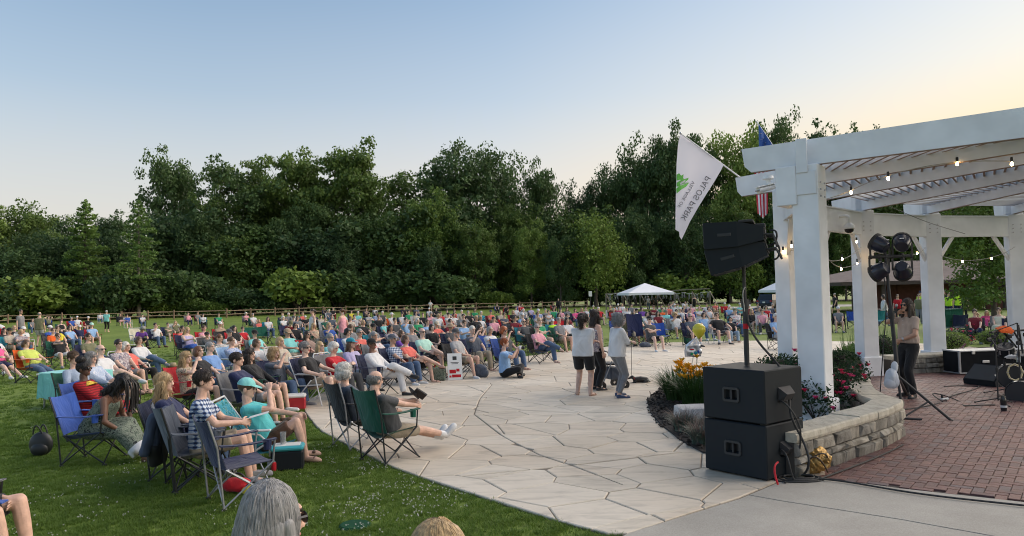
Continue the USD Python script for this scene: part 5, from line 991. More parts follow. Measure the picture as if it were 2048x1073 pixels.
# ------------------------------------------------------------------ the crowd, one row per person: where the head is in the photograph, then pose, clothes and chair
TILE = {'A': (0, 595), 'B': (240, 595), 'C': (480, 595), 'D': (720, 595), 'E': (960, 585), 'F': (1190, 565), 'G': (1380, 565)}
ROWS = '''
A 515 330 S w T.gr P.dn d.l ; A 765 300 U w T.ol P.bk n.b ; A 965 355 S2 w N.bk S.kh n.p ; A 1125 310 S m T.bl S.kh g.s ; A 1215 295 S3 m T.wh S.kh n.s/K.wh ; A 1390 300 S2 m T.bk S.gr n.s/K.wh ; A 1580 240 S m T.wh P.dn d.s
A 1890 255 S2 w J.bk K.strrw k.l ch:bk ; A 70 480 S w L.bk P.bk d.l ; A 150 480 S2 m T.be S.kh n.s/K.bk ; A 225 440 S w T.bk P.dn y.b ; A 370 460 A m T.wh S.gr g.s/K.wh ; A 330 500 P w T.flw P.dn y.b ; A 790 440 S m T.bl S.kh g.s/K.wh ; A 835 480 S2 w T.orr P.dn n.s ; A 905 450 E m T.ye S.gr n.s
A 1095 440 S w T.lb P.dn k.b ch:nv ; A 1255 440 U b T.nv S.gr n.s/K.wh ; A 1445 400 S m T.lb S.kh g.s/K.mt ; A 1395 560 S2 m T.ol P.dn d.s ; A 910 560 E w T.bk S.wh n.s sh ch:dgn ; A 420 665 R w T.lm P.dn n.b ch:orr fat:1.15
A 1870 655 S m T.flw S.gr d.s ch:nv ; A 1590 735 C m T.wh S.gr g.x sh fat:1.08 ; A 1990 695 S w T.co C.bk w.b fat:1.15 ch:*bk ; B 300 615 C w L.wh P.dn n.b ch:*bk ; B 290 458 F w T.pu P.bk g.c ch:*cr ; A 1165 845 S3 m L.hd P.ld n.s ch:dgn ; A 1445 850 C w L.tie S.dn g.b shoe:sandals ch:bk
X -14 678 R w T.hp S.nv n.s ; X -10 668 S m T.wh S.kh g.s
B 115 272 R m T.bl S.kh n.s ; B 355 268 S w T.wh P.dn d.s ; B 555 400 H w T.wh P.dn d.s ch:nv ; B 750 398 A b T.ol S.kh d.s ch:nv ; B 870 368 H g T.ol S.kh y.l ; B 985 445 S w T.co S.kh d.p ; B 1060 465 P w N.lv K.bl y.l fat:1.1 ; B 1070 238 H m T.pk P.nv n.s ; B 1225 230 S2 m T.gr S.gr n.s ; B 1310 258 A w J.wh P.bk d.s ; B 1555 252 S m T.gn S.kh n.s ; B 1985 235 A w T.pk P.bk w.c
B 1325 440 A w T.pk P.dn n.p ; B 1575 380 S m T.tn S.bk d.s/K.wh ; B 1650 462 F w T.br P.dn d.l ; B 1800 440 S2 w T.bk S.rd d.l ch:rd ; B 1930 458 S g T.rd S.kh n.s ; B 1365 545 S b T.dg S.bk d.s/K.bk ch:*dg ; B 1570 575 S2 w T.flbk P.bk a.s ; B 1725 500 A m T.wh S.kh g.s/K.dg ; B 1760 618 S w T.flb P.dn n.s fat:1.1 ch:*lb ; B 1420 700 S2 w T.sb P.dn g.s ; B 1240 765 S w T.bk P.dn a.b ; B 1040 848 H w T.flm S.bk y.l sh0 ; B 1855 865 S m T.nv S.gr d.s fat:1.14 ch:gr
C 205 250 S m T.wh S.kh g.s ; C 295 345 S g T.co S.kh y.l ; C 440 305 S w T.wh P.dn n.l ; C 230 510 R m T.aq S.kh n.s/K.bk ; C 270 650 S w T.wh P.dn n.b sh0 ; C 680 295 S w T.wh P.dn w.c ; C 745 365 F m T.mr P.gr n.s/K.ol fat:1.08 ; C 840 290 S m T.sl P.dn g.s/K.dg ; C 905 290 H w T.gr P.dn n.l ; C 1030 290 S2 b T.bk S.gr n.s/K.wh ; C 1275 275 S w T.be P.dn d.b ; C 1340 300 S m T.dgn P.bk k.s ; C 1400 395 H w T.bl P.dn y.l ch:gr ; C 1335 165 S w T.bk P.bk n.s ; C 1400 190 S m T.sl P.dn w.s
C 1465 165 S2 m T.bk P.mr n.s ; C 1755 200 S m T.ye S.kh d.s ; C 1740 300 S w T.be S.kh n.s ; C 1800 270 S3 m T.lg P.ld d.s ; C 1745 430 S2 w T.gr P.dn n.c ; C 1160 400 S w N.flm D.flm y.l ; C 870 400 S w T.bk P.bk k.b sh ch:nv ; C 755 490 R m T.aq S.kh g.s/K.tn fat:1.15 ; C 1060 525 S w T.strbk P.bk d.l sh ; C 1700 492 S w T.wh P.dn k.c ; C 1885 490 A m T.co S.kh g.s sh ; C 1750 640 S2 w L.lv P.ld n.l/K.te ; C 1480 710 P w T.rd P.dg w.c ch:*gr ; C 1260 690 S w T.flpu S.gr y.l ; C 1030 695 S3 m T.bk S.kh g.s sh fat:1.08 ch:*nv shoe:shoe_bk socks:wh ; C 540 780 H w T.sl P.dn y.b ; C 150 800 S w J.bk S.bk d.l
D 100 172 A m T.strbk P.bk d.s ; D 240 160 S w T.wh P.bk n.s ; D 290 268 S2 m T.bk P.bk d.s skin:t ; D 500 240 S m T.wh S.bk d.s/B.wh ch:orr ; D 662 235 S m T.wh S.kh d.s/K.bk ; D 692 152 S m T.bk P.bk d.s ; D 890 148 S m T.sl P.dn d.s ; D 1090 165 S m T.wh S.bk n.s/K.wh ch:dg ; D 1200 160 S2 m T.bk P.bk n.s ; D 990 240 S w T.bk P.lg n.s ; D 720 315 H m T.lb S.kh d.s ; D 1060 345 S m T.lb P.gr n.s ; D 810 425 S2 m T.gr P.dn g.s ; D 480 430 S w T.flw P.bk k.b ; D 210 410 A m T.gr P.dn d.s/K.bk
D 225 535 S m T.wred S.kh g.s ; D 656 515 S w T.pu P.dn n.b ; D 720 590 C w T.co S.bk n.b shoe:sandals ch:gr ; D 510 580 S m T.plaid P.dn g.s/K.sl skin:t ; D 185 648 C m J.wh P.wh d.s/K.bk skin:b shoe:shoe_bk ch:nv ; D 980 475 C m T.mt S.dg g.x sh fat:1.06 shoe:sandals ; D 1130 420 S2 w T.bk S.bk d.b ; D 1205 375 P w T.co P.bk y.s/K.be ; D 1235 255 S w T.wh S.gr y.b ; D 1270 225 S m T.rd S.gr n.s ; D 1390 240 A m T.wh S.kh n.s/K.bk ; D 1480 245 S w T.wh S.kh d.b ; D 1630 260 S w T.gr P.dg d.s fat:1.25 ; D 1705 210 S m T.bk S.gr g.s fat:1.15 ; D 1910 215 S w T.te S.kh w.s
D 1830 285 S2 w T.bk S.kh y.s ; D 1895 282 S w T.wh S.kh y.b ; D 1430 412 S m T.dg P.gr g.s/B.tn ; D 1510 492 S2 m T.lg S.kh g.s/K.dg beard:g ch:bk ; D 1770 445 H m T.sl P.kh w.s shoe:sandals ch:nv ; D 1880 430 H w T.bk P.dn d.l ; E 155 535 A w T.wh P.dn g.b ch:bl ; E 215 380 S w T.pk P.bk d.s ; E 380 318 A m T.sl S.kh n.s ; E 330 288 S w T.be S.kh y.b ; E 265 180 S m T.bk P.bk d.s ; E 405 195 H w T.bk P.bk d.l ; E 565 225 S m T.wh S.kh d.s ; E 620 185 H w T.pk S.kh n.s ; E 655 190 S w T.rd P.dn n.b ch:rd
E 520 280 S2 w T.bk P.bk y.b ; E 666 320 S m T.lb S.kh g.s/K.wh ; E 800 225 S w T.lv P.nv n.s ; E 548 372 S w T.mr P.bk d.s ; E 690 412 S3 m T.dg P.bk g.x sh beard:g fat:1.15 shoe:shoe_gr ; E 742 405 S w T.bk P.bk d.l ; E 905 310 A m T.lg S.kh d.s ; E 895 497 C w T.pk P.dn g.s sh ch:bk shoe:sandals ; E 375 540 H w T.dg P.dn r.c sh ch:bl ; E 1030 255 S m T.gr S.kh g.s ; E 1076 280 A w N.wh S.kh d.p ; E 1150 165 S w T.bk P.bk n.s ; E 1160 240 S m T.gn S.gr n.s ; E 1242 320 S w T.mr P.bk d.b ; E 1370 240 S2 w T.gr P.dn n.l
E 1500 255 S w T.hp P.dn n.b ; E 1600 245 S w T.pk S.kh y.l ; E 1662 232 S m T.wh S.kh n.s ; E 1682 270 S g T.orr S.kh n.l ; E 1785 205 S w T.be P.dn w.s ; E 1865 230 S3 m T.rd S.kh w.s fat:1.12 ; E 1370 330 S m T.mr P.dn d.s ; E 1368 395 S w T.wh P.bk d.l ; E 1140 420 S b T.hiv S.dn d.s/K.wh ch:te ; E 1240 390 S2 m T.gr S.kh g.s
F 240 365 H m T.br S.kh g.x ; F 300 410 S w T.gr S.kh w.s ; F 368 372 S m T.mg P.gr d.s ; F 425 335 S w T.wh S.kh y.b ; F 362 335 S m T.wh S.gr g.s/K.wh ; F 500 392 A w T.wh S.kh d.s ; F 575 340 S m T.gr S.kh d.s ; F 655 412 S m T.lv S.kh d.s/K.bk ; F 742 390 S2 w T.pu P.dn d.b ; F 332 530 S g T.pk S.kh y.s ; F 490 502 H m T.ol P.kh d.s sh shoe:shoe_bk fat:1.06 ; F 855 532 A m T.dg S.bk g.s/K.bk sh shoe:shoe_wh fat:1.06 noch ; F 920 362 A m T.mr S.gr n.s/K.br ; F 990 452 S w T.mr P.dn d.l fat:1.1 ; F 1060 402 S w T.orr S.kh n.s ; F 1122 430 S w T.aq S.wh g.s
F 1256 472 H w T.wh S.lg y.c fat:1.14 shoe:shoe_gr ch:gr ; F 1495 490 S m T.sl S.bk g.s sh shoe:shoe_bk socks:wh ; F 1282 420 S w T.bk P.bk d.s ; F 1225 295 S m T.gr S.kh n.s ; F 1252 337 U m T.wh S.kh g.s/K.wh ; F 1420 297 H w T.be S.kh n.l ; F 1340 390 S m T.wh S.gr g.s/K.wh ; F 1388 397 S2 w T.wred S.kh d.s ; F 1498 410 S w T.pk S.kh n.s ; F 1640 375 A m T.wh S.kh g.x ; F 1790 380 S w N.wh S.kh d.b ; F 1890 310 S w T.co S.kh d.s ; F 1920 470 S3 m T.bk S.dg n.s sh fat:1.22 shoe:shoe_bk socks:wh ch:*wh
G 545 320 S w T.rd S.kh w.s/K.wh ; G 615 355 S m T.lb S.gr g.s/K.wh ; G 690 390 S2 m T.sl S.kh w.s ; G 710 410 A m L.wred P.dn g.s/K.ol fat:1.1 ; G 385 410 S g T.be S.kh y.l ; G 632 540 S g T.bk P.ld d.b ; G 930 345 S m T.mr P.gr d.s/K.wh ; G 970 420 S2 w L.bk S.gr y.l ; G 1130 420 S w T.pk P.dg n.s ; G 1195 365 S w T.rd S.kh d.b ; G 1090 375 S3 m T.gr S.kh g.s ; G 1352 485 S m T.lb S.lg w.s ch:bk ; G 1720 400 S m T.lb S.kh n.s ; G 1695 500 GS w T.gr P.gr n.b noch
'''
CW = dict(wh='white', lg='light grey', gr='grey', dg='charcoal', bk='black', nv='navy', bl='blue', lb='light blue', sb='dusty blue', tq='turquoise', aq='aqua', te='teal', gn='green', dgn='dark green', ol='olive', mt='mint', ye='yellow', lm='lime', hv='neon yellow', orr='orange', co='coral', pk='pink', hp='hot pink', rd='red', mr='maroon', pu='purple', lv='lavender', br='brown', tn='tan', kh='khaki', be='beige', dn='denim', ld='pale denim', cr='cream', sl='slate', tp='taupe', mg='magenta', hd='pale blue', plaid='plaid', plaidb='plaid', strred='red striped', strrw='striped', strbk='dark striped', flw='pale patterned', flb='blue patterned', flbk='black and white floral', flm='flowery', flg='green patterned', flpu='violet patterned', tie='mottled blue', hiv='neon yellow', wred='red and white')
TW = {'T': 'tee', 'L': 'long sleeves', 'N': 'tank top', 'J': 'jacket'}; BW = {'P': 'trousers', 'S': 'shorts', 'C': 'capris', 'L': 'leggings', 'K': 'skirt', 'D': 'dress', 'M': 'long dress'}
PW = {'S': 'seated', 'S2': 'seated', 'S3': 'seated', 'R': 'reclining', 'A': 'arms folded', 'C': 'legs crossed', 'H': 'hand raised to face', 'P': 'looking down at hands', 'U': 'hands behind head', 'F': 'leaning forward', 'E': 'arm stretched out', 'GS': 'sitting on the ground', 'V': 'holding up a camera'}
ANCH = [('the turquoise table', 152, 700), ('the stander in olive', 78, 650), ('the stander in grey', 43, 640), ('the stander in patterned aqua', 214, 650), ('the straw hat', 345, 710), ('the green double chair', 515, 660), ('the white tank stander', 626, 640), ('the pink skirt stander', 683, 640), ('the white tracksuit sitter', 748, 705), ('the white poster board', 908, 722), ('the seated photographer', 1012, 700), ('the empty red camp chair', 1130, 650), ('the white topped standers', 1188, 690), ('the black clad stander', 1117, 612), ('the tall navy chair', 1278, 660), ('the white canopy tent', 1290, 590), ('the stander under the canopy', 1298, 605), ('the yellow balloon', 1398, 683), ('the white framed lawn chair', 1425, 670), ('the black loudspeaker pole', 1490, 640), ('the parked dark car', 1540, 600), ('the plaid shirted sitter', 450, 790), ('the fence side photographer', 861, 612), ('the first cypress trunk', 280, 620), ('the fence post line', 420, 632)]
def where(px, py):
    d = [math.hypot(px - x, 2. * (py - y)) for _, x, y in ANCH]; n, ax, ay = ANCH[int(np.argmin(d))]; dx, dy = px - ax, py - ay
    side = 'left of' if dx < 0 else 'right of'
    if abs(dx) > 2.2 * abs(dy): return side, n
    return ('in front and ' if dy > 0 else 'behind and ') + side, n
def face_to(p, tx=8.6, ty=11.0, jit=0.): return math.atan2(-(tx - p[0]), ty - p[1]) + jit
def fence_y(px): return float(np.interp(px, [-170, 345, 1173, 1700, 2200], [82, 95, 113, 105, 90])) - 2.5
cr = np.random.default_rng(2024)
def head_top(pk, tall=1.): J = joints(pk); return (J.head + A_(0, 0, .125)) * A_(1, 1, tall)
SHORT = {'tee': 'tee'}
people = []
for row in ROWS.replace('\n', ';').split(';'):
    w = row.split()
    if not w: continue
    opt = dict((t.split(':', 1) + [''])[:2] for t in w[8:]); tile = w[0]
    px, py = (float(w[1]), float(w[2])) if tile == 'X' else (TILE[tile][0] + float(w[1]) / 7.877, TILE[tile][1] + float(w[2]) / 7.877)
    people.append(dict(px=px, py=py, pose=w[3], sex=w[4], top=w[5], bot=w[6], hair=w[7], opt=opt))
# sitters between them, seen only as heads and shoulders in the packed middle rows
fq = np.random.default_rng(51); HX = [(q['px'], q['py']) for q in people]; tries = 0; extra = 0
while extra < 96 and tries < 12000:
    tries += 1; px = fq.uniform(560, 1560) if extra < 74 else fq.uniform(0, 560); py = fq.uniform(.022 * (1560 - px) + 604, 684 if px < 900 else 660)
    sc = (py - yh(px)) / .86
    if sc < 13 or min(max(abs(px - a) / (sc * .42), abs(py - b) / (sc * .20)) for a, b in HX) < 1.: continue
    if patio.buffer(1.0).contains(Point(*G(px, py, 1.2)[:2])) or (1150 < px < 1245): continue
    HX.append((px, py)); extra += 1; sx = 'mw'[int(fq.integers(2))]
    people.append(dict(px=px, py=py, pose=['S', 'S2', 'S3', 'A', 'S', 'P', 'C'][int(fq.integers(7))], sex=sx, top='T.' + ['wh', 'gr', 'bk', 'lb', 'nv', 'pk', 'co', 'be', 'lg', 'dg', 'wh', 'mr', 'flb', 'aq', 'gn', 'sl'][int(fq.integers(16))], bot='S.kh' if sx == 'm' else 'P.dn', hair='gnwdny'[int(fq.integers(6))] + ('.s' if sx == 'm' else '.b') + (['/K.wh', '/K.dg', '/K.nv'][int(fq.integers(3))] if fq.random() < .3 and sx == 'm' else ''), opt={}))
def count(t): return len(t.replace(',', ' ').replace('-', ' ').split())
def clothes(q, full=True):
    tg, tc = q['top'].split('.'); bg, bc = q['bot'].split('.'); hat = q['hair'].partition('/')[2]
    if bg == 'D': return '%s sundress' % CW[bc]
    s = '%s %s' % (CW[tc], TW[tg])
    if hat: s += ', %s %s' % (CW[hat[2:]], {'K': 'cap', 'B': 'hat', 'V': 'visor'}[hat[0]])
    elif full: s += ', %s %s' % (CW[bc], BW[bg])
    return s
LAB = {}
for q in people:
    side, anc = where(q['px'], q['py']); q['loc'] = (side, anc); LAB.setdefault((clothes(q), side, anc), []).append(q)
ORD = ('', 'second ', 'third ', 'fourth ')
for key, qs in LAB.items():
    ax = [a for a in ANCH if a[0] == key[2]][0]; qs.sort(key=lambda q: math.hypot(q['px'] - ax[1], q['py'] - ax[2]))
    for k, q in enumerate(qs): q['ord'] = ORD[k] if len(qs) > 1 and k else ('nearest ' if len(qs) > 1 else '')
USED = set()
for q in people:
    tail = '%s%s %s' % (q['ord'], *q['loc']); p = PW[q['pose']]
    for t in ('person in %s, %s, %s' % (clothes(q), p, tail), 'person in %s, %s' % (clothes(q), tail), 'person in %s, %s' % (clothes(q, False), tail), 'person in %s, %s' % (clothes(q, False).split(',')[0], tail)):
        if count(t) <= 16: break
    q['label'] = t
    for t in ('%s folding chair under the {} sitter, {}'.format(clothes(q, False), tail), '%s chair under {}, {}'.format(clothes(q, False), tail), '%s chair under {}, {}'.format(clothes(q, False).split(',')[0], tail)):
        if count(t) + 1 <= 16: break
    q['chlabel'] = t.replace('folding chair', 'chair') if count(t) > 14 else t
CC = ['nv', 'bk', 'gr', 'nv', 'bl', 'dgn', 'dg', 'mr', 'nv', 'rd', 'te', '*wh']
for q in people:
    o_ = q['opt']; kid = q['sex'] in 'bg'; tall = .84 if kid else (.95 if q['sex'] == 'w' else 1.) * cr.uniform(.98, 1.03); fat = float(o_.get('fat', cr.uniform(.98, 1.08))) * (.86 if kid else 1.)
    ht = head_top(q['pose'], tall); lim = fence_y(q['px']); c = G(q['px'], q['py'], ht[2]) if q['py'] > yh(q['px']) + 4 else W(q['px'], q['py'], lim)
    if not 0 < c[1] < lim: c = W(q['px'], q['py'], lim)
    rz = face_to(c, jit=cr.uniform(-.14, .14)); hx = np.array([math.cos(rz) * ht[0] - math.sin(rz) * ht[1], math.sin(rz) * ht[0] + math.cos(rz) * ht[1]]) if q['pose'] != 'F' else np.array([0, 0.]); at = (c[0] - hx[0], c[1] - hx[1], 0)
    s = F / at[1]; lod = 0 if s > 100 else 1 if s > 34 else 2; sex = 'm' if q['sex'] in 'mb' else 'w'
    skin = o_.get('skin') or ['l', 'l', 'p', 'l', 't', 'p'][int(cr.integers(6))]; shoe = o_.get('shoe') or ['shoe_gr', 'shoe_wh', 'shoe_bk', 'sandals', 'shoe_br'][int(cr.integers(5))]
    person(q['label'], at, rz, q['pose'], sex, q['top'], q['bot'], q['hair'], skin, shoe, lod, fat, tall, 'audience seated on the lawn', 'sh' in o_, beard=o_.get('beard'), socks=o_.get('socks')); q['at'] = at; q['rz'] = rz
    if q['pose'] != 'GS' and 'noch' not in o_:
        code = o_.get('ch') or CC[int(cr.integers(len(CC)))]
        cl_ = q['chlabel'] % (CW[code.lstrip('*')] + (' lawn' if code[0] == '*' else ''))
        for cut in (' lawn', 'folding ', ' sitter', 'the ', 'black and white '):
            if count(cl_) > 16: cl_ = cl_.replace(cut, '', 1)
        if cl_ in USED: cl_ = 'farther ' + cl_.replace('folding ', '')
        USED.add(cl_); chair_for(code, cl_, at, rz, (1, 1, .9) if kid else (1, 1, 1) if o_.get('fat', '1') < '1.1' else (1.1, 1.05, 1.))
# ------------------------------------------------------------------ people who stand apart or sit in front
POSES.update({
 'LB': pose(hip=.27, lean=.50, pitch=.15, hl=(-.16, .42, .52), hr=(.03, .02, .88), er=(.6, .5, -.9), al=(-.14, .40, .09), ar=(.14, .46, .09)),
 'BK': pose(lean=.32, pitch=.22, hl=(-.07, .36, .80), hr=(.10, .34, .76), el=(-.8, -.2, -.7), er=(.8, -.2, -.7), al=(-.02, .86, .17), ar=(.07, .92, .20), tl=(-.03, .10, .16), tr=(.05, .10, .16)),
 'PL': pose(lean=-.02, pitch=.0, yaw=-.05, hl=(-.10, .38, .72), hr=(.12, .40, .74), el=(-.8, -.3, -.6), er=(.8, -.3, -.6)),
 'SG': pose(hip=.93, lean=.03, pitch=-.02, hl=(-.02, .22, 1.04), hr=(.05, .19, 1.50), el=(-1, -.4, .1), er=(.75, .5, -.6), al=(-.12, .06, .09), ar=(.13, -.06, .09), kl=(0, 1, .1), kr=(0, 1, .1)),
 'BD': pose(lean=-.62, pitch=.75, hl=(-.13, .42, .50), hr=(.13, .44, .46), al=(-.10, .62, .09), ar=(.16, .74, .09))})
GRP = None
def near(label, px, py, pk, sex, top, bot, hair, ground=None, face=(8.6, 11.0), rz=None, tall=1., fat=1., **k):
    """placed by the head's top pixel, or by a ground pixel"""
    ht = head_top(pk, tall)
    if ground is None:
        c = G(px, py, ht[2]); r = face_to(c, *face) if rz is None else rz; at = (c[0] - (math.cos(r) * ht[0] - math.sin(r) * ht[1]), c[1] - (math.sin(r) * ht[0] + math.cos(r) * ht[1]), 0)
    else: at = tuple(ground); r = face_to(at, *face) if rz is None else rz
    o, J = person(label, at, r, pk, sex, top, bot, hair, fat=fat, tall=tall, **k); return o, J, at, r
def D_(dx, dy): return math.atan2(-dx, dy)
NG = 'folding chairs set out on the lawn'
# left pair in blue chairs
o, J, at, r = near('person in red striped wrap and sunglasses in the left blue chair', 168, 722, 'S', 'w', 'L.strred', 'D.strred', 'k.u', skin='d', lod=0, shades=True, tall=.98, shoe='sandals')
camp_chair('bright blue camp chair at the far left, under the red wrap', at, r, 'bl', group=NG)
part('scarf', tm(hull(np.vstack([disc(J.neck - J.up * .03, J.up, .095), disc(J.neck - J.up * .10 + J.fw * .03, J.up, .15)]))), plain('scarf_yellow', (.55, .38, .04), .8, .5, 40.), o, True)
b0 = G(184, 924)
o, J, at, r = near('person bending forward in green patterned dress with white hem', 0, 0, 'BD', 'w', 'N.flg', 'M.flg', 'k.l', ground=(b0[0], b0[1], 0), rz=D_(1, .05), skin='b', lod=0, shoe='sandals')
part('hem', tm(hull(np.vstack([disc(J.kn[i] + (J.an[i] - J.kn[i]) * .62, J.an[i] - J.kn[i], .112) for i in (0, 1)] + [disc(J.kn[i] + (J.an[i] - J.kn[i]) * .86, J.an[i] - J.kn[i], .115) for i in (0, 1)]))), cloth('wh'), o, True)
br = np.random.default_rng(3)
for k in range(22):
    a = br.uniform(-1, 1); p = J.head + J.R @ A_(.07 * a, -.02 + br.uniform(-.06, .05), .05); part('braid', tube(spline([p, p + A_(a * .05, .07, .0), p + A_(a * .08, .12, -.16), p + A_(a * .08 + br.normal(0, .02), .12 + br.normal(0, .03), -.42)], 8), .009, 5), LOOKS['hair_k'], o, True)
camp_chair('bright blue camp chair nearer the camera, under the green patterned dress', at, r, 'bl', group=NG)
# plaid, blonde and teal
o, J, at, r = near('person in blue plaid shirt holding a paper, nearest sitter on the left lawn', 408, 739, 'PL', 'm', 'T.plaid', 'S.kh', 'd.s', lod=0, tall=1.03, fat=1.08, shoe='shoe_gr')
camp_chair('dark slate camp chair under the plaid shirted sitter', at, r, 'sl', group=NG)
hw = J.wr[0] + A_(.06, .10, .02); part('paper', fabric(lambda u, v: hw + A_(-.02 + u * .16, v * .2, .03 + .05 * v), 2, 2, .003), LOOKS['camera_white'], o)
c = W(374, 746, at[1] + .55); o, J, at2, r = near('person in navy top half hidden behind the plaid shirt', 0, 0, 'S', 'w', 'T.nv', 'P.dn', 'y.l', ground=(c[0] - .1, c[1], 0), lod=0, tall=1.0)
camp_chair('navy camp chair half hidden behind the plaid shirted sitter', at2, r, 'nv', group=NG)
o, J, at, r = near('person in teal tee and aqua cap slouching with hand at mouth in beach chair', 497, 757, 'LB', 'm', 'T.tq', 'S.br', 'n.s/K.aq', lod=0, tall=1.04, fat=1.12, shoe='sandals')
bc = thing('beach_chair', 'low beach chair of tropical green cloth with white arms, under the teal tee', 'chair', at, r, None)
part('seat', fabric(lambda u, v: ((u - .5) * .54, -.2 + v * .5, .17 + .06 * v - .03 * math.sin(PI * v)), 4, 6), cloth('beach'), bc, True); part('backrest', fabric(lambda u, v: ((u - .5) * .54, -.18 - .42 * v, .18 + .62 * v), 4, 6), cloth('beach'), bc, True)
for s in (-1, 1):
    part('frame', tube([(s * .28, -.16, .17), (s * .28, -.62, .83)], .013, 8), LOOKS['frame_white'], bc, 40); part('leg', tube([(s * .29, .34, .015), (s * .29, -.05, .40), (s * .29, -.40, .46)], .013, 8), LOOKS['frame_white'], bc, 40); part('leg', tube([(s * .29, -.42, .015), (s * .29, .12, .34)], .013, 8), LOOKS['frame_white'], bc, 40); part('armrest', box((s * .29, -.14, .455), (.06, .46, .025), bev=.01), LOOKS['frame_white'], bc)
part('top_bar', tube([(-.28, -.62, .83), (.28, -.62, .83)], .013, 8), LOOKS['frame_white'], bc, 40)
# green chair couple
o, J, at, r = near('person in charcoal tee and white sneakers reading a book in green chair', 0, 0, 'BK', 'm', 'T.dg', 'S.kh', 'g.x', ground=tuple(G(778, 921)), rz=D_(.72, .69), lod=0, tall=.95, fat=1.08, shoe='shoe_wh', socks='wh')
camp_chair('tall dark green camp chair standing on the patio edge', at, r, 'dgn', group=NG, tall=1.06, scale=(.94, .97, 1.))
h2 = (J.wr[0] + J.wr[1]) / 2 + A_(0, .07, .06); part('book', join([bar(h2 + A_(-.12, .0, .10), h2 + A_(.0, .02, .02), .16, .02, (0, 1, 1)), bar(h2 + A_(.12, .0, .10), h2 + A_(.0, .02, .02), .16, .02, (0, 1, 1))]), LOOKS['black_matte'], o)
o2, J2, at3, r3 = near('person in slate top beyond the tall green chair', 0, 0, 'C', 'w', 'T.sl', 'C.bk', 'w.c', ground=tuple(G(714, 893)), rz=D_(.80, .6), lod=0, tall=.95, shoe='sandals')
camp_chair('black camp chair left of the tall green chair', at3, r3, 'bk', 'frame_grey', group=NG, tall=1.04, scale=(.94, .97, 1.))
# backs of heads at the bottom edge
o, J, at, r = near('person with glasses seen from behind, only the head showing at the bottom edge', 548, 964, 'SH', 'w', 'T.sl', 'P.dn', 'g.l', rz=D_(.75, .65), tall=1.08, lod=0)
chair_for('dg', 'charcoal camp chair under the head with glasses at the bottom edge', at, r)
part('glasses', in_head(J, tm(union([hull([[s * .070, .088, .012], [s * .070, .088, .018], [s * .081, -.02, .010], [s * .081, -.02, .016], [s * .074, .088, .012], [s * .085, -.02, .013]]) for s in (-1, 1)] + [hull(ICO[1] * A_(.028, .006, .02) + A_(s * .036, .093, .004)) for s in (-1, 1)]))), LOOKS['shades'], o)
# long straight hair falling down the back, as strands
def strands(J, o, mat, n, ln, seed):
    q = np.random.default_rng(seed); P, Cn = [], []
    for k in range(n):
        az = q.uniform(-2.5, 2.5); el_ = q.uniform(.0, 1.); d = A_(math.sin(az) * .084, -math.cos(az) * .098, 0); e = A_(0, -.018, .036)
        top = e + A_(d[0] * .35 * el_, d[1] * .35 * el_, .097); pts = [top, e + d * .75 + A_(0, 0, .065), e + d * 1.06 + A_(0, 0, .0), e + d * 1.12 + A_(0, -.02, -.12), e + d * 1.12 + A_(q.normal(0, .02), -.03 + q.normal(0, .015), -ln * q.uniform(.8, 1.1))]
        c = spline(pts, 12) + q.normal(0, .0015, (12, 3)); P.append(c @ J.R.T + J.head); Cn.append(12)
    c = UsdGeom.BasisCurves.Define(stage, str(o.GetPath()) + '/hair_strands'); c.CreateTypeAttr('linear'); c.CreatePointsAttr(Vt.Vec3fArray.FromNumpy(np.vstack(P).astype(np.float32))); c.CreateCurveVertexCountsAttr(Cn); c.CreateWidthsAttr([.0035]); c.SetWidthsInterpolation('constant'); UsdShade.MaterialBindingAPI.Apply(c.GetPrim()).Bind(LOOKS[mat]); tag(c.GetPrim(), kind='stuff')
strands(J, o, 'hair_g', 1500, .40, 8)
o, J, at, r = near('person whose head just peeks up at the bottom edge', 886, 1043, 'SH', 'w', 'T.lb', 'S.kh', 'y.s', rz=D_(.9, .3), tall=.98, lod=0)
chair_for('bl', 'blue camp chair under the peeking head at the bottom edge', at, r); strands(J, o, 'hair_y', 900, .16, 9)
kp = G(26, 1000, .56); rk = D_(1, .12)
o, J, at, r = near('bare knees of a person at the left edge holding a blue phone', 0, 0, 'S', 'm', 'T.gr', 'S.bk', 'n.s', ground=(kp[0] - .50, kp[1] - .06, 0), rz=rk, lod=0, fat=1.15)
part('phone', box(J.wr[1] + A_(.0, .12, .03), (.08, .15, .012)), cloth('bl'), o); chair_for('gr', 'grey camp chair at the left edge under the bare kneed sitter', at, r)

# the three who stand on the patio, and their walker and dog
a = G(1168, 794); near('stander in baggy white tee and black shorts seen from behind', 0, 0, 'TC', 'w', 'T.wh', 'S.bk', 'd.p', ground=(a[0], a[1], 0), rz=D_(.35, .9), tall=.955, fat=1.12, lod=0, shoe='sandals', skin='l')
a = G(1236, 797); oW, JW, atW, rW = near('stander in white long sleeves and grey leggings holding a dog leash', 0, 0, 'TC', 'w', 'L.wh', 'L.gr', 'g.b', ground=(a[0], a[1], 0), rz=D_(.9, .25), tall=.96, fat=1.12, lod=0, shoe='shoe_nv', shades=True)
a = G(1193, 783); near('stander in pale floral top between the two in white', 0, 0, 'T', 'w', 'N.flw', 'P.bk', 'd.l', ground=(a[0], a[1], 0), rz=D_(.8, .4), tall=.985, lod=0, shoe='shoe_bk')
a = G(1215, 778); wk_ = thing('walker', 'silver rollator walker with dark basket behind the leggings', 'walker', a, D_(.9, .3))
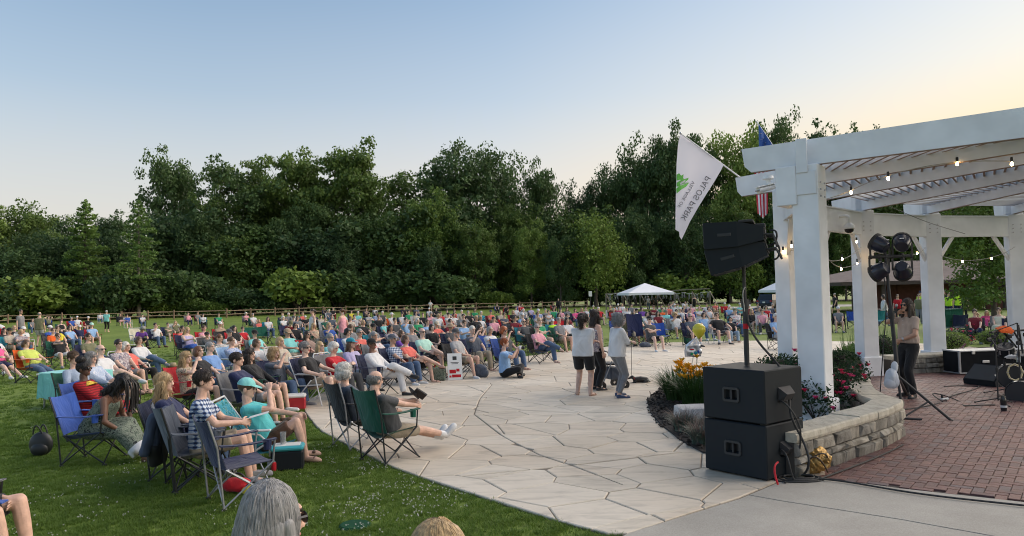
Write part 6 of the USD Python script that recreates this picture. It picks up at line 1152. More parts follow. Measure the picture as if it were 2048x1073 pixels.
for s in (-1, 1):
    part('side_frame', tube([(s * .26, .30, .10), (s * .26, .10, .55), (s * .26, -.12, .84), (s * .26, -.26, .86)], .014, 8), LOOKS['frame_grey'], wk_, 40); part('leg', tube([(s * .26, -.25, .10), (s * .26, .0, .62)], .014, 8), LOOKS['frame_grey'], wk_, 40); part('grip', tube([(s * .26, -.18, .855), (s * .26, -.32, .86)], .02, 8), LOOKS['black_rubber'], wk_, 40)
    for y in (.30, -.25): part('wheel', xf(trimesh.Trimesh(*(lambda m: (m.vertices @ np.array([[0, 0, 1], [0, 1, 0], [-1, 0, 0]]).T, m.faces))(lathe([(.03, -.015), (.095, -.018), (.1, 0), (.095, .018), (.03, .015)], 16)), process=False), (s * .26, y, .10)), LOOKS['black_rubber'], wk_, 40)
part('seat', box((0, .05, .55), (.48, .26, .04), bev=.015), LOOKS['black_matte'], wk_); part('basket', box((0, .12, .34), (.42, .26, .26), bev=.03), cloth('sl'), wk_); part('backrest', tube([(-.26, -.14, .83), (0, -.34, .88), (.26, -.14, .83)], .014, 8), LOOKS['frame_grey'], wk_, 40)
a = G(1280, 768); dg_ = thing('dog', 'small black and tan dog lying on the patio on a leash', 'dog', a, D_(-1, -.15), scale=(.74, .74, .80))
M = [hull(np.vstack([sph((0, -.20, .10), .088), sph((0, -.02, .125), .092)])), hull(np.vstack([sph((0, -.02, .125), .09), sph((0, .15, .12), .078)])), hull(np.vstack([sph((0, .15, .13), .066), sph((0, .22, .185), .048)])), hull(np.vstack([sph((0, .24, .20), .05), sph((0, .30, .185), .036)])), hull(np.vstack([sph((0, .30, .18), .032), sph((0, .375, .16), .020)]))]
for s in (-1, 1):
    M += [hull(np.vstack([sph((s * .055, .14, .08), .035), sph((s * .07, .20, .03), .022)])), hull(np.vstack([sph((s * .07, .20, .028), .022), sph((s * .06, .33, .022), .018)])), hull(np.vstack([sph((s * .07, -.20, .08), .062), sph((s * .10, -.10, .045), .034)])), hull(np.vstack([sph((s * .10, -.10, .03), .026), sph((s * .09, -.02, .02), .018)]))]
M += [hull(np.vstack([sph((0, -.27, .08), .024), sph((.05, -.36, .03), .012)])), hull(np.vstack([sph((.05, -.36, .03), .012), sph((.12, -.42, .02), .007)]))]
t_ = tm(union(M).refine_to_length(.018)); trimesh.smoothing.filter_taubin(t_, iterations=6); part('body', t_, plain('dog_black', (.018, .015, .014), .5, .3, 30.), dg_, True)
for s in (-1, 1): part('ear', tm(hull(np.vstack([sph((s * .042, .235, .235), .012), sph((s * .068, .25, .165), .02), sph((s * .062, .225, .15), .014)]))), LOOKS['dog_black'], dg_, True); part('paw', ellm((s * .06, .335, .022), (.022, .03, .018), 1), plain('dog_tan', (.30, .14, .05), .6, .1), dg_, True)
part('muzzle', ellm((0, .372, .155), (.022, .026, .016), 1), LOOKS['dog_tan'], dg_, True); part('nose', ellm((0, .395, .165), (.010, .008, .008), 1), LOOKS['black_gloss'], dg_, True); part('collar', tube([np.array([math.cos(t) * .066, .19 + math.sin(t) * .03, .155 + math.sin(t) * .05]) for t in np.linspace(0, 6.2, 14)], .008, 5), cloth('rd'), dg_, True)
hw = np.array([atW[0] + .30, atW[1] + .02, 1.06]); dn_ = np.array([a[0] - .2, a[1] - .03, .2])
single('dog_leash', tube(hang(hw, dn_, .10), .006, 5), LOOKS['cord_black'], 'thin dark leash from the white sleeved stander to the small dog', 'leash')
# seated photographer on the patio
a = G(1010, 757); o, J, at, r = near('photographer in light blue shirt sitting cross legged on the patio', 0, 0, 'G', 'm', 'T.lb', 'P.bk', 'r.s', ground=(a[0], a[1], 0), rz=D_(.97, -.2), lod=0, shoe='shoe_bk', tall=1.02)
cm_ = (J.wr[0] + J.wr[1]) / 2 + A_(0, .07, .06); part('camera', join([box(cm_, (.13, .06, .09), bev=.01)]), LOOKS['camera_white'], o); part('camera_lens', tube([cm_ + A_(0, .03, 0), cm_ + A_(0, .11, 0)], .036, 12), LOOKS['black_matte'], o, 40)
# the singer
a = G(1822, 797); oS, JS, atS, rS = near('singer in taupe shirt and black trousers at a microphone', 0, 0, 'SG', 'm', 'U.tp', 'P.bk', 'd.l', ground=(a[0], a[1], 0), rz=D_(-.93, -.36), tall=1.05, lod=0, shoe='shoe_bk', shades=True, beard='d', skin='t')
mh = JS.wr[1] + A_(-.01, .04, .06); part('microphone', tube([mh + A_(.0, -.0, -.12), mh + A_(0, .0, .06)], [.012, .017], 10), LOOKS['black_matte'], oS, 40); part('microphone_head', ellm(mh + A_(0, -.01, .085), (.027, .027, .032), 2), LOOKS['frame_grey'], oS, True)
part('belt', tm(hull(np.vstack([disc(JS.H + JS.up * z + A_(s * .056, 0, 0), JS.up, .130, 16) for s in (-1, 1) for z in (.085, .118)]))), LOOKS['black_gloss'], oS, 30); part('belt_buckle', box(JS.H + JS.up * .10 + A_(0, .134, 0), (.05, .02, .035), bev=.004), LOOKS['bolt_steel'], oS)
w_ = JS.wr[0] + unit(JS.el[0] - JS.wr[0]) * .03; part('watch', tube([w_, w_ + unit(JS.el[0] - JS.wr[0]) * .03], .034, 12), LOOKS['bolt_steel'], oS, 40)
for k, z in enumerate((.30, .38, .45)): part('button', ellm(JS.H + JS.up * z + JS.fw * .135, (.006, .004, .006), 0), LOOKS['camera_white'], oS)
JH = JS; strands(JS, oS, 'hair_d', 700, .30, 12)

# standers and the farther group on the right, by ground point
def stand(label, px, dist, pk, sex, top, bot, hair, rz=None, tall=1., **k):
    p = W(px, 620, dist); o, J, at, r = near(label, 0, 0, pk, sex, top, bot, hair, ground=(p[0], dist, 0), rz=rz if rz is not None else face_to(p), tall=tall, lod=1 if F / dist > 30 else 2, **k); return o
stand('stander in grey tee and navy trousers near the left edge', 41, 40, 'T', 'm', 'T.gr', 'P.nv', 'd.s', tall=1.10, beard='d', rz=D_(1, -.2))
stand('stander in olive tee and pale shorts on the left lawn', 79, 38, 'T', 'm', 'T.ol', 'S.lg', 'g.x', tall=1.02, rz=D_(-.2, .9))
stand('stander in white bending down at the left edge', 4, 41, 'TB', 'm', 'T.wh', 'P.rd', 'n.s', rz=D_(-1, -.3))
stand('stander in patterned aqua top and black capris seen from behind', 213, 56, 'T', 'w', 'T.aq', 'C.bk', 'w.s', tall=.95, rz=D_(-.2, 1))
stand('stander in white tank top amid the middle rows', 625, 33, 'T', 'w', 'N.wh', 'P.ld', 'd.p', tall=.96, rz=D_(-.7, -.5))
stand('stander in pink tank and long pink skirt amid the middle rows', 685, 32, 'TW', 'w', 'N.pk', 'M.pk', 'a.p', tall=.96, rz=D_(-.8, .3))
stand('photographer in white tee standing at the fence', 861, 104, 'TH', 'm', 'T.wh', 'S.kh', 'd.s', rz=D_(.2, -1))
stand('stander in black top near the right end of the fence', 1117, 84, 'T', 'w', 'L.bk', 'P.bk', 'd.l', tall=.97, rz=D_(.1, -1))
stand('stander in white shirt under the white canopy tent', 1297, 92, 'T', 'w', 'T.wh', 'P.dn', 'g.s', tall=.97); stand('dark clad stander at the right side of the white canopy tent', 1312, 91, 'T', 'm', 'T.dg', 'P.bk', 'd.s'); stand('stander in black sleeveless dress seen from behind near the bicycles', 1389, 86, 'T', 'w', 'N.bk', 'D.bk', 'd.p', tall=.97, rz=D_(0, 1))
stand('walker in black tee between the first two right posts', 1671, 58, 'TW', 'm', 'T.bk', 'S.bk', 'g.s', rz=D_(-.9, -.2))
stand('walker in long white jacket and jeans behind the light tower', 1769, 40, 'TW', 'w', 'J.wh', 'P.dn', 'd.b', tall=.97, rz=D_(-.8, .2)); stand('stander in red top beyond the singer', 1796, 44, 'T', 'w', 'T.rd', 'P.bk', 'n.s', tall=.95)
stand('officer in neon vest behind the singer', 1842, 47, 'T', 'm', 'T.hiv', 'P.nv', 'd.s/K.nv', tall=1.03); stand('stander in olive top close by the third post', 1838, 42, 'T', 'w', 'T.ol', 'P.gr', 'd.s', tall=.95)
stand('dark clad stander by the brick pavilion', 1890, 52, 'T', 'm', 'T.bk', 'P.bk', 'd.s', tall=1.03); stand('person in neon yellow top left of the vested officer', 1898, 46, 'T', 'w', 'T.hiv', 'P.nv', 'd.s', tall=.98); stand('officer in neon vest with reflective bands seen from behind', 1916, 45, 'T', 'm', 'T.hiv', 'P.nv', 'd.s/K.nv', tall=1.06, rz=D_(0, 1)); stand('dark clad stander right of the vested officer', 1928, 48, 'T', 'm', 'T.bk', 'P.bk', 'd.s', tall=.96)
def sit(label, px, py, pk, sex, top, bot, hair, ch=None, chl=None, **k):
    tall = k.pop('tall', 1.); ht = head_top(pk, tall); d = G(px, py, ht[2])[1]; o, J, at, r = near(label, px, py, pk, sex, top, bot, hair, tall=tall, lod=1 if F / d > 30 else 2, **k)
    if ch: chair_for(ch, chl, at, r)
sit('person in grey tee, white cap and pale shorts between the right posts', 1676, 613, 'S', 'm', 'T.gr', 'S.kh', 'w.s/K.wh', 'bk', 'black chair of the white capped sitter between the right posts', face=(6, 10)); sit('person in maroon top with a child near the right edge', 1949, 618, 'S', 'm', 'T.mr', 'P.nv', 'd.s', 'dg', 'charcoal chair of the maroon topped sitter near the right edge', face=(6, 10)); sit('child in white top beside the maroon topped sitter', 1955, 626, 'GS', 'w', 'T.wh', 'P.nv', 'y.s', tall=.8, face=(6, 10)); sit('child in hot pink beside the pink child chair', 1973, 621, 'GS', 'w', 'T.hp', 'D.hp', 'y.l', tall=.85, face=(6, 10)); sit('person in long cream dress seated near the right edge', 1997, 615, 'S', 'w', 'N.cr', 'M.cr', 'n.p', 'gr', 'grey chair of the cream dressed sitter near the right edge', face=(6, 10)); sit('dark clad sitter beside the last pergola post', 2022, 618, 'S', 'm', 'T.bk', 'P.bk', 'd.s', 'nv', 'navy chair of the dark clad sitter beside the last post', face=(6, 10))
# empty chairs
def empty_chair(code, label, px, py, rz=None, scale=None, **k):
    a = G(px, py); r = face_to(a) if rz is None else rz
    if k: camp_chair(label, a, r, code, group=NG, empty=True, scale=scale, **k)
    else: chair_for(code, label, a, r, scale, True)
a = G(480, 1003); camp_chair('empty navy camp chair with grey legs in the left foreground', a, D_(.8, .6), 'nv', 'frame_grey', NG, 1., True); a = G(388, 972); camp_chair('empty slate green camp chair behind the navy one with a garment hung on it', a, D_(.82, .57), 'sl', 'frame_dark', NG, 1.05, True)
f = a; jk = thing('hung_jacket', 'slate blue jacket draped over the back of the slate green chair', 'jacket', (f[0] - .42, f[1] + .02, .0), 0)
jm = tm(union([hull(np.vstack([sph((0, 0, .80), .05), sph((0, .24, .82), .05), sph((-.06, .02, .45), .07), sph((-.04, .26, .47), .07)])), hull(np.vstack([sph((-.02, -.04, .78), .05), sph((-.10, -.10, .40), .05)])), hull(np.vstack([sph((-.03, .28, .78), .05), sph((-.11, .30, .36), .055)]))]).refine_to_length(.03)); v = np.array(jm.vertices); jm.vertices = v + jm.vertex_normals * ((meshkit.fbm(v * (14, 14, 4), 3, 2) - .5)[:, None] * .06); part('shell', jm, plain('jacket_slate', (.06, .075, .12), .8, .15, 6., bump=.3), jk, True)
part('dark_lining', tm(hull(np.vstack([sph((-.05, .0, .42), .07), sph((-.03, .22, .44), .07), sph((-.06, .04, .26), .06), sph((-.04, .18, .27), .06)]))), LOOKS['black_matte'], jk, True)
empty_chair('nv', 'tall empty backed navy chair behind the folded arms sitter in charcoal', 1277, 694, scale=(1.12, 1.1, 1.), tall=1.42); empty_chair('bl', 'empty blue camp chair right of the tall navy chair', 1322, 693); empty_chair('rd', 'empty red camp chair with grey mesh between the middle rows', 1128, 686, scale=(1.15, 1.1, 1.05)); empty_chair('cr', 'empty cream round backed chair behind the tall navy one', 1293, 668)
empty_chair('dgn', 'green double camp chair standing empty in the middle lawn', 515, 690, scale=(2.1, 1.05, .95)); empty_chair('nv', 'empty navy camp chair seen from behind below the vested officer', 1914, 672, rz=D_(.1, 1)); empty_chair('dgn', 'empty dark green camp chair left of the navy one below the officer', 1888, 672, rz=D_(.1, 1)); empty_chair('te', 'empty teal camp chair behind the light tower', 1755, 655, rz=D_(-.3, 1)); empty_chair('bl', 'empty blue camp chair right of the white capped sitter', 1708, 658); empty_chair('hp', 'small hot pink child chair near the right edge', 1967, 664, scale=(.7, .7, .62))
# ------------------------------------------------------------------ sound gear, light tower and stage things
look('speaker_paint', {'t': ('texture_coordinate', {}), 'n': ('noise_texture', {'scale': 160., 'detail': 2.}), 'b': ('bump', {'strength': .25, 'distance': .004}), 'r': ('rgb_ramp', {'ramp': [(.3, (.006, .009, .012)), (.7, (.011, .015, .019))]}), 'p': ('principled_bsdf', {'roughness': .6, 'specular_ior_level': .22})}, [('t.object', 'n.vector'), ('n.fac', 'b.height'), ('n.fac', 'r.fac'), ('r.color', 'p.base_color'), ('b.normal', 'p.normal')])
plain('label_white', (.6, .6, .6), .5, .05); plain('grille', (.010, .012, .014), .5, .2)
s0, s1, s2 = G(1411, 944)[:2], G(1536, 970)[:2], G(1596, 944)[:2]
fx = unit(s1 - s0); wS = np.linalg.norm(s1 - s0); sy = np.array([-fx[1], fx[0]]); dS = .74
rzS = math.atan2(fx[1], fx[0]); cS = s0 + fx * wS / 2 + sy * dS / 2
def subwoofer(z, label):
    o = thing('subwoofer', label, 'subwoofer', (*cS, z), rzS); h = .585
    body = hull(np.array(box((0, 0, h / 2), (wS, dS, h - .012), bev=.012).vertices))
    cutF = hull(np.array(box((-.02, -dS / 2, h * .50), (.19, .10, .135), bev=.03).vertices)); cutR = hull(np.array(box((wS / 2, .02, h * .5), (.10, .30, .16), bev=.03).vertices))
    part('cabinet', tm(body - cutF - cutR), LOOKS['speaker_paint'], o)
    part('handle_cup', join([box((-.02, -dS / 2 + .052, h * .5), (.19, .006, .135)), box((-.02, -dS / 2 + .02, h * .5), (.02, .05, .10))]), LOOKS['black_matte'], o)
    part('handle_rim', tm(hull(np.array(box((-.02, -dS / 2 - .001, h * .5), (.215, .012, .16), bev=.02).vertices)) - hull(np.array(box((-.02, -dS / 2, h * .5), (.185, .05, .13), bev=.02).vertices))), LOOKS['black_rubber'], o)
    part('label_plate', box((.035, -dS / 2 + .045, h * .5), (.022, .004, .04)), LOOKS['label_white'], o)
    part('side_cup', box((wS / 2 - .052, .02, h * .5), (.006, .30, .16)), LOOKS['black_matte'], o)
    part('rain_flap', tm(hull([[wS / 2 + .002, y, z_] for y in (-.12, .12) for z_ in (h * .5 + .09,)] + [[wS / 2 + .10, y, h * .5 + .02] for y in (-.10, .06)] + [[wS / 2 + .05, y, h * .5 - .05] for y in (-.10, .06)] + [[wS / 2 + .002, y, h * .5 - .05] for y in (-.12, .08)])), LOOKS['black_matte'], o)
    for x in (-1, 1):
        for y in (-1, 1): part('foot', box((x * (wS / 2 - .06), y * (dS / 2 - .06), .0), (.06, .06, .012)), LOOKS['black_rubber'], o)
    return o
subwoofer(.035, 'black subwoofer cabinet, lower of the stacked two, on the patio edge'); subwoofer(.035 + .588, 'black subwoofer cabinet, upper of the stacked two, carrying the speaker pole')
zT = .035 + .588 * 2 - .004; pp_ = W(1494, 727, cS[1] + .05); pb = np.array([pp_[0], pp_[1], zT]); ptp = W(1487, 470, pb[1])
sp = thing('speaker_pole', 'black telescopic pole standing on the subwoofers under the loudspeakers', 'pole', pb)
part('lower_tube', tube([(0, 0, 0), (0, 0, .72)], .029, 14), LOOKS['black_matte'], sp, 40); part('upper_tube', tube([(0, 0, .70), (0, 0, ptp[2] - pb[2])], .020, 14), LOOKS['black_matte'], sp, 40); part('clamp', lathe([(.0, .66), (.042, .66), (.042, .76), (0, .76)], 14), LOOKS['black_rubber'], sp, 30); part('warning_tag', lathe([(.0302, .42), (.031, .42), (.031, .48), (.0302, .48)], 14), cloth('rd'), sp); part('tie_knob', ellm((.05, 0, .71), (.03, .012, .012), 1), LOOKS['black_rubber'], sp)
part('hanging_strap', tube(spline([(.0, -.03, .9), (-.03, -.05, .86), (-.035, -.05, .75), (-.02, -.04, .62)], 12), .006, 5), LOOKS['cord_pale'], sp)
def array_box(px, py, y, wdt, h, pitch, label):
    c = W(px, py, y); o = thing('loudspeaker', label, 'loudspeaker', c, math.atan2(-.93, -.36))
    # local -y is the front towards the audience; the cabinet tapers to the back, so its side is a wedge
    R = trimesh.transformations.euler_matrix(pitch, 0, 0)[:3, :3]
    v = np.array([[sx * wdt * f / 2, y_, z * h * g / 2 + dz] for sx in (-1, 1) for y_, f, g, dz in ((-.34, 1, 1, 0), (.02, 1., .94, 0), (.30, .80, .50, -.01)) for z in (-1, 1)])
    part('cabinet', tm(hull(v @ R.T)), LOOKS['speaker_paint'], o); part('grille', tm(hull(np.array(box((0, -.343, 0), (wdt * .97, .012, h * .93), bev=.005).vertices) @ R.T)), LOOKS['grille'], o)
    for s in (-1, 1): part('handle_slot', tm(hull(np.array(box((s * wdt / 2, -.12, .0), (.008, .15, .036), bev=.003).vertices) @ R.T)), LOOKS['grille'], o)
    part('rigging', tm(hull(np.array(box((0, .12, h * .47), (wdt * .9, .16, .03), bev=.006).vertices) @ R.T)), LOOKS['black_rubber'], o); part('rigging', tm(hull(np.array(box((0, .26, h * .30), (wdt * .3, .12, .05), bev=.01).vertices) @ R.T)), LOOKS['black_rubber'], o)
    part('connector_panel', tm(hull(np.array(box((0, .302, 0), (wdt * .5, .03, h * .4), bev=.006).vertices) @ R.T)), LOOKS['black_rubber'], o)
    for q in range(6): part('cable_plug', tube([R @ A_(-.20 + q * .08, .30, -.02), R @ A_(-.20 + q * .08, .40, -.03), R @ A_(-.19 + q * .08, .43, -.12 - .02 * (q % 3))], .014, 6), LOOKS['black_rubber'], o)
    part('cable_loop', tube(spline([R @ A_(.1, .36, .02), R @ A_(.14, .43, .0), R @ A_(.12, .42, -.10), R @ A_(.05, .34, -.14)], 16), .011, 6), LOOKS['black_rubber'], o, True)
    return o
yS = pb[1]
array_box(1474, 472, yS, .60, .30, .03, 'black loudspeaker cabinet, upper of two, on the tall pole'); array_box(1480, 512, yS + .02, .60, .30, .24, 'black loudspeaker cabinet tilted downward, lower of two, on the tall pole')
# cables from the loudspeakers to the ground
def cable(label, pts, r=.010, mat='black_rubber'): return single('cable', tube(spline(pts, 40), r, 6), LOOKS[mat], label, 'cable', smooth=True)
cable('thick black cable drooping from the loudspeaker pole down over the subwoofers', [W(1499, 600, yS), W(1502, 660, yS - .05), W(1530, 700, yS - .1), W(1560, 735, yS - .15), W(1578, 790, yS - .32), W(1582, 830, yS - .42), W(1600, 870, 8.1), W(1618, 925, 8.0), G(1605, 952, .04), G(1570, 965, .04)], .013)
cable('black cable running from the upper subwoofer to the ground', [W(1556, 800, 8.15), W(1575, 812, 8.0), W(1598, 850, 8.0), W(1598, 905, 8.1), G(1600, 948, .04), G(1640, 955, .04)]); cable('black cable between the two subwoofer side panels', [W(1560, 900, 8.1), W(1580, 935, 7.9), G(1590, 962, .04), G(1625, 960, .04)])
cable('red cable hanging from the lower subwoofer to the ground', [W(1556, 925, 7.98), W(1549, 940, 7.85), G(1556, 970, .04)], .011, 'cloth_rd') if 'cloth_rd' in LOOKS or cloth('rd') else None
for k in range(3): cable(['black cable coil loop, largest, on the walk beside the subwoofers', 'black cable coil loop, middle one, on the walk beside the subwoofers', 'black cable coil loop, smallest, by the gold bag'][k], [np.append(G(1598, 965)[:2] + np.array([math.cos(t) * (.26 - .05 * k) , math.sin(t) * (.13 - .02 * k)]), .035 + .012 * k + .004 * math.sin(3 * t)) for t in np.linspace(0, 6.1, 16)])
cable('long black cable lying along the foot of the stone wall', [G(1640, 958, .04), G(1700, 936, .04), G(1760, 912, .04), G(1806, 890, .04)]); cable('black cable along the edge of the bricks', [G(1600, 957, .045), G(1660, 960, .045), G(1800, 982, .045), G(1950, 1001, .045), G(2200, 1030, .045)], .010)
# gold bag
gb = G(1628, 950); o = thing('handbag', 'shiny gold leather bag slumped against the wall foot beside the subwoofers', 'handbag', (gb[0], gb[1] - .02, .03), .1)
m = tm(union([ell((0, 0, .12), (.17, .11, .125), 2), ell((.09, .0, .16), (.09, .09, .11), 2), ell((-.10, .01, .09), (.10, .10, .10), 2)]).refine_to_length(.014)); v = np.array(m.vertices); m.vertices = v + m.vertex_normals * ((np.abs(meshkit.fbm(v * (16, 16, 9), 3, 5) - .5)[:, None] * -.20 + .02)); m.vertices[:, 2] = np.maximum(m.vertices[:, 2], 0)
part('pouch', m, plain('gold_leather', (.36, .22, .07), .32, .45, 9., metal=.55), o, True); part('strap', tube(spline([(-.13, -.08, .1), (-.05, -.13, .2), (.04, -.12, .12), (.10, -.10, .02)], 16), .010, 6), plain('strap_dark', (.05, .03, .015), .5), o, True); part('strap', tube(spline([(-.05, -.10, .20), (.05, -.12, .23), (.12, -.08, .14)], 14), .009, 6), LOOKS['strap_dark'], o, True)

# light tower with four moving heads
tb = G(1800, 838); tt = W(1770, 505, tb[1] + .15); o = thing('light_tower', 'black stage light stand with slanted pole and long tripod leg', 'light stand', (tb[0], tb[1], 0)); R0 = np.array([tb[0], tb[1], 0])
pA, pB = W(1795, 745, tb[1]) - R0, tt - R0
part('pole', tube([pA + (pA - pB) * .06, pA + (pB - pA) * .55], .032, 12), LOOKS['black_matte'], o, 40); part('inner_pole', tube([pA + (pB - pA) * .54, pB], .024, 12), LOOKS['black_matte'], o, 40); part('collar', tube([pA + (pB - pA) * .44, pA + (pB - pA) * .49], .048, 12), LOOKS['black_rubber'], o, 40)
part('collar_knob', tube([pA + (pB - pA) * .46, pA + (pB - pA) * .46 + A_(-.09, -.02, 0)], .014, 8), LOOKS['black_rubber'], o, 40)
hubp = pA + (pA - pB) * .03
for k, (x, y, z) in enumerate(((1903, 842, .02), (1806, 838, .03), (1815, 790, .03))):
    e = G(x, y, z) - R0; part('leg', tube([hubp, e], .020, 8), LOOKS['black_matte'], o, 40); part('leg_foot', ellm(e, (.03, .03, .022), 1), LOOKS['black_rubber'], o)
e = G(1903, 842, .02) - R0; part('leg_brace', tube([G(1812, 832, .10) - R0, hubp * .42 + e * .58], .014, 8), LOOKS['black_matte'], o, 40); part('stand_foot', tube([G(1806, 838, .03) - R0, G(1844, 840, .03) - R0], .022, 8), LOOKS['black_matte'], o, 40)
yT = tb[1] + .15; part('crossbar', tube([W(1741, 515, yT) - R0, W(1822, 512, yT) - R0], .028, 10), LOOKS['black_matte'], o, 40)
for x in (1741, 1822): part('bar_end', ellm(W(x, 515 if x < 1800 else 512, yT) - R0, (.035, .035, .035), 1), LOOKS['black_rubber'], o)
plain('lamp_shell', (.014, .016, .028), .22, .15)
def lamp(px, py, yaw, pitch, up_, label):
    c = W(px, py, yT); l = thing('stage_light', label, 'stage light', c); R = trimesh.transformations.euler_matrix(pitch, 0, yaw, 'sxyz')[:3, :3]
    prof = lathe([(0, -.13), (.085, -.13), (.105, -.11), (.128, -.02), (.138, .08), (.14, .10), (.125, .105), (.115, .07), (0, .06)], 18); part('housing', trimesh.Trimesh(np.array(prof.vertices) @ R.T, prof.faces, process=False), LOOKS['lamp_shell'], l, 40)
    ln = lathe([(0, .075), (.112, .072), (.112, .078), (0, .082)], 18); part('lens', trimesh.Trimesh(np.array(ln.vertices) @ R.T, ln.faces, process=False), LOOKS['black_gloss'], l, 40)
    ring = lathe([(.136, .06), (.146, .06), (.146, .11), (.136, .11)], 18); part('rim', trimesh.Trimesh(np.array(ring.vertices) @ R.T, ring.faces, process=False), LOOKS['black_rubber'], l, 40)
    s = -1 if up_ else 1
    for q in (-1, 1): part('yoke_arm', bar((q * .155, 0, 0), (q * .155, 0, s * .21), .03, .012, (0, 1, 0)), LOOKS['black_matte'], l)
    part('yoke_base', box((0, 0, s * .215), (.33, .06, .02), bev=.005), LOOKS['black_matte'], l); part('clamp', lathe([(0, -.03), (.03, -.03), (.03, .03), (0, .03)], 10, (0, 0, s * .245)), LOOKS['black_rubber'], l); part('label_plate', trimesh.Trimesh(np.array(box((.0, -.128, -.08), (.06, .004, .025)).vertices) @ R.T, box((0, 0, 0), (1, 1, 1)).faces, process=False), LOOKS['label_white'], l)
lamp(1759, 489, .7, -1.0, True, 'black round stage light head, upper left of four on the tower'); lamp(1804, 487, -.5, -1.05, True, 'black round stage light head, upper right of four on the tower'); lamp(1759, 543, .6, -2.0, False, 'black round stage light head, lower left of four on the tower'); lamp(1805, 541, -.6, -2.1, False, 'black round stage light head, lower right of four on the tower')
cable('thin black cable hanging down beside the light tower', [W(1766, 545, yT - .05), W(1772, 600, yT - .06), W(1768, 680, yT - .06), W(1762, 760, yT - .1), G(1758, 790, .04)], .009)
pc = W(1786, 750, tb[1] - .02); o = thing('plastic_bag', 'white translucent plastic bag hanging on the light stand legs', 'bag', pc); m = tm(union([ell((-.02, 0, -.06), (.11, .10, .16), 2), ell((.03, 0, .10), (.05, .05, .10), 2), ell((-.05, -.02, -.12), (.10, .08, .10), 2)]).refine_to_length(.02)); v = np.array(m.vertices); m.vertices = v + m.vertex_normals * ((meshkit.fbm(v * (18, 18, 5), 3, 1) - .5)[:, None] * .06)
part('bag_skin', m, look('bag_white', {'d': ('principled_bsdf', {'base_color': (.62, .66, .72), 'roughness': .35}), 't': ('translucent_bsdf', {'color': (.7, .74, .8)}), 'm': ('mix_closure', {'fac': .35})}, [('d.BSDF', 'm.closure1'), ('t.BSDF', 'm.closure2')], surface='m.closure'), o, True)
# far side of the stage: road cases, truss, monitor, percussion
o = thing('road_case', 'long low black road case with aluminium edges along the far wall', 'road case', (*G(1992, 748)[:2], .03), .12)
part('case_body', box((.25, .1, .27), (2.6, .55, .5), bev=.012), plain('case_black', (.010, .011, .013), .85, .2, spec=.1), o); part('lid_edge', box((.25, .1, .53), (2.62, .57, .03), bev=.006), LOOKS['frame_grey'], o); part('lower_edge', box((.25, .1, .03), (2.62, .57, .03), bev=.006), LOOKS['frame_grey'], o)
for x in (-1.04, 1.55): part('corner_edge', box((x, -.165, .28), (.05, .04, .5), bev=.006), LOOKS['frame_grey'], o)
for x in (-.4, .5): part('handle', box((x, -.19, .28), (.18, .03, .06), bev=.01), LOOKS['bolt_steel'], o)
for x in (-.7, .1, .9): part('latch', box((x, -.185, .50), (.08, .03, .08), bev=.006), LOOKS['bolt_steel'], o)
ty = G(1900, 741); o = thing('hand_truck', 'folded hand truck with spoked grey wheel leaning on the far wall', 'hand truck', (ty[0], ty[1], .02), .1)
w_ = []
for t in np.linspace(0, 2 * PI, 6)[:-1]: part('spoke', bar((0, 0, .20), (.16 * math.cos(t), 0, .20 + .19 * math.sin(t)), .03, .03), plain('truck_grey', (.28, .26, .27), .5, .1), o)
part('wheel_rim', tube([(.165 * math.cos(t), 0, .20 + .195 * math.sin(t)) for t in np.linspace(0, 2 * PI, 20)], .022, 8), LOOKS['truck_grey'], o, True); part('frame', tube([(0.02, -.03, .25), (.46, .02, .62)], .02, 8), plain('truck_maroon', (.14, .05, .06), .5, .1), o, 40); part('frame', tube([(.14, -.03, .12), (.58, .02, .48)], .02, 8), LOOKS['truck_maroon'], o, 40); part('cross_bar', tube([(.20, 0, .40), (.32, 0, .27)], .018, 8), LOOKS['truck_grey'], o, 40); part('cross_bar', tube([(.36, 0, .54), (.48, 0, .41)], .018, 8), LOOKS['truck_grey'], o, 40)
m0 = G(1988, 775); o = thing('stage_monitor', 'black wedge floor monitor facing the singer', 'floor monitor', (m0[0], m0[1] + .2, .03), D_(-.9, -.3) + PI)
part('cabinet', tm(hull([[x, y, z] for x in (-.36, .36) for y, z in ((-.22, 0), (.24, 0), (-.24, .10), (.10, .40), (.24, .36))])), LOOKS['speaker_paint'], o); part('grille', bar((0, -.238, .115), (0, .07, .385), .66, .012, (0, -1, 1)), LOOKS['grille'], o)
for s in (-1, 1): part('handle', box((s * .362, .08, .2), (.012, .14, .05), bev=.004), LOOKS['black_gloss'], o)
def mic_stand(px, py, h, label, boom=None):
    b = G(px, py); o = thing('microphone_stand', label, 'microphone stand', (b[0], b[1], .028)); part('shaft', tube([(0, 0, .06), (0, 0, h)], .012, 8), LOOKS['black_matte'], o, 40); part('clutch', lathe([(0, h * .55), (.022, h * .55), (.022, h * .62), (0, h * .62)], 10), LOOKS['black_rubber'], o, 40)
    for k in range(3): a = k * 2.1 + .4; part('leg', tube([(0, 0, .10), (.34 * math.cos(a), .34 * math.sin(a), .012)], .010, 6), LOOKS['black_matte'], o, 40); part('leg_foot', ellm((.34 * math.cos(a), .34 * math.sin(a), .014), (.02, .02, .014), 1), LOOKS['black_rubber'], o)
    if boom is not None: part('boom', tube([(0, 0, h), boom], .009, 6), LOOKS['black_matte'], o, 40); part('microphone', tube([boom, np.array(boom) + (-.09, -.05, -.02)], .022, 8), LOOKS['black_rubber'], o, 40)
    return o
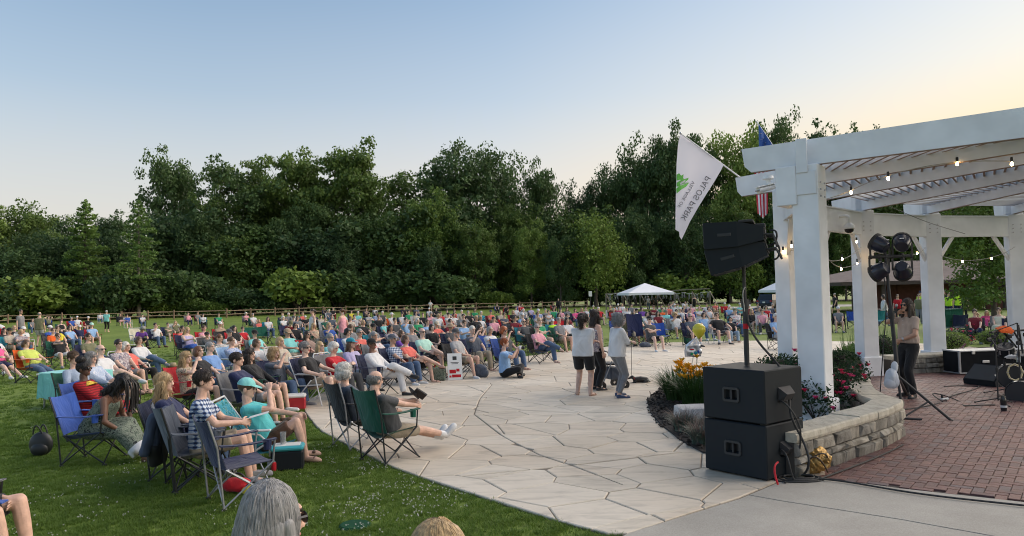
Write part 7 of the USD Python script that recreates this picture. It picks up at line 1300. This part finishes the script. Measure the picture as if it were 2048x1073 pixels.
mic_stand(1997, 812, 1.0, 'black tripod stand with percussion clamped on it near the right edge', (-.02, .1, 1.12)); mic_stand(2012, 792, .95, 'black tripod stand behind, beside the bass drum at the right edge', (.25, .1, 1.1)); mic_stand(2042, 800, 1.35, 'tall black microphone stand cut by the right edge', (-.35, .1, 1.2))
tq_ = W(2030, 745, 13.6); o = thing('tambourine', 'pale wooden octagonal tambourine hung on the percussion stand', 'tambourine', tq_); part('hoop', tube([(.14 * math.cos(t), 0, .15 * math.sin(t)) for t in np.linspace(0, 2 * PI, 9)], .016, 6), plain('wood_pale', (.55, .46, .26), .5, .1), o)
for t in np.linspace(0, 2 * PI, 9)[:-1]: part('jingle', lathe([(0, -.006), (.022, -.004), (.022, .004), (0, .006)], 8, (.14 * math.cos(t), -.01, .15 * math.sin(t))), LOOKS['bolt_steel'], o)
def drum(px, py, y, r, h, ax, label, name='drum', mat='speaker_paint'):
    c = W(px, py, y); o = thing(name, label, 'drum', c); a = A_(*ax); part('shell', tube([-a * h / 2, a * h / 2], r, 22), LOOKS[mat], o, 40); part('head', tube([-a * h / 2 - a * .006, -a * h / 2], r * .96, 22), plain('drum_head', (.025, .025, .028), .4, .05), o, 40); part('hoop', tube([-a * (h / 2 + .01), -a * (h / 2 - .02)], r + .012, 22, False), LOOKS['bolt_steel'], o, 40)
    for k in range(6):
        t = k * PI / 3; p, q, _ = frame_of(a); s = (p * math.cos(t) + q * math.sin(t)) * (r + .012); part('lug', tube([s - a * h * .3, s + a * h * .1], .012, 6), LOOKS['bolt_steel'], o, 40)
    return o
drum(2020, 752, 14.0, .22, .36, unit(A_(.5, .86, .0)), 'black drum shell behind the tambourine'); drum(2050, 790, 13.2, .25, .4, unit(A_(.8, .6, 0)), 'black bass drum low at the right edge'); drum(2048, 715, 13.8, .17, .16, unit(A_(.1, .1, -1)), 'small snare drum on a stand at the right edge'); drum(2012, 702, 13.9, .13, .2, unit(A_(.3, .3, -.9)), 'black small tom drum below the orange cloth')
oc = W(2012, 660, 13.8); o = thing('drum_rack', 'black tangle of percussion rack tubes topped by an orange cloth', 'drum rack', oc)
for p, q in (((-.30, 0, -.30), (-.10, 0, .02)), ((-.10, 0, .02), (.25, .1, -.34)), ((.12, 0, .0), (.36, .1, -.30)), ((-.25, .1, -.05), (.4, .1, -.02)), ((-.22, 0, -.35), (-.2, 0, .0)), ((.3, .0, -.5), (.30, .1, .08)), ((-.1, .1, -.5), (.1, .1, -.1)), ((-.33, 0, -.2), (-.20, 0, -.2))): part('tube', tube([p, q], .018, 8), LOOKS['black_matte'], o, 40)
for x, z in ((-.25, -.12), (-.14, -.2), (.05, -.12), (.2, -.25), (.34, -.1)): part('clamp', box((x, -.02, z), (.06, .06, .07), bev=.01), LOOKS['black_rubber'], o)
m = tm(hull([[x, y, z] for x, y, z in ((-.16, -.03, -.0), (.14, -.03, -.02), (.17, .1, .0), (-.14, .1, .03), (-.02, .03, .08), (.10, .03, .05), (-.12, -.04, -.06), (.08, -.04, -.08))]).refine_to_length(.03)); v = np.array(m.vertices); m.vertices = v + m.vertex_normals * ((meshkit.fbm(v * 18, 2, 3) - .5)[:, None] * .04); part('orange_cloth', m, cloth('orr'), o, True)
bt = W(2037, 714, 13.5); o = thing('water_bottle', 'clear water bottle standing among white towels on the drums', 'bottle', bt); part('bottle_body', lathe([(0, -.10), (.033, -.10), (.035, -.02), (.033, .05), (.014, .10), (.014, .12), (0, .12)], 14), plain('bottle_clear', (.62, .68, .75), .1, .05, transmission_weight=.8), o, 40); part('bottle_cap', lathe([(0, .12), (.016, .12), (.016, .14), (0, .14)], 12), LOOKS['label_white'], o)
tw = W(2026, 716, 13.6); m = tm(hull(np.random.default_rng(4).uniform(-1, 1, (24, 3)) * (.13, .08, .05)).refine_to_length(.025)); v = np.array(m.vertices); m.vertices = v + m.vertex_normals * ((meshkit.fbm(v * 25, 2, 3) - .5)[:, None] * .03) + tw; single('towel', m, cloth('wh'), 'crumpled white towel beside the water bottle on the drums', 'towel', smooth=True)
cb = G(2008, 825); o = thing('thermos', 'black insulated bottle standing at the foot of the percussion stand', 'bottle', (cb[0], cb[1], .028)); part('flask', lathe([(0, 0), (.045, 0), (.047, .16), (.035, .20), (.030, .24), (0, .245)], 14), LOOKS['black_gloss'], o, 40); part('band', lathe([(.0475, .05), (.0485, .05), (.0485, .085), (.0475, .085)], 14), LOOKS['label_white'], o)
ps = G(1889, 804); o = thing('power_strip', 'small white power strip on the bricks joining the cables', 'power strip', (ps[0], ps[1], .03), .3); part('strip_body', box((0, 0, .02), (.16, .06, .04), bev=.008), LOOKS['label_white'], o)
for x in (-.04, 0, .04): part('socket', box((x, 0, .041), (.022, .03, .004)), LOOKS['black_matte'], o)
part('plug', box((-.05, .0, .07), (.03, .035, .06), bev=.006), LOOKS['black_rubber'], o)
cable('black cable looping over the bricks to the power strip', [G(1886, 804, .05), G(1890, 792, .08), G(1912, 800, .035), G(1930, 812, .035), G(1990, 810, .035)], .010); cable('black cable from the monitor across the bricks to the power strip', [G(1958, 772, .04), G(1940, 782, .035), G(1905, 792, .035), G(1893, 802, .05)], .010); cable('black cable from the light tower along the bricks', [G(1806, 820, .035), G(1840, 815, .035), G(1880, 806, .05)], .010); cable('dark cable lying on the bricks beyond the power strip', [G(1888, 774, .035), G(1925, 772, .035), G(1962, 774, .035)], .009)

# ------------------------------------------------------------------ things among the audience
a = G(152, 800, .0); tb_ = W(152, 737, 15.2); o = thing('picnic_table', 'table covered by a turquoise cloth among the left rows', 'table', (tb_[0], 15.2, 0), -.12)
part('tabletop', box((0, 0, .70), (1.2, .7, .03)), LOOKS['camera_white'], o)
for x in (-.5, .5):
    for y in (-.25, .25): part('leg', tube([(x, y, 0), (x, y, .69)], .018, 8), LOOKS['frame_grey'], o, 40)
n = 40; ring = [(.63 * np.sign(math.cos(t)) * abs(math.cos(t)) ** .35, .38 * np.sign(math.sin(t)) * abs(math.sin(t)) ** .35) for t in np.linspace(0, 2 * PI, n + 1)[:-1]]
V = [(x, y, .722) for x, y in ring] + [(x * (1.02 + .03 * math.sin(k * 2.2)), y * (1.03 + .05 * math.sin(k * 2.2)), .22 + .02 * math.sin(k)) for k, (x, y) in enumerate(ring)] + [(0, 0, .724)]
Fq = [f for i in range(n) for f in ([i, i + n, (i + 1) % n + n], [i, (i + 1) % n + n, (i + 1) % n], [i, (i + 1) % n, 2 * n])]
cl = single('tablecloth', xf(trimesh.Trimesh(V, np.array(Fq)[:, ::-1], process=False), (tb_[0], 15.2, .0), -.12), cloth('aq'), 'turquoise cloth draped over the table among the left rows', 'tablecloth'); UsdGeom.Gprim(cl).CreateDoubleSidedAttr(True)
single('pizza_box', xf(box((.1, .05, .75), (.42, .36, .045), .2, .004), (tb_[0], 15.2, 0)), LOOKS['camera_white'], 'flat white food box lying on the turquoise table', 'box')
def cooler(px, py, w, d, h, low, lid, label, rz=.2):
    p = G(px, py); o = thing('cooler', label, 'cooler', (p[0], p[1], 0), rz); part('body', box((0, 0, h * .39), (w, d, h * .78), bev=.02), low, o); part('lid', box((0, 0, h * .89), (w * 1.03, d * 1.04, h * .2), bev=.02), lid, o); part('lid_panel', box((0, 0, h * 1.0), (w * .8, d * .75, .012), bev=.004), LOOKS['camera_white'], o); part('handle', tube([(-w * .53, 0, h * .72), (-w * .56, 0, h * .92), (-w * .56, .0, h * .55)], .012, 6), LOOKS['frame_white'], o, 40)
    return p, h
p_, h_ = cooler(576, 938, .38, .26, .30, LOOKS['speaker_paint'], plain('lid_teal', (.05, .36, .42), .4, .05), 'small black cooler with teal and white lid beside the beach chair'); cooler(592, 820, .36, .26, .30, plain('cooler_red', (.40, .02, .03), .4, .05), LOOKS['camera_white'], 'red cooler with white lid behind the teal shirted sitter')
o = thing('plastic_cup', 'tall clear plastic cup standing on the teal lidded cooler', 'cup', (p_[0] - .05, p_[1] - .02, .305)); part('cup_wall', lathe([(0, 0), (.03, 0), (.038, .15), (.036, .15), (.028, .005), (0, .005)], 14), plain('cup_clear', (.75, .78, .8), .1, .02, transmission_weight=.85), o, 40)
def can(px, py, col, label): p = G(px, py); o = thing('drink_can', label, 'can', (p[0], p[1], 0)); part('can_body', lathe([(0, 0), (.028, 0), (.033, .012), (.033, .105), (.026, .12), (0, .12)], 14), col, o, 40); part('can_top', lathe([(0, .119), (.026, .12), (.024, .123), (0, .121)], 12), LOOKS['bolt_steel'], o)
can(548, 944, cloth('rd'), 'red drink can in the grass left of the teal lidded cooler'); can(540, 938, cloth('wh'), 'white drink can in the grass beside the red can')
p = G(82, 912); o = thing('backpack', 'black slouchy bag with two handles on the grass at far left', 'bag', (p[0], p[1], 0), .2); m = tm(union([ell((0, 0, .16), (.15, .09, .17), 2), ell((0, -.06, .10), (.11, .06, .09), 2)]).refine_to_length(.03)); v = np.array(m.vertices); v[:, 2] = np.maximum(v[:, 2], 0); m.vertices = v; part('pouch', m, plain('bag_black', (.016, .018, .020), .5, .2), o, True)
for s in (-1, 1): part('handle', tube(spline([(-.06 + s * .03, s * .03, .3), (-.02 + s * .03, s * .04, .42), (.05 + s * .02, s * .03, .3)], 12), .010, 6), LOOKS['bag_black'], o, True)
p = G(346, 735); o = thing('straw_hat', 'tan straw hat lying on the open grass', 'hat', (p[0], p[1], .0), .3); part('brim', lathe([(0, .02), (.14, .03), (.20, .05), (.205, .045), (.14, .02), (0, .012)], 20), plain('straw', (.36, .29, .18), .8, .15), o, 40); part('hat_crown', lathe([(.105, .03), (.10, .12), (.07, .15), (0, .14)], 18), LOOKS['straw'], o, 40); part('band', lathe([(.107, .035), (.107, .06), (.104, .06), (.104, .035)], 18), LOOKS['strap_dark'], o)
p = G(911, 763); o = thing('poster_board', 'white poster board with red print propped against the front row', 'sign', (p[0], p[1], .02), D_(.2, -.98) + PI); T = trimesh.transformations.rotation_matrix(-.22, (1, 0, 0))
def tilt(m): m = m.copy(); m.apply_transform(T); return m
part('board', tilt(box((0, 0, .34), (.36, .012, .66), bev=.003)), LOOKS['camera_white'], o)
for x, z, w, h, mt in ((-.06, .22, .16, .09, 'cloth_rd'), (.07, .25, .08, .07, 'cloth_rd'), (.03, .11, .22, .07, 'cloth_rd'), (-.12, .10, .05, .05, 'cloth_rd'), (0, .55, .10, .09, 'cord_black'), (0, .44, .20, .015, 'cord_black'), (0, .41, .16, .012, 'cord_black')): cloth('rd'); part('print', tilt(box((x, -.008, z), (w, .003, h))), LOOKS[mt], o)
p = G(884, 764); o = thing('tote_bag', 'patterned grey green tote bag on the patio left of the poster', 'bag', (p[0] - .1, p[1], .02), .1); m = tm(hull(np.array(box((0, 0, .17), (.38, .18, .34), bev=.04).vertices)).refine_to_length(.04)); part('pouch', m, cloth('flg'), o, True)
for s in (-1, 1): part('handle', tube(spline([(-.09, s * .05, .33), (0, s * .06, .46), (.09, s * .05, .33)], 12), .010, 6), cloth('rd'), o, True)
def bag(px, py, col, label, w=.3, h=.26):
    p = G(px, py); o = thing('bag', label, 'bag', (p[0], p[1], 0), .2); m = tm(union([ell((0, 0, h * .5), (w / 2, w * .33, h * .52), 2), ell((w * .15, -.03, h * .35), (w * .4, w * .3, h * .36), 2)]).refine_to_length(.04)); v = np.array(m.vertices); v[:, 2] = np.maximum(v[:, 2], .01); m.vertices = v + m.vertex_normals * ((meshkit.fbm(v * 12, 2, 6) - .5)[:, None] * .03); part('pouch', m, cloth(col), o, True); part('strap', tube(spline([(-w * .3, 0, h * .9), (0, .02, h * 1.25), (w * .3, 0, h * .9)], 10), .011, 6), LOOKS['bag_black'], o, True)
bag(960, 757, 'sl', 'dark slate backpack under the front row right of the poster', .4, .36); bag(1290, 696, 'sl', 'dark bag lying at the feet of the charcoal capped sitter', .45, .22); bag(1376, 690, 'dgn', 'dark green bag standing before the slate shirted front sitter', .36, .42); bag(1470, 684, 'be', 'pale bag beside the white lawn chair feet', .3, .26)
bag(474, 985, 'rd', 'red pouch in the grass under the empty navy chair', .30, .16); bag(505, 990, 'ye', 'yellow pouch in the grass under the empty navy chair', .22, .10)
p = G(1502, 672); cooler(1501, 661, .34, .22, .26, LOOKS['camera_white'], LOOKS['lid_teal'], 'white cooler with teal lid behind the loudspeaker pole')
# balloons on the edge of the mulch
bp = W(1398, 662, 15.2); gnd = G(1392, 775, .06); o = thing('yellow_balloon', 'yellow balloon floating above the daylilies', 'balloon', bp); part('skin', lathe([(0, -.17), (.02, -.155), (.09, -.09), (.135, .0), (.125, .08), (.075, .135), (0, .155)], 20), plain('balloon_yellow', (.62, .55, .05), .2, .03), o, True); part('string', tube([(0, 0, -.16), gnd + A_(0, 0, .2) - bp], .003, 4), LOOKS['cord_pale'], o)
bp2 = W(1386, 697, 15.0); o = thing('foil_balloon', 'silver foil balloon with a small printed picture beside the yellow balloon', 'balloon', bp2, .2)
m = tm(hull(np.vstack([np.array([[x * w, y, z] for x in (-1, 1) for y in (-.05, .05)]) for w, z in ((.15, -.17), (.17, -.05), (.14, .06))] + [np.array([[.06, 0, .22], [.10, .02, .24], [.14, 0, .10]])])).refine_to_length(.03)); v = np.array(m.vertices); m.vertices = v + m.vertex_normals * ((meshkit.fbm(v * 14, 2, 6) - .5)[:, None] * .04); part('skin', m, plain('foil', (.66, .68, .72), .22, .1, metal=.75), o, True)
for x, z, w, h, c in ((-.05, -.02, .10, .03, 'rd'), (.03, -.10, .07, .09, 'te'), (-.05, -.11, .07, .06, 'gn'), (.09, -.07, .04, .07, 'bl')): part('print', ellm((x, -.062, z), (w / 2, .008, h / 2), 1), cloth(c), o, True)
part('ribbon', tube([(0, 0, -.17), gnd + A_(0, 0, .12) - bp2], .006, 4), LOOKS['camera_white'], o)
p = G(710, 1054); single('valve_cover', lathe([(0, .03), (.13, .028), (.15, .01), (.15, 0)], 22, (p[0], p[1], 0)), plain('valve_green', (.012, .06, .03), .85, .1, spec=.1), 'round green irrigation valve cover sunk in the lawn', 'valve cover', smooth=40)
# ------------------------------------------------------------------ far things on the right
plain('canopy_white', (.74, .74, .78), .6, .03)
def canopy(px, py_eave, y, w, h_e, h_p, label):
    c = W(px, py_eave, y); o = thing('canopy_tent', label, 'canopy tent', (c[0], y, 0), .1); z0 = c[2]; z1 = z0 + h_p; n = 6
    for k in range(4):
        a, b = [(-1, -1), (1, -1), (1, 1), (-1, 1)][k], [(1, -1), (1, 1), (-1, 1), (-1, -1)][k]; a, b = np.array(a) * w / 2, np.array(b) * w / 2
        part('roof_panel', tm(hull([[*a, z0], [*b, z0], [0, 0, z1], [*a * .98, z0 - .03], [*b * .98, z0 - .03], [0, 0, z1 - .05]])), LOOKS['canopy_white'], o); part('valance', bar([*a, z0 - .13], [*b, z0 - .13], .02, .24), LOOKS['canopy_white'], o); part('leg', tube([(*a * .97, 0), (*a * .97, z0)], .03, 6), LOOKS['frame_dark'], o, 40)
canopy(1290, 586, 88, 5.4, .3, 1.15, 'white peaked canopy tent before the trees at the centre right'); canopy(1572, 580, 78, 4.2, .3, 1.2, 'white canopy tent half hidden behind the front pergola posts')
# bicycles on a wooden rack
bk_y = 93.0; r0 = W(1212, 600, bk_y); r1 = W(1420, 600, bk_y - 2); o = thing('bicycle_rack', 'long weathered wooden rack holding a row of bicycles', 'bicycle rack', (0, 0, 0)); plain('rack_wood', (.24, .20, .16), .85, .2)
zr = W(1300, 586, bk_y)[2]
part('top_rail', bar([r0[0], bk_y, zr], [r1[0], bk_y - 2, zr + .35], .12, .10), LOOKS['rack_wood'], o); part('lower_rail', bar([r0[0], bk_y, .5], [r1[0], bk_y - 2, .55], .12, .10), LOOKS['rack_wood'], o)
for t in np.linspace(0, 1, 7): q = np.array([r0[0] * (1 - t) + r1[0] * t, bk_y - 2 * t]); part('post', box((*q, zr / 2), (.14, .14, zr), bev=.02), LOOKS['rack_wood'], o); part('brace', bar([q[0], q[1], zr], [q[0] + .9, q[1] - .7, .05], .1, .1), LOOKS['rack_wood'], o)
def wheel(c, r): return tube([(c[0], c[1] + r * math.cos(t), c[2] + r * math.sin(t)) for t in np.linspace(0, 2 * PI, 18)], .022, 5)
BIKE = None
bikes = 17
for k in range(bikes):
    t = (k + .5) / bikes; q = np.array([r0[0] * (1 - t) + r1[0] * t, bk_y - 2 * t - .5]); lab = ORD_B = '%s bicycle from the left on the wooden rack' % ('first second third fourth fifth sixth seventh eighth ninth tenth eleventh twelfth thirteenth fourteenth fifteenth sixteenth seventeenth'.split()[k])
    if BIKE is None:
        BIKE = thing('bicycle', lab, 'bicycle', (*q, 1.0), .15, 'bicycles hung in a row on the rack'); part('wheel', wheel((0, -.5, .34), .33), LOOKS['black_rubber'], BIKE, True); part('wheel', wheel((0, .5, .34), .33), LOOKS['black_rubber'], BIKE, True)
        for a, b in (((0, -.5, .34), (0, -.38, .92)), ((0, -.40, .80), (0, .06, .36)), ((0, .06, .36), (0, .5, .34)), ((0, -.40, .82), (0, .16, .82)), ((0, .06, .36), (0, .18, .95)), ((0, .5, .34), (0, .16, .82))): part('frame_tube', tube([a, b], .022, 6), LOOKS['frame_grey'], BIKE, 40)
        part('handlebar', tube(spline([(-.30, -.25, .98), (-.22, -.36, 1.02), (0, -.38, .98), (.22, -.36, 1.02), (.30, -.25, .98)], 14), .022, 6), LOOKS['frame_white'], BIKE, 40); part('saddle', tm(hull([[-.07, .26, .97], [.07, .26, .97], [0, .02, .97], [-.06, .26, .93], [.06, .26, .93], [0, .04, .94]])), LOOKS['black_matte'], BIKE)
    else: copy_of(BIKE, (*q, .95 + .12 * math.sin(k * 1.7)), .15 + .25 * math.sin(k * 2.3), lab)
p = W(1181, 600, 112); o = thing('park_sign', 'small pale rectangular sign on a post beyond the fence end', 'sign', (p[0], 112, 0)); zz = W(1181, 588, 112)[2]; part('post', tube([(0, .05, 0), (0, .05, zz + .3)], .05, 6), LOOKS['frame_dark'], o, 40); part('panel', box((0, 0, zz), (.5, .03, .8), bev=.01), LOOKS['camera_white'], o)
# dark car seen from behind and the side
c = W(1540, 610, 82); o = thing('parked_car', 'dark blue sport utility car parked beneath the second canopy', 'car', (c[0] + .6, 82, 0), D_(.75, .66)); plain('car_paint', (.015, .020, .040), .2, .1, 3.); plain('car_glass', (.010, .012, .015), .08, .1)
part('body', tm(union([hull([[x, y, z] for x, y, z in [(s * .95, y, z) for s in (-1, 1) for y, z in ((-2.3, .35), (2.3, .35), (2.38, .75), (1.1, 1.05), (-2.3, 1.05), (-2.4, .7))]])])), LOOKS['car_paint'], o, 30); part('cabin', tm(hull([(s * w, y, z) for s in (-1, 1) for w, y, z in ((.90, 1.0, 1.04), (.90, -2.25, 1.04), (.74, .35, 1.62), (.74, -1.95, 1.66))])), LOOKS['car_paint'], o, 30)
part('rear_window', tm(hull([(s * w, y, z) for s in (-1, 1) for w, y, z in ((.78, -2.23, 1.12), (.66, -2.02, 1.55), (.78, -2.21, 1.12), (.66, -2.0, 1.55))])), LOOKS['car_glass'], o)
for s in (-1, 1):
    part('side_window', tm(hull([(s * x, y, z) for x, y, z in ((.885, .75, 1.12), (.885, -1.9, 1.12), (.775, .30, 1.55), (.775, -1.75, 1.58), (.86, .75, 1.12), (.86, -1.9, 1.12))])), LOOKS['car_glass'], o); part('tail_light', box((s * .80, -2.33, .92), (.26, .08, .18), bev=.02), plain('tail_red', (.35, .01, .015), .25, .05), o)
    for y in (-1.45, 1.45): wh_ = part('wheel', tube([(s * .78, y, .35), (s * .98, y, .35)], .35, 18), LOOKS['black_rubber'], o, 40); part('rim', tube([(s * .97, y, .35), (s * .995, y, .35)], .2, 12), LOOKS['frame_grey'], wh_, 40)
part('rear_bumper', box((0, -2.38, .5), (1.8, .12, .28), bev=.04), LOOKS['black_matte'], o); part('licence_plate', box((0, -2.43, .8), (.32, .02, .16)), LOOKS['camera_white'], o)
# brick pavilion with hipped roof
plain('roof_brown', (.13, .095, .085), .85, .2, 2., bump=.4); plain('brick_wall', (.15, .055, .048), .8, .2, 4., bump=.3); plain('timber_dark', (.06, .04, .033), .7, .2)
pv = thing('pavilion', 'low brick pavilion with wide brown hipped roof beyond the stage', 'building', (0, 0, 0)); yv = 62.0; xl, xr, xm0, xm1 = W(1682, 560, yv)[0], W(2120, 560, yv)[0], W(1795, 560, yv + 7)[0], W(1985, 560, yv + 7)[0]; ze, zp = W(1760, 563, yv)[2], W(1820, 522, yv + 7)[2]
E4 = [(xl, yv, ze), (xr, yv, ze), (xr, yv + 14, ze), (xl, yv + 14, ze)]; RR = [(xm0, yv + 7, zp), (xm1, yv + 7, zp)]
for pts_ in ([E4[0], E4[1], RR[1], RR[0]], [E4[1], E4[2], RR[1]], [E4[2], E4[3], RR[0], RR[1]], [E4[3], E4[0], RR[0]]): part('roof_slope', tm(hull(np.vstack([np.array(pts_), np.array(pts_) - (0, 0, .18)]))), LOOKS['roof_brown'], pv)
part('fascia', join([box(((xl + xr) / 2, yv + .02, ze - .16), (xr - xl, .08, .30)), box((xl + .02, yv + 7, ze - .16), (.08, 13.9, .30))]), LOOKS['timber_dark'], pv)
wx0 = W(1795, 560, yv + 4)[0]; bwl = part('brick_wall', box(((wx0 + xr - .6) / 2, yv + 4, (ze - .1) / 2), (xr - .6 - wx0, .25, ze - .1)), LOOKS['brick_wall'], pv); part('end_wall', box((wx0, yv + 8, (ze - .1) / 2), (.25, 7.8, ze - .1)), LOOKS['brick_wall'], pv)
for px in (1707, 1766, 1903, 1937, 2010, 2070): x = W(px, 580, yv + .5)[0]; part('post', box((x, yv + .5, ze / 2), (.3, .3, ze), bev=.02), LOOKS['timber_dark'], pv)
for px in (1870, 1960): x = W(px, 580, yv + 3.8)[0]; d_ = part('door', box((x, yv + 3.84, 1.05), (1.0, .08, 2.1), bev=.01), LOOKS['timber_dark'], pv); part('handle', box((x + .38, yv + 3.78, 1.0), (.05, .05, .16)), LOOKS['bolt_steel'], d_)
o = thing('folding_table', 'dark covered folding table behind the light tower', 'table', (*W(1755, 630, 46)[:2], 0), .05); part('tabletop', box((0, 0, .74), (2.2, .8, .05)), LOOKS['black_matte'], o); part('table_skirt', box((0, 0, .42), (2.15, .75, .58), bev=.02), plain('skirt_black', (.02, .025, .03), .8), o)
o = thing('folding_table', 'green covered folding table beside the vested officer', 'table', (*W(1888, 622, 43)[:2], 0), .05); part('tabletop', box((0, 0, .74), (1.8, .8, .05)), cloth('dgn'), o); part('table_skirt', box((0, 0, .42), (1.75, .75, .58), bev=.02), cloth('dgn'), o)
# ------------------------------------------------------------------ grass blades and clover on the near lawn
gr = np.random.default_rng(9)
def tuft(n, rad, h, w, seed):
    global fr
    keep, fr = fr, np.random.default_rng(seed); m = blades(n, rad, h, w, fr, .8, 2, .35); fr = keep; return m
look('grass_blade', {'g': ('geometry', {}), 'oi': ('object_info', {}), 'n': ('noise_texture', {'scale': .7, 'detail': 4.}), 'a': ('math', {'math_type': 'multiply_add', 'value2': .6, 'value3': .0}), 'b': ('math', {'math_type': 'multiply_add', 'value2': .4}), 'r': ('rgb_ramp', {'ramp': [(.15, (.10, .17, .026)), (.5, (.16, .24, .042)), (.9, (.26, .31, .085))]}), 'd': ('principled_bsdf', {'roughness': .6, 'specular_ior_level': .3}), 't': ('translucent_bsdf', {}), 'm': ('mix_closure', {'fac': .45})},
     [('g.position', 'n.vector'), ('n.fac', 'a.value1'), ('g.random_per_island', 'b.value1'), ('a.value', 'b.value3'), ('b.value', 'r.fac'), ('r.color', 'd.base_color'), ('r.color', 't.color'), ('d.BSDF', 'm.closure1'), ('t.BSDF', 'm.closure2')], surface='m.closure')
plain('clover_white', (.58, .57, .52), .7, .1)
lawn_mask = patio.buffer(.0)
def lawn_points(n, y0, y1, bias=1.):
    y = y0 + (y1 - y0) * gr.random(n) ** bias; px = gr.uniform(-60, 1250, n); x = (px - CX) * y / F; P = np.c_[x, y]
    return P[~shapely.contains_xy(patio, P[:, 0], P[:, 1]) & ~shapely.contains_xy(walk, P[:, 0], P[:, 1])]
def instancer(name, protos, P, sc, label, cat):
    pi = UsdGeom.PointInstancer.Define(stage, '/World/' + name); tgt = []
    for k, (m, mat) in enumerate(protos):
        p = usdkit.mesh(stage, '/World/%s/blade_tuft_%d' % (name, k) if False else '/World/%s/tuft_%03d' % (name, k), m, mat); tgt.append(p.GetPath())
    pi.CreatePrototypesRel().SetTargets(tgt); n = len(P); a = gr.uniform(0, 2 * PI, n) / 2
    pi.CreateProtoIndicesAttr(Vt.IntArray.FromNumpy(gr.integers(0, len(protos), n).astype(np.int32))); pi.CreatePositionsAttr(Vt.Vec3fArray.FromNumpy(np.c_[P, np.zeros(n) if P.shape[1] == 2 else []].astype(np.float32) if P.shape[1] == 2 else P.astype(np.float32)))
    q = np.zeros((n, 4), np.float16); pi.CreateOrientationsAttr(Vt.QuathArray([Gf.Quath(float(math.cos(t)), 0, 0, float(math.sin(t))) for t in a])); pi.CreateScalesAttr(Vt.Vec3fArray.FromNumpy(np.repeat(sc[:, None], 3, 1).astype(np.float32)))
    return tag(pi.GetPrim(), label, cat, kind='stuff')
P1 = lawn_points(13000, 4.0, 11.0, .8); P2 = lawn_points(9000, 11.0, 34.0, 2.2)
instancer('grass', [(tuft(24, .13, .034, .006, 1), LOOKS['grass_blade']), (tuft(24, .13, .040, .006, 2), LOOKS['grass_blade']), (tuft(20, .14, .030, .007, 3), LOOKS['grass_blade'])], np.vstack([P1, P2]), np.r_[gr.uniform(.75, 1.2, len(P1)), gr.uniform(1., 1.6, len(P2))], 'short mown green grass of the near lawn', 'grass')
fl_ = []
for px, py, n, s in ((1150, 990, 0, 0), (740, 935, 60, .5), (800, 1000, 150, .8), (850, 985, 150, .7), (760, 1030, 110, .8), (690, 960, 60, .8), (640, 900, 40, .6), (180, 960, 60, 1.2), (260, 960, 70, .9), (90, 1000, 60, .9), (160, 850, 60, 1.5), (300, 820, 50, 1.4), (40, 820, 40, 1.2), (560, 920, 30, .6), (300, 1040, 60, 1.2), (620, 1050, 60, .7), (350, 740, 40, 1.5), (120, 1050, 50, .8)):
    if n: c = G(px, py)[:2]; q = np.vstack([c + gr.normal(0, s * .55, 2) + gr.normal(0, s * .10, (6, 2)) for _ in range(max(2, n // 7))]); fl_.append(q)
fl_ = np.vstack(fl_); fl_ = fl_[~shapely.contains_xy(patio, fl_[:, 0], fl_[:, 1])]
hd = []
for k in range(22): t = gr.uniform(0, 6.28); z = gr.uniform(-1, 1); d = A_(math.sqrt(1 - z * z) * math.cos(t), math.sqrt(1 - z * z) * math.sin(t), z); hd.append(hull([d * .003 + A_(.002, 0, 0), d * .003 - A_(.002, 0, 0), d * .003 + A_(0, .002, 0), d * .0125 + A_(0, 0, .001)]))
hm = join([tm(h) for h in hd]); hm.apply_translation((0, 0, .045)); stm = tube([(0, 0, 0), (0, 0, .045)], .0015, 4); 
instancer('clover_flowers', [(hm, LOOKS['clover_white'])], fl_, gr.uniform(.6, 1.05, len(fl_)), 'white clover flowers dotting the near lawn', 'clover')
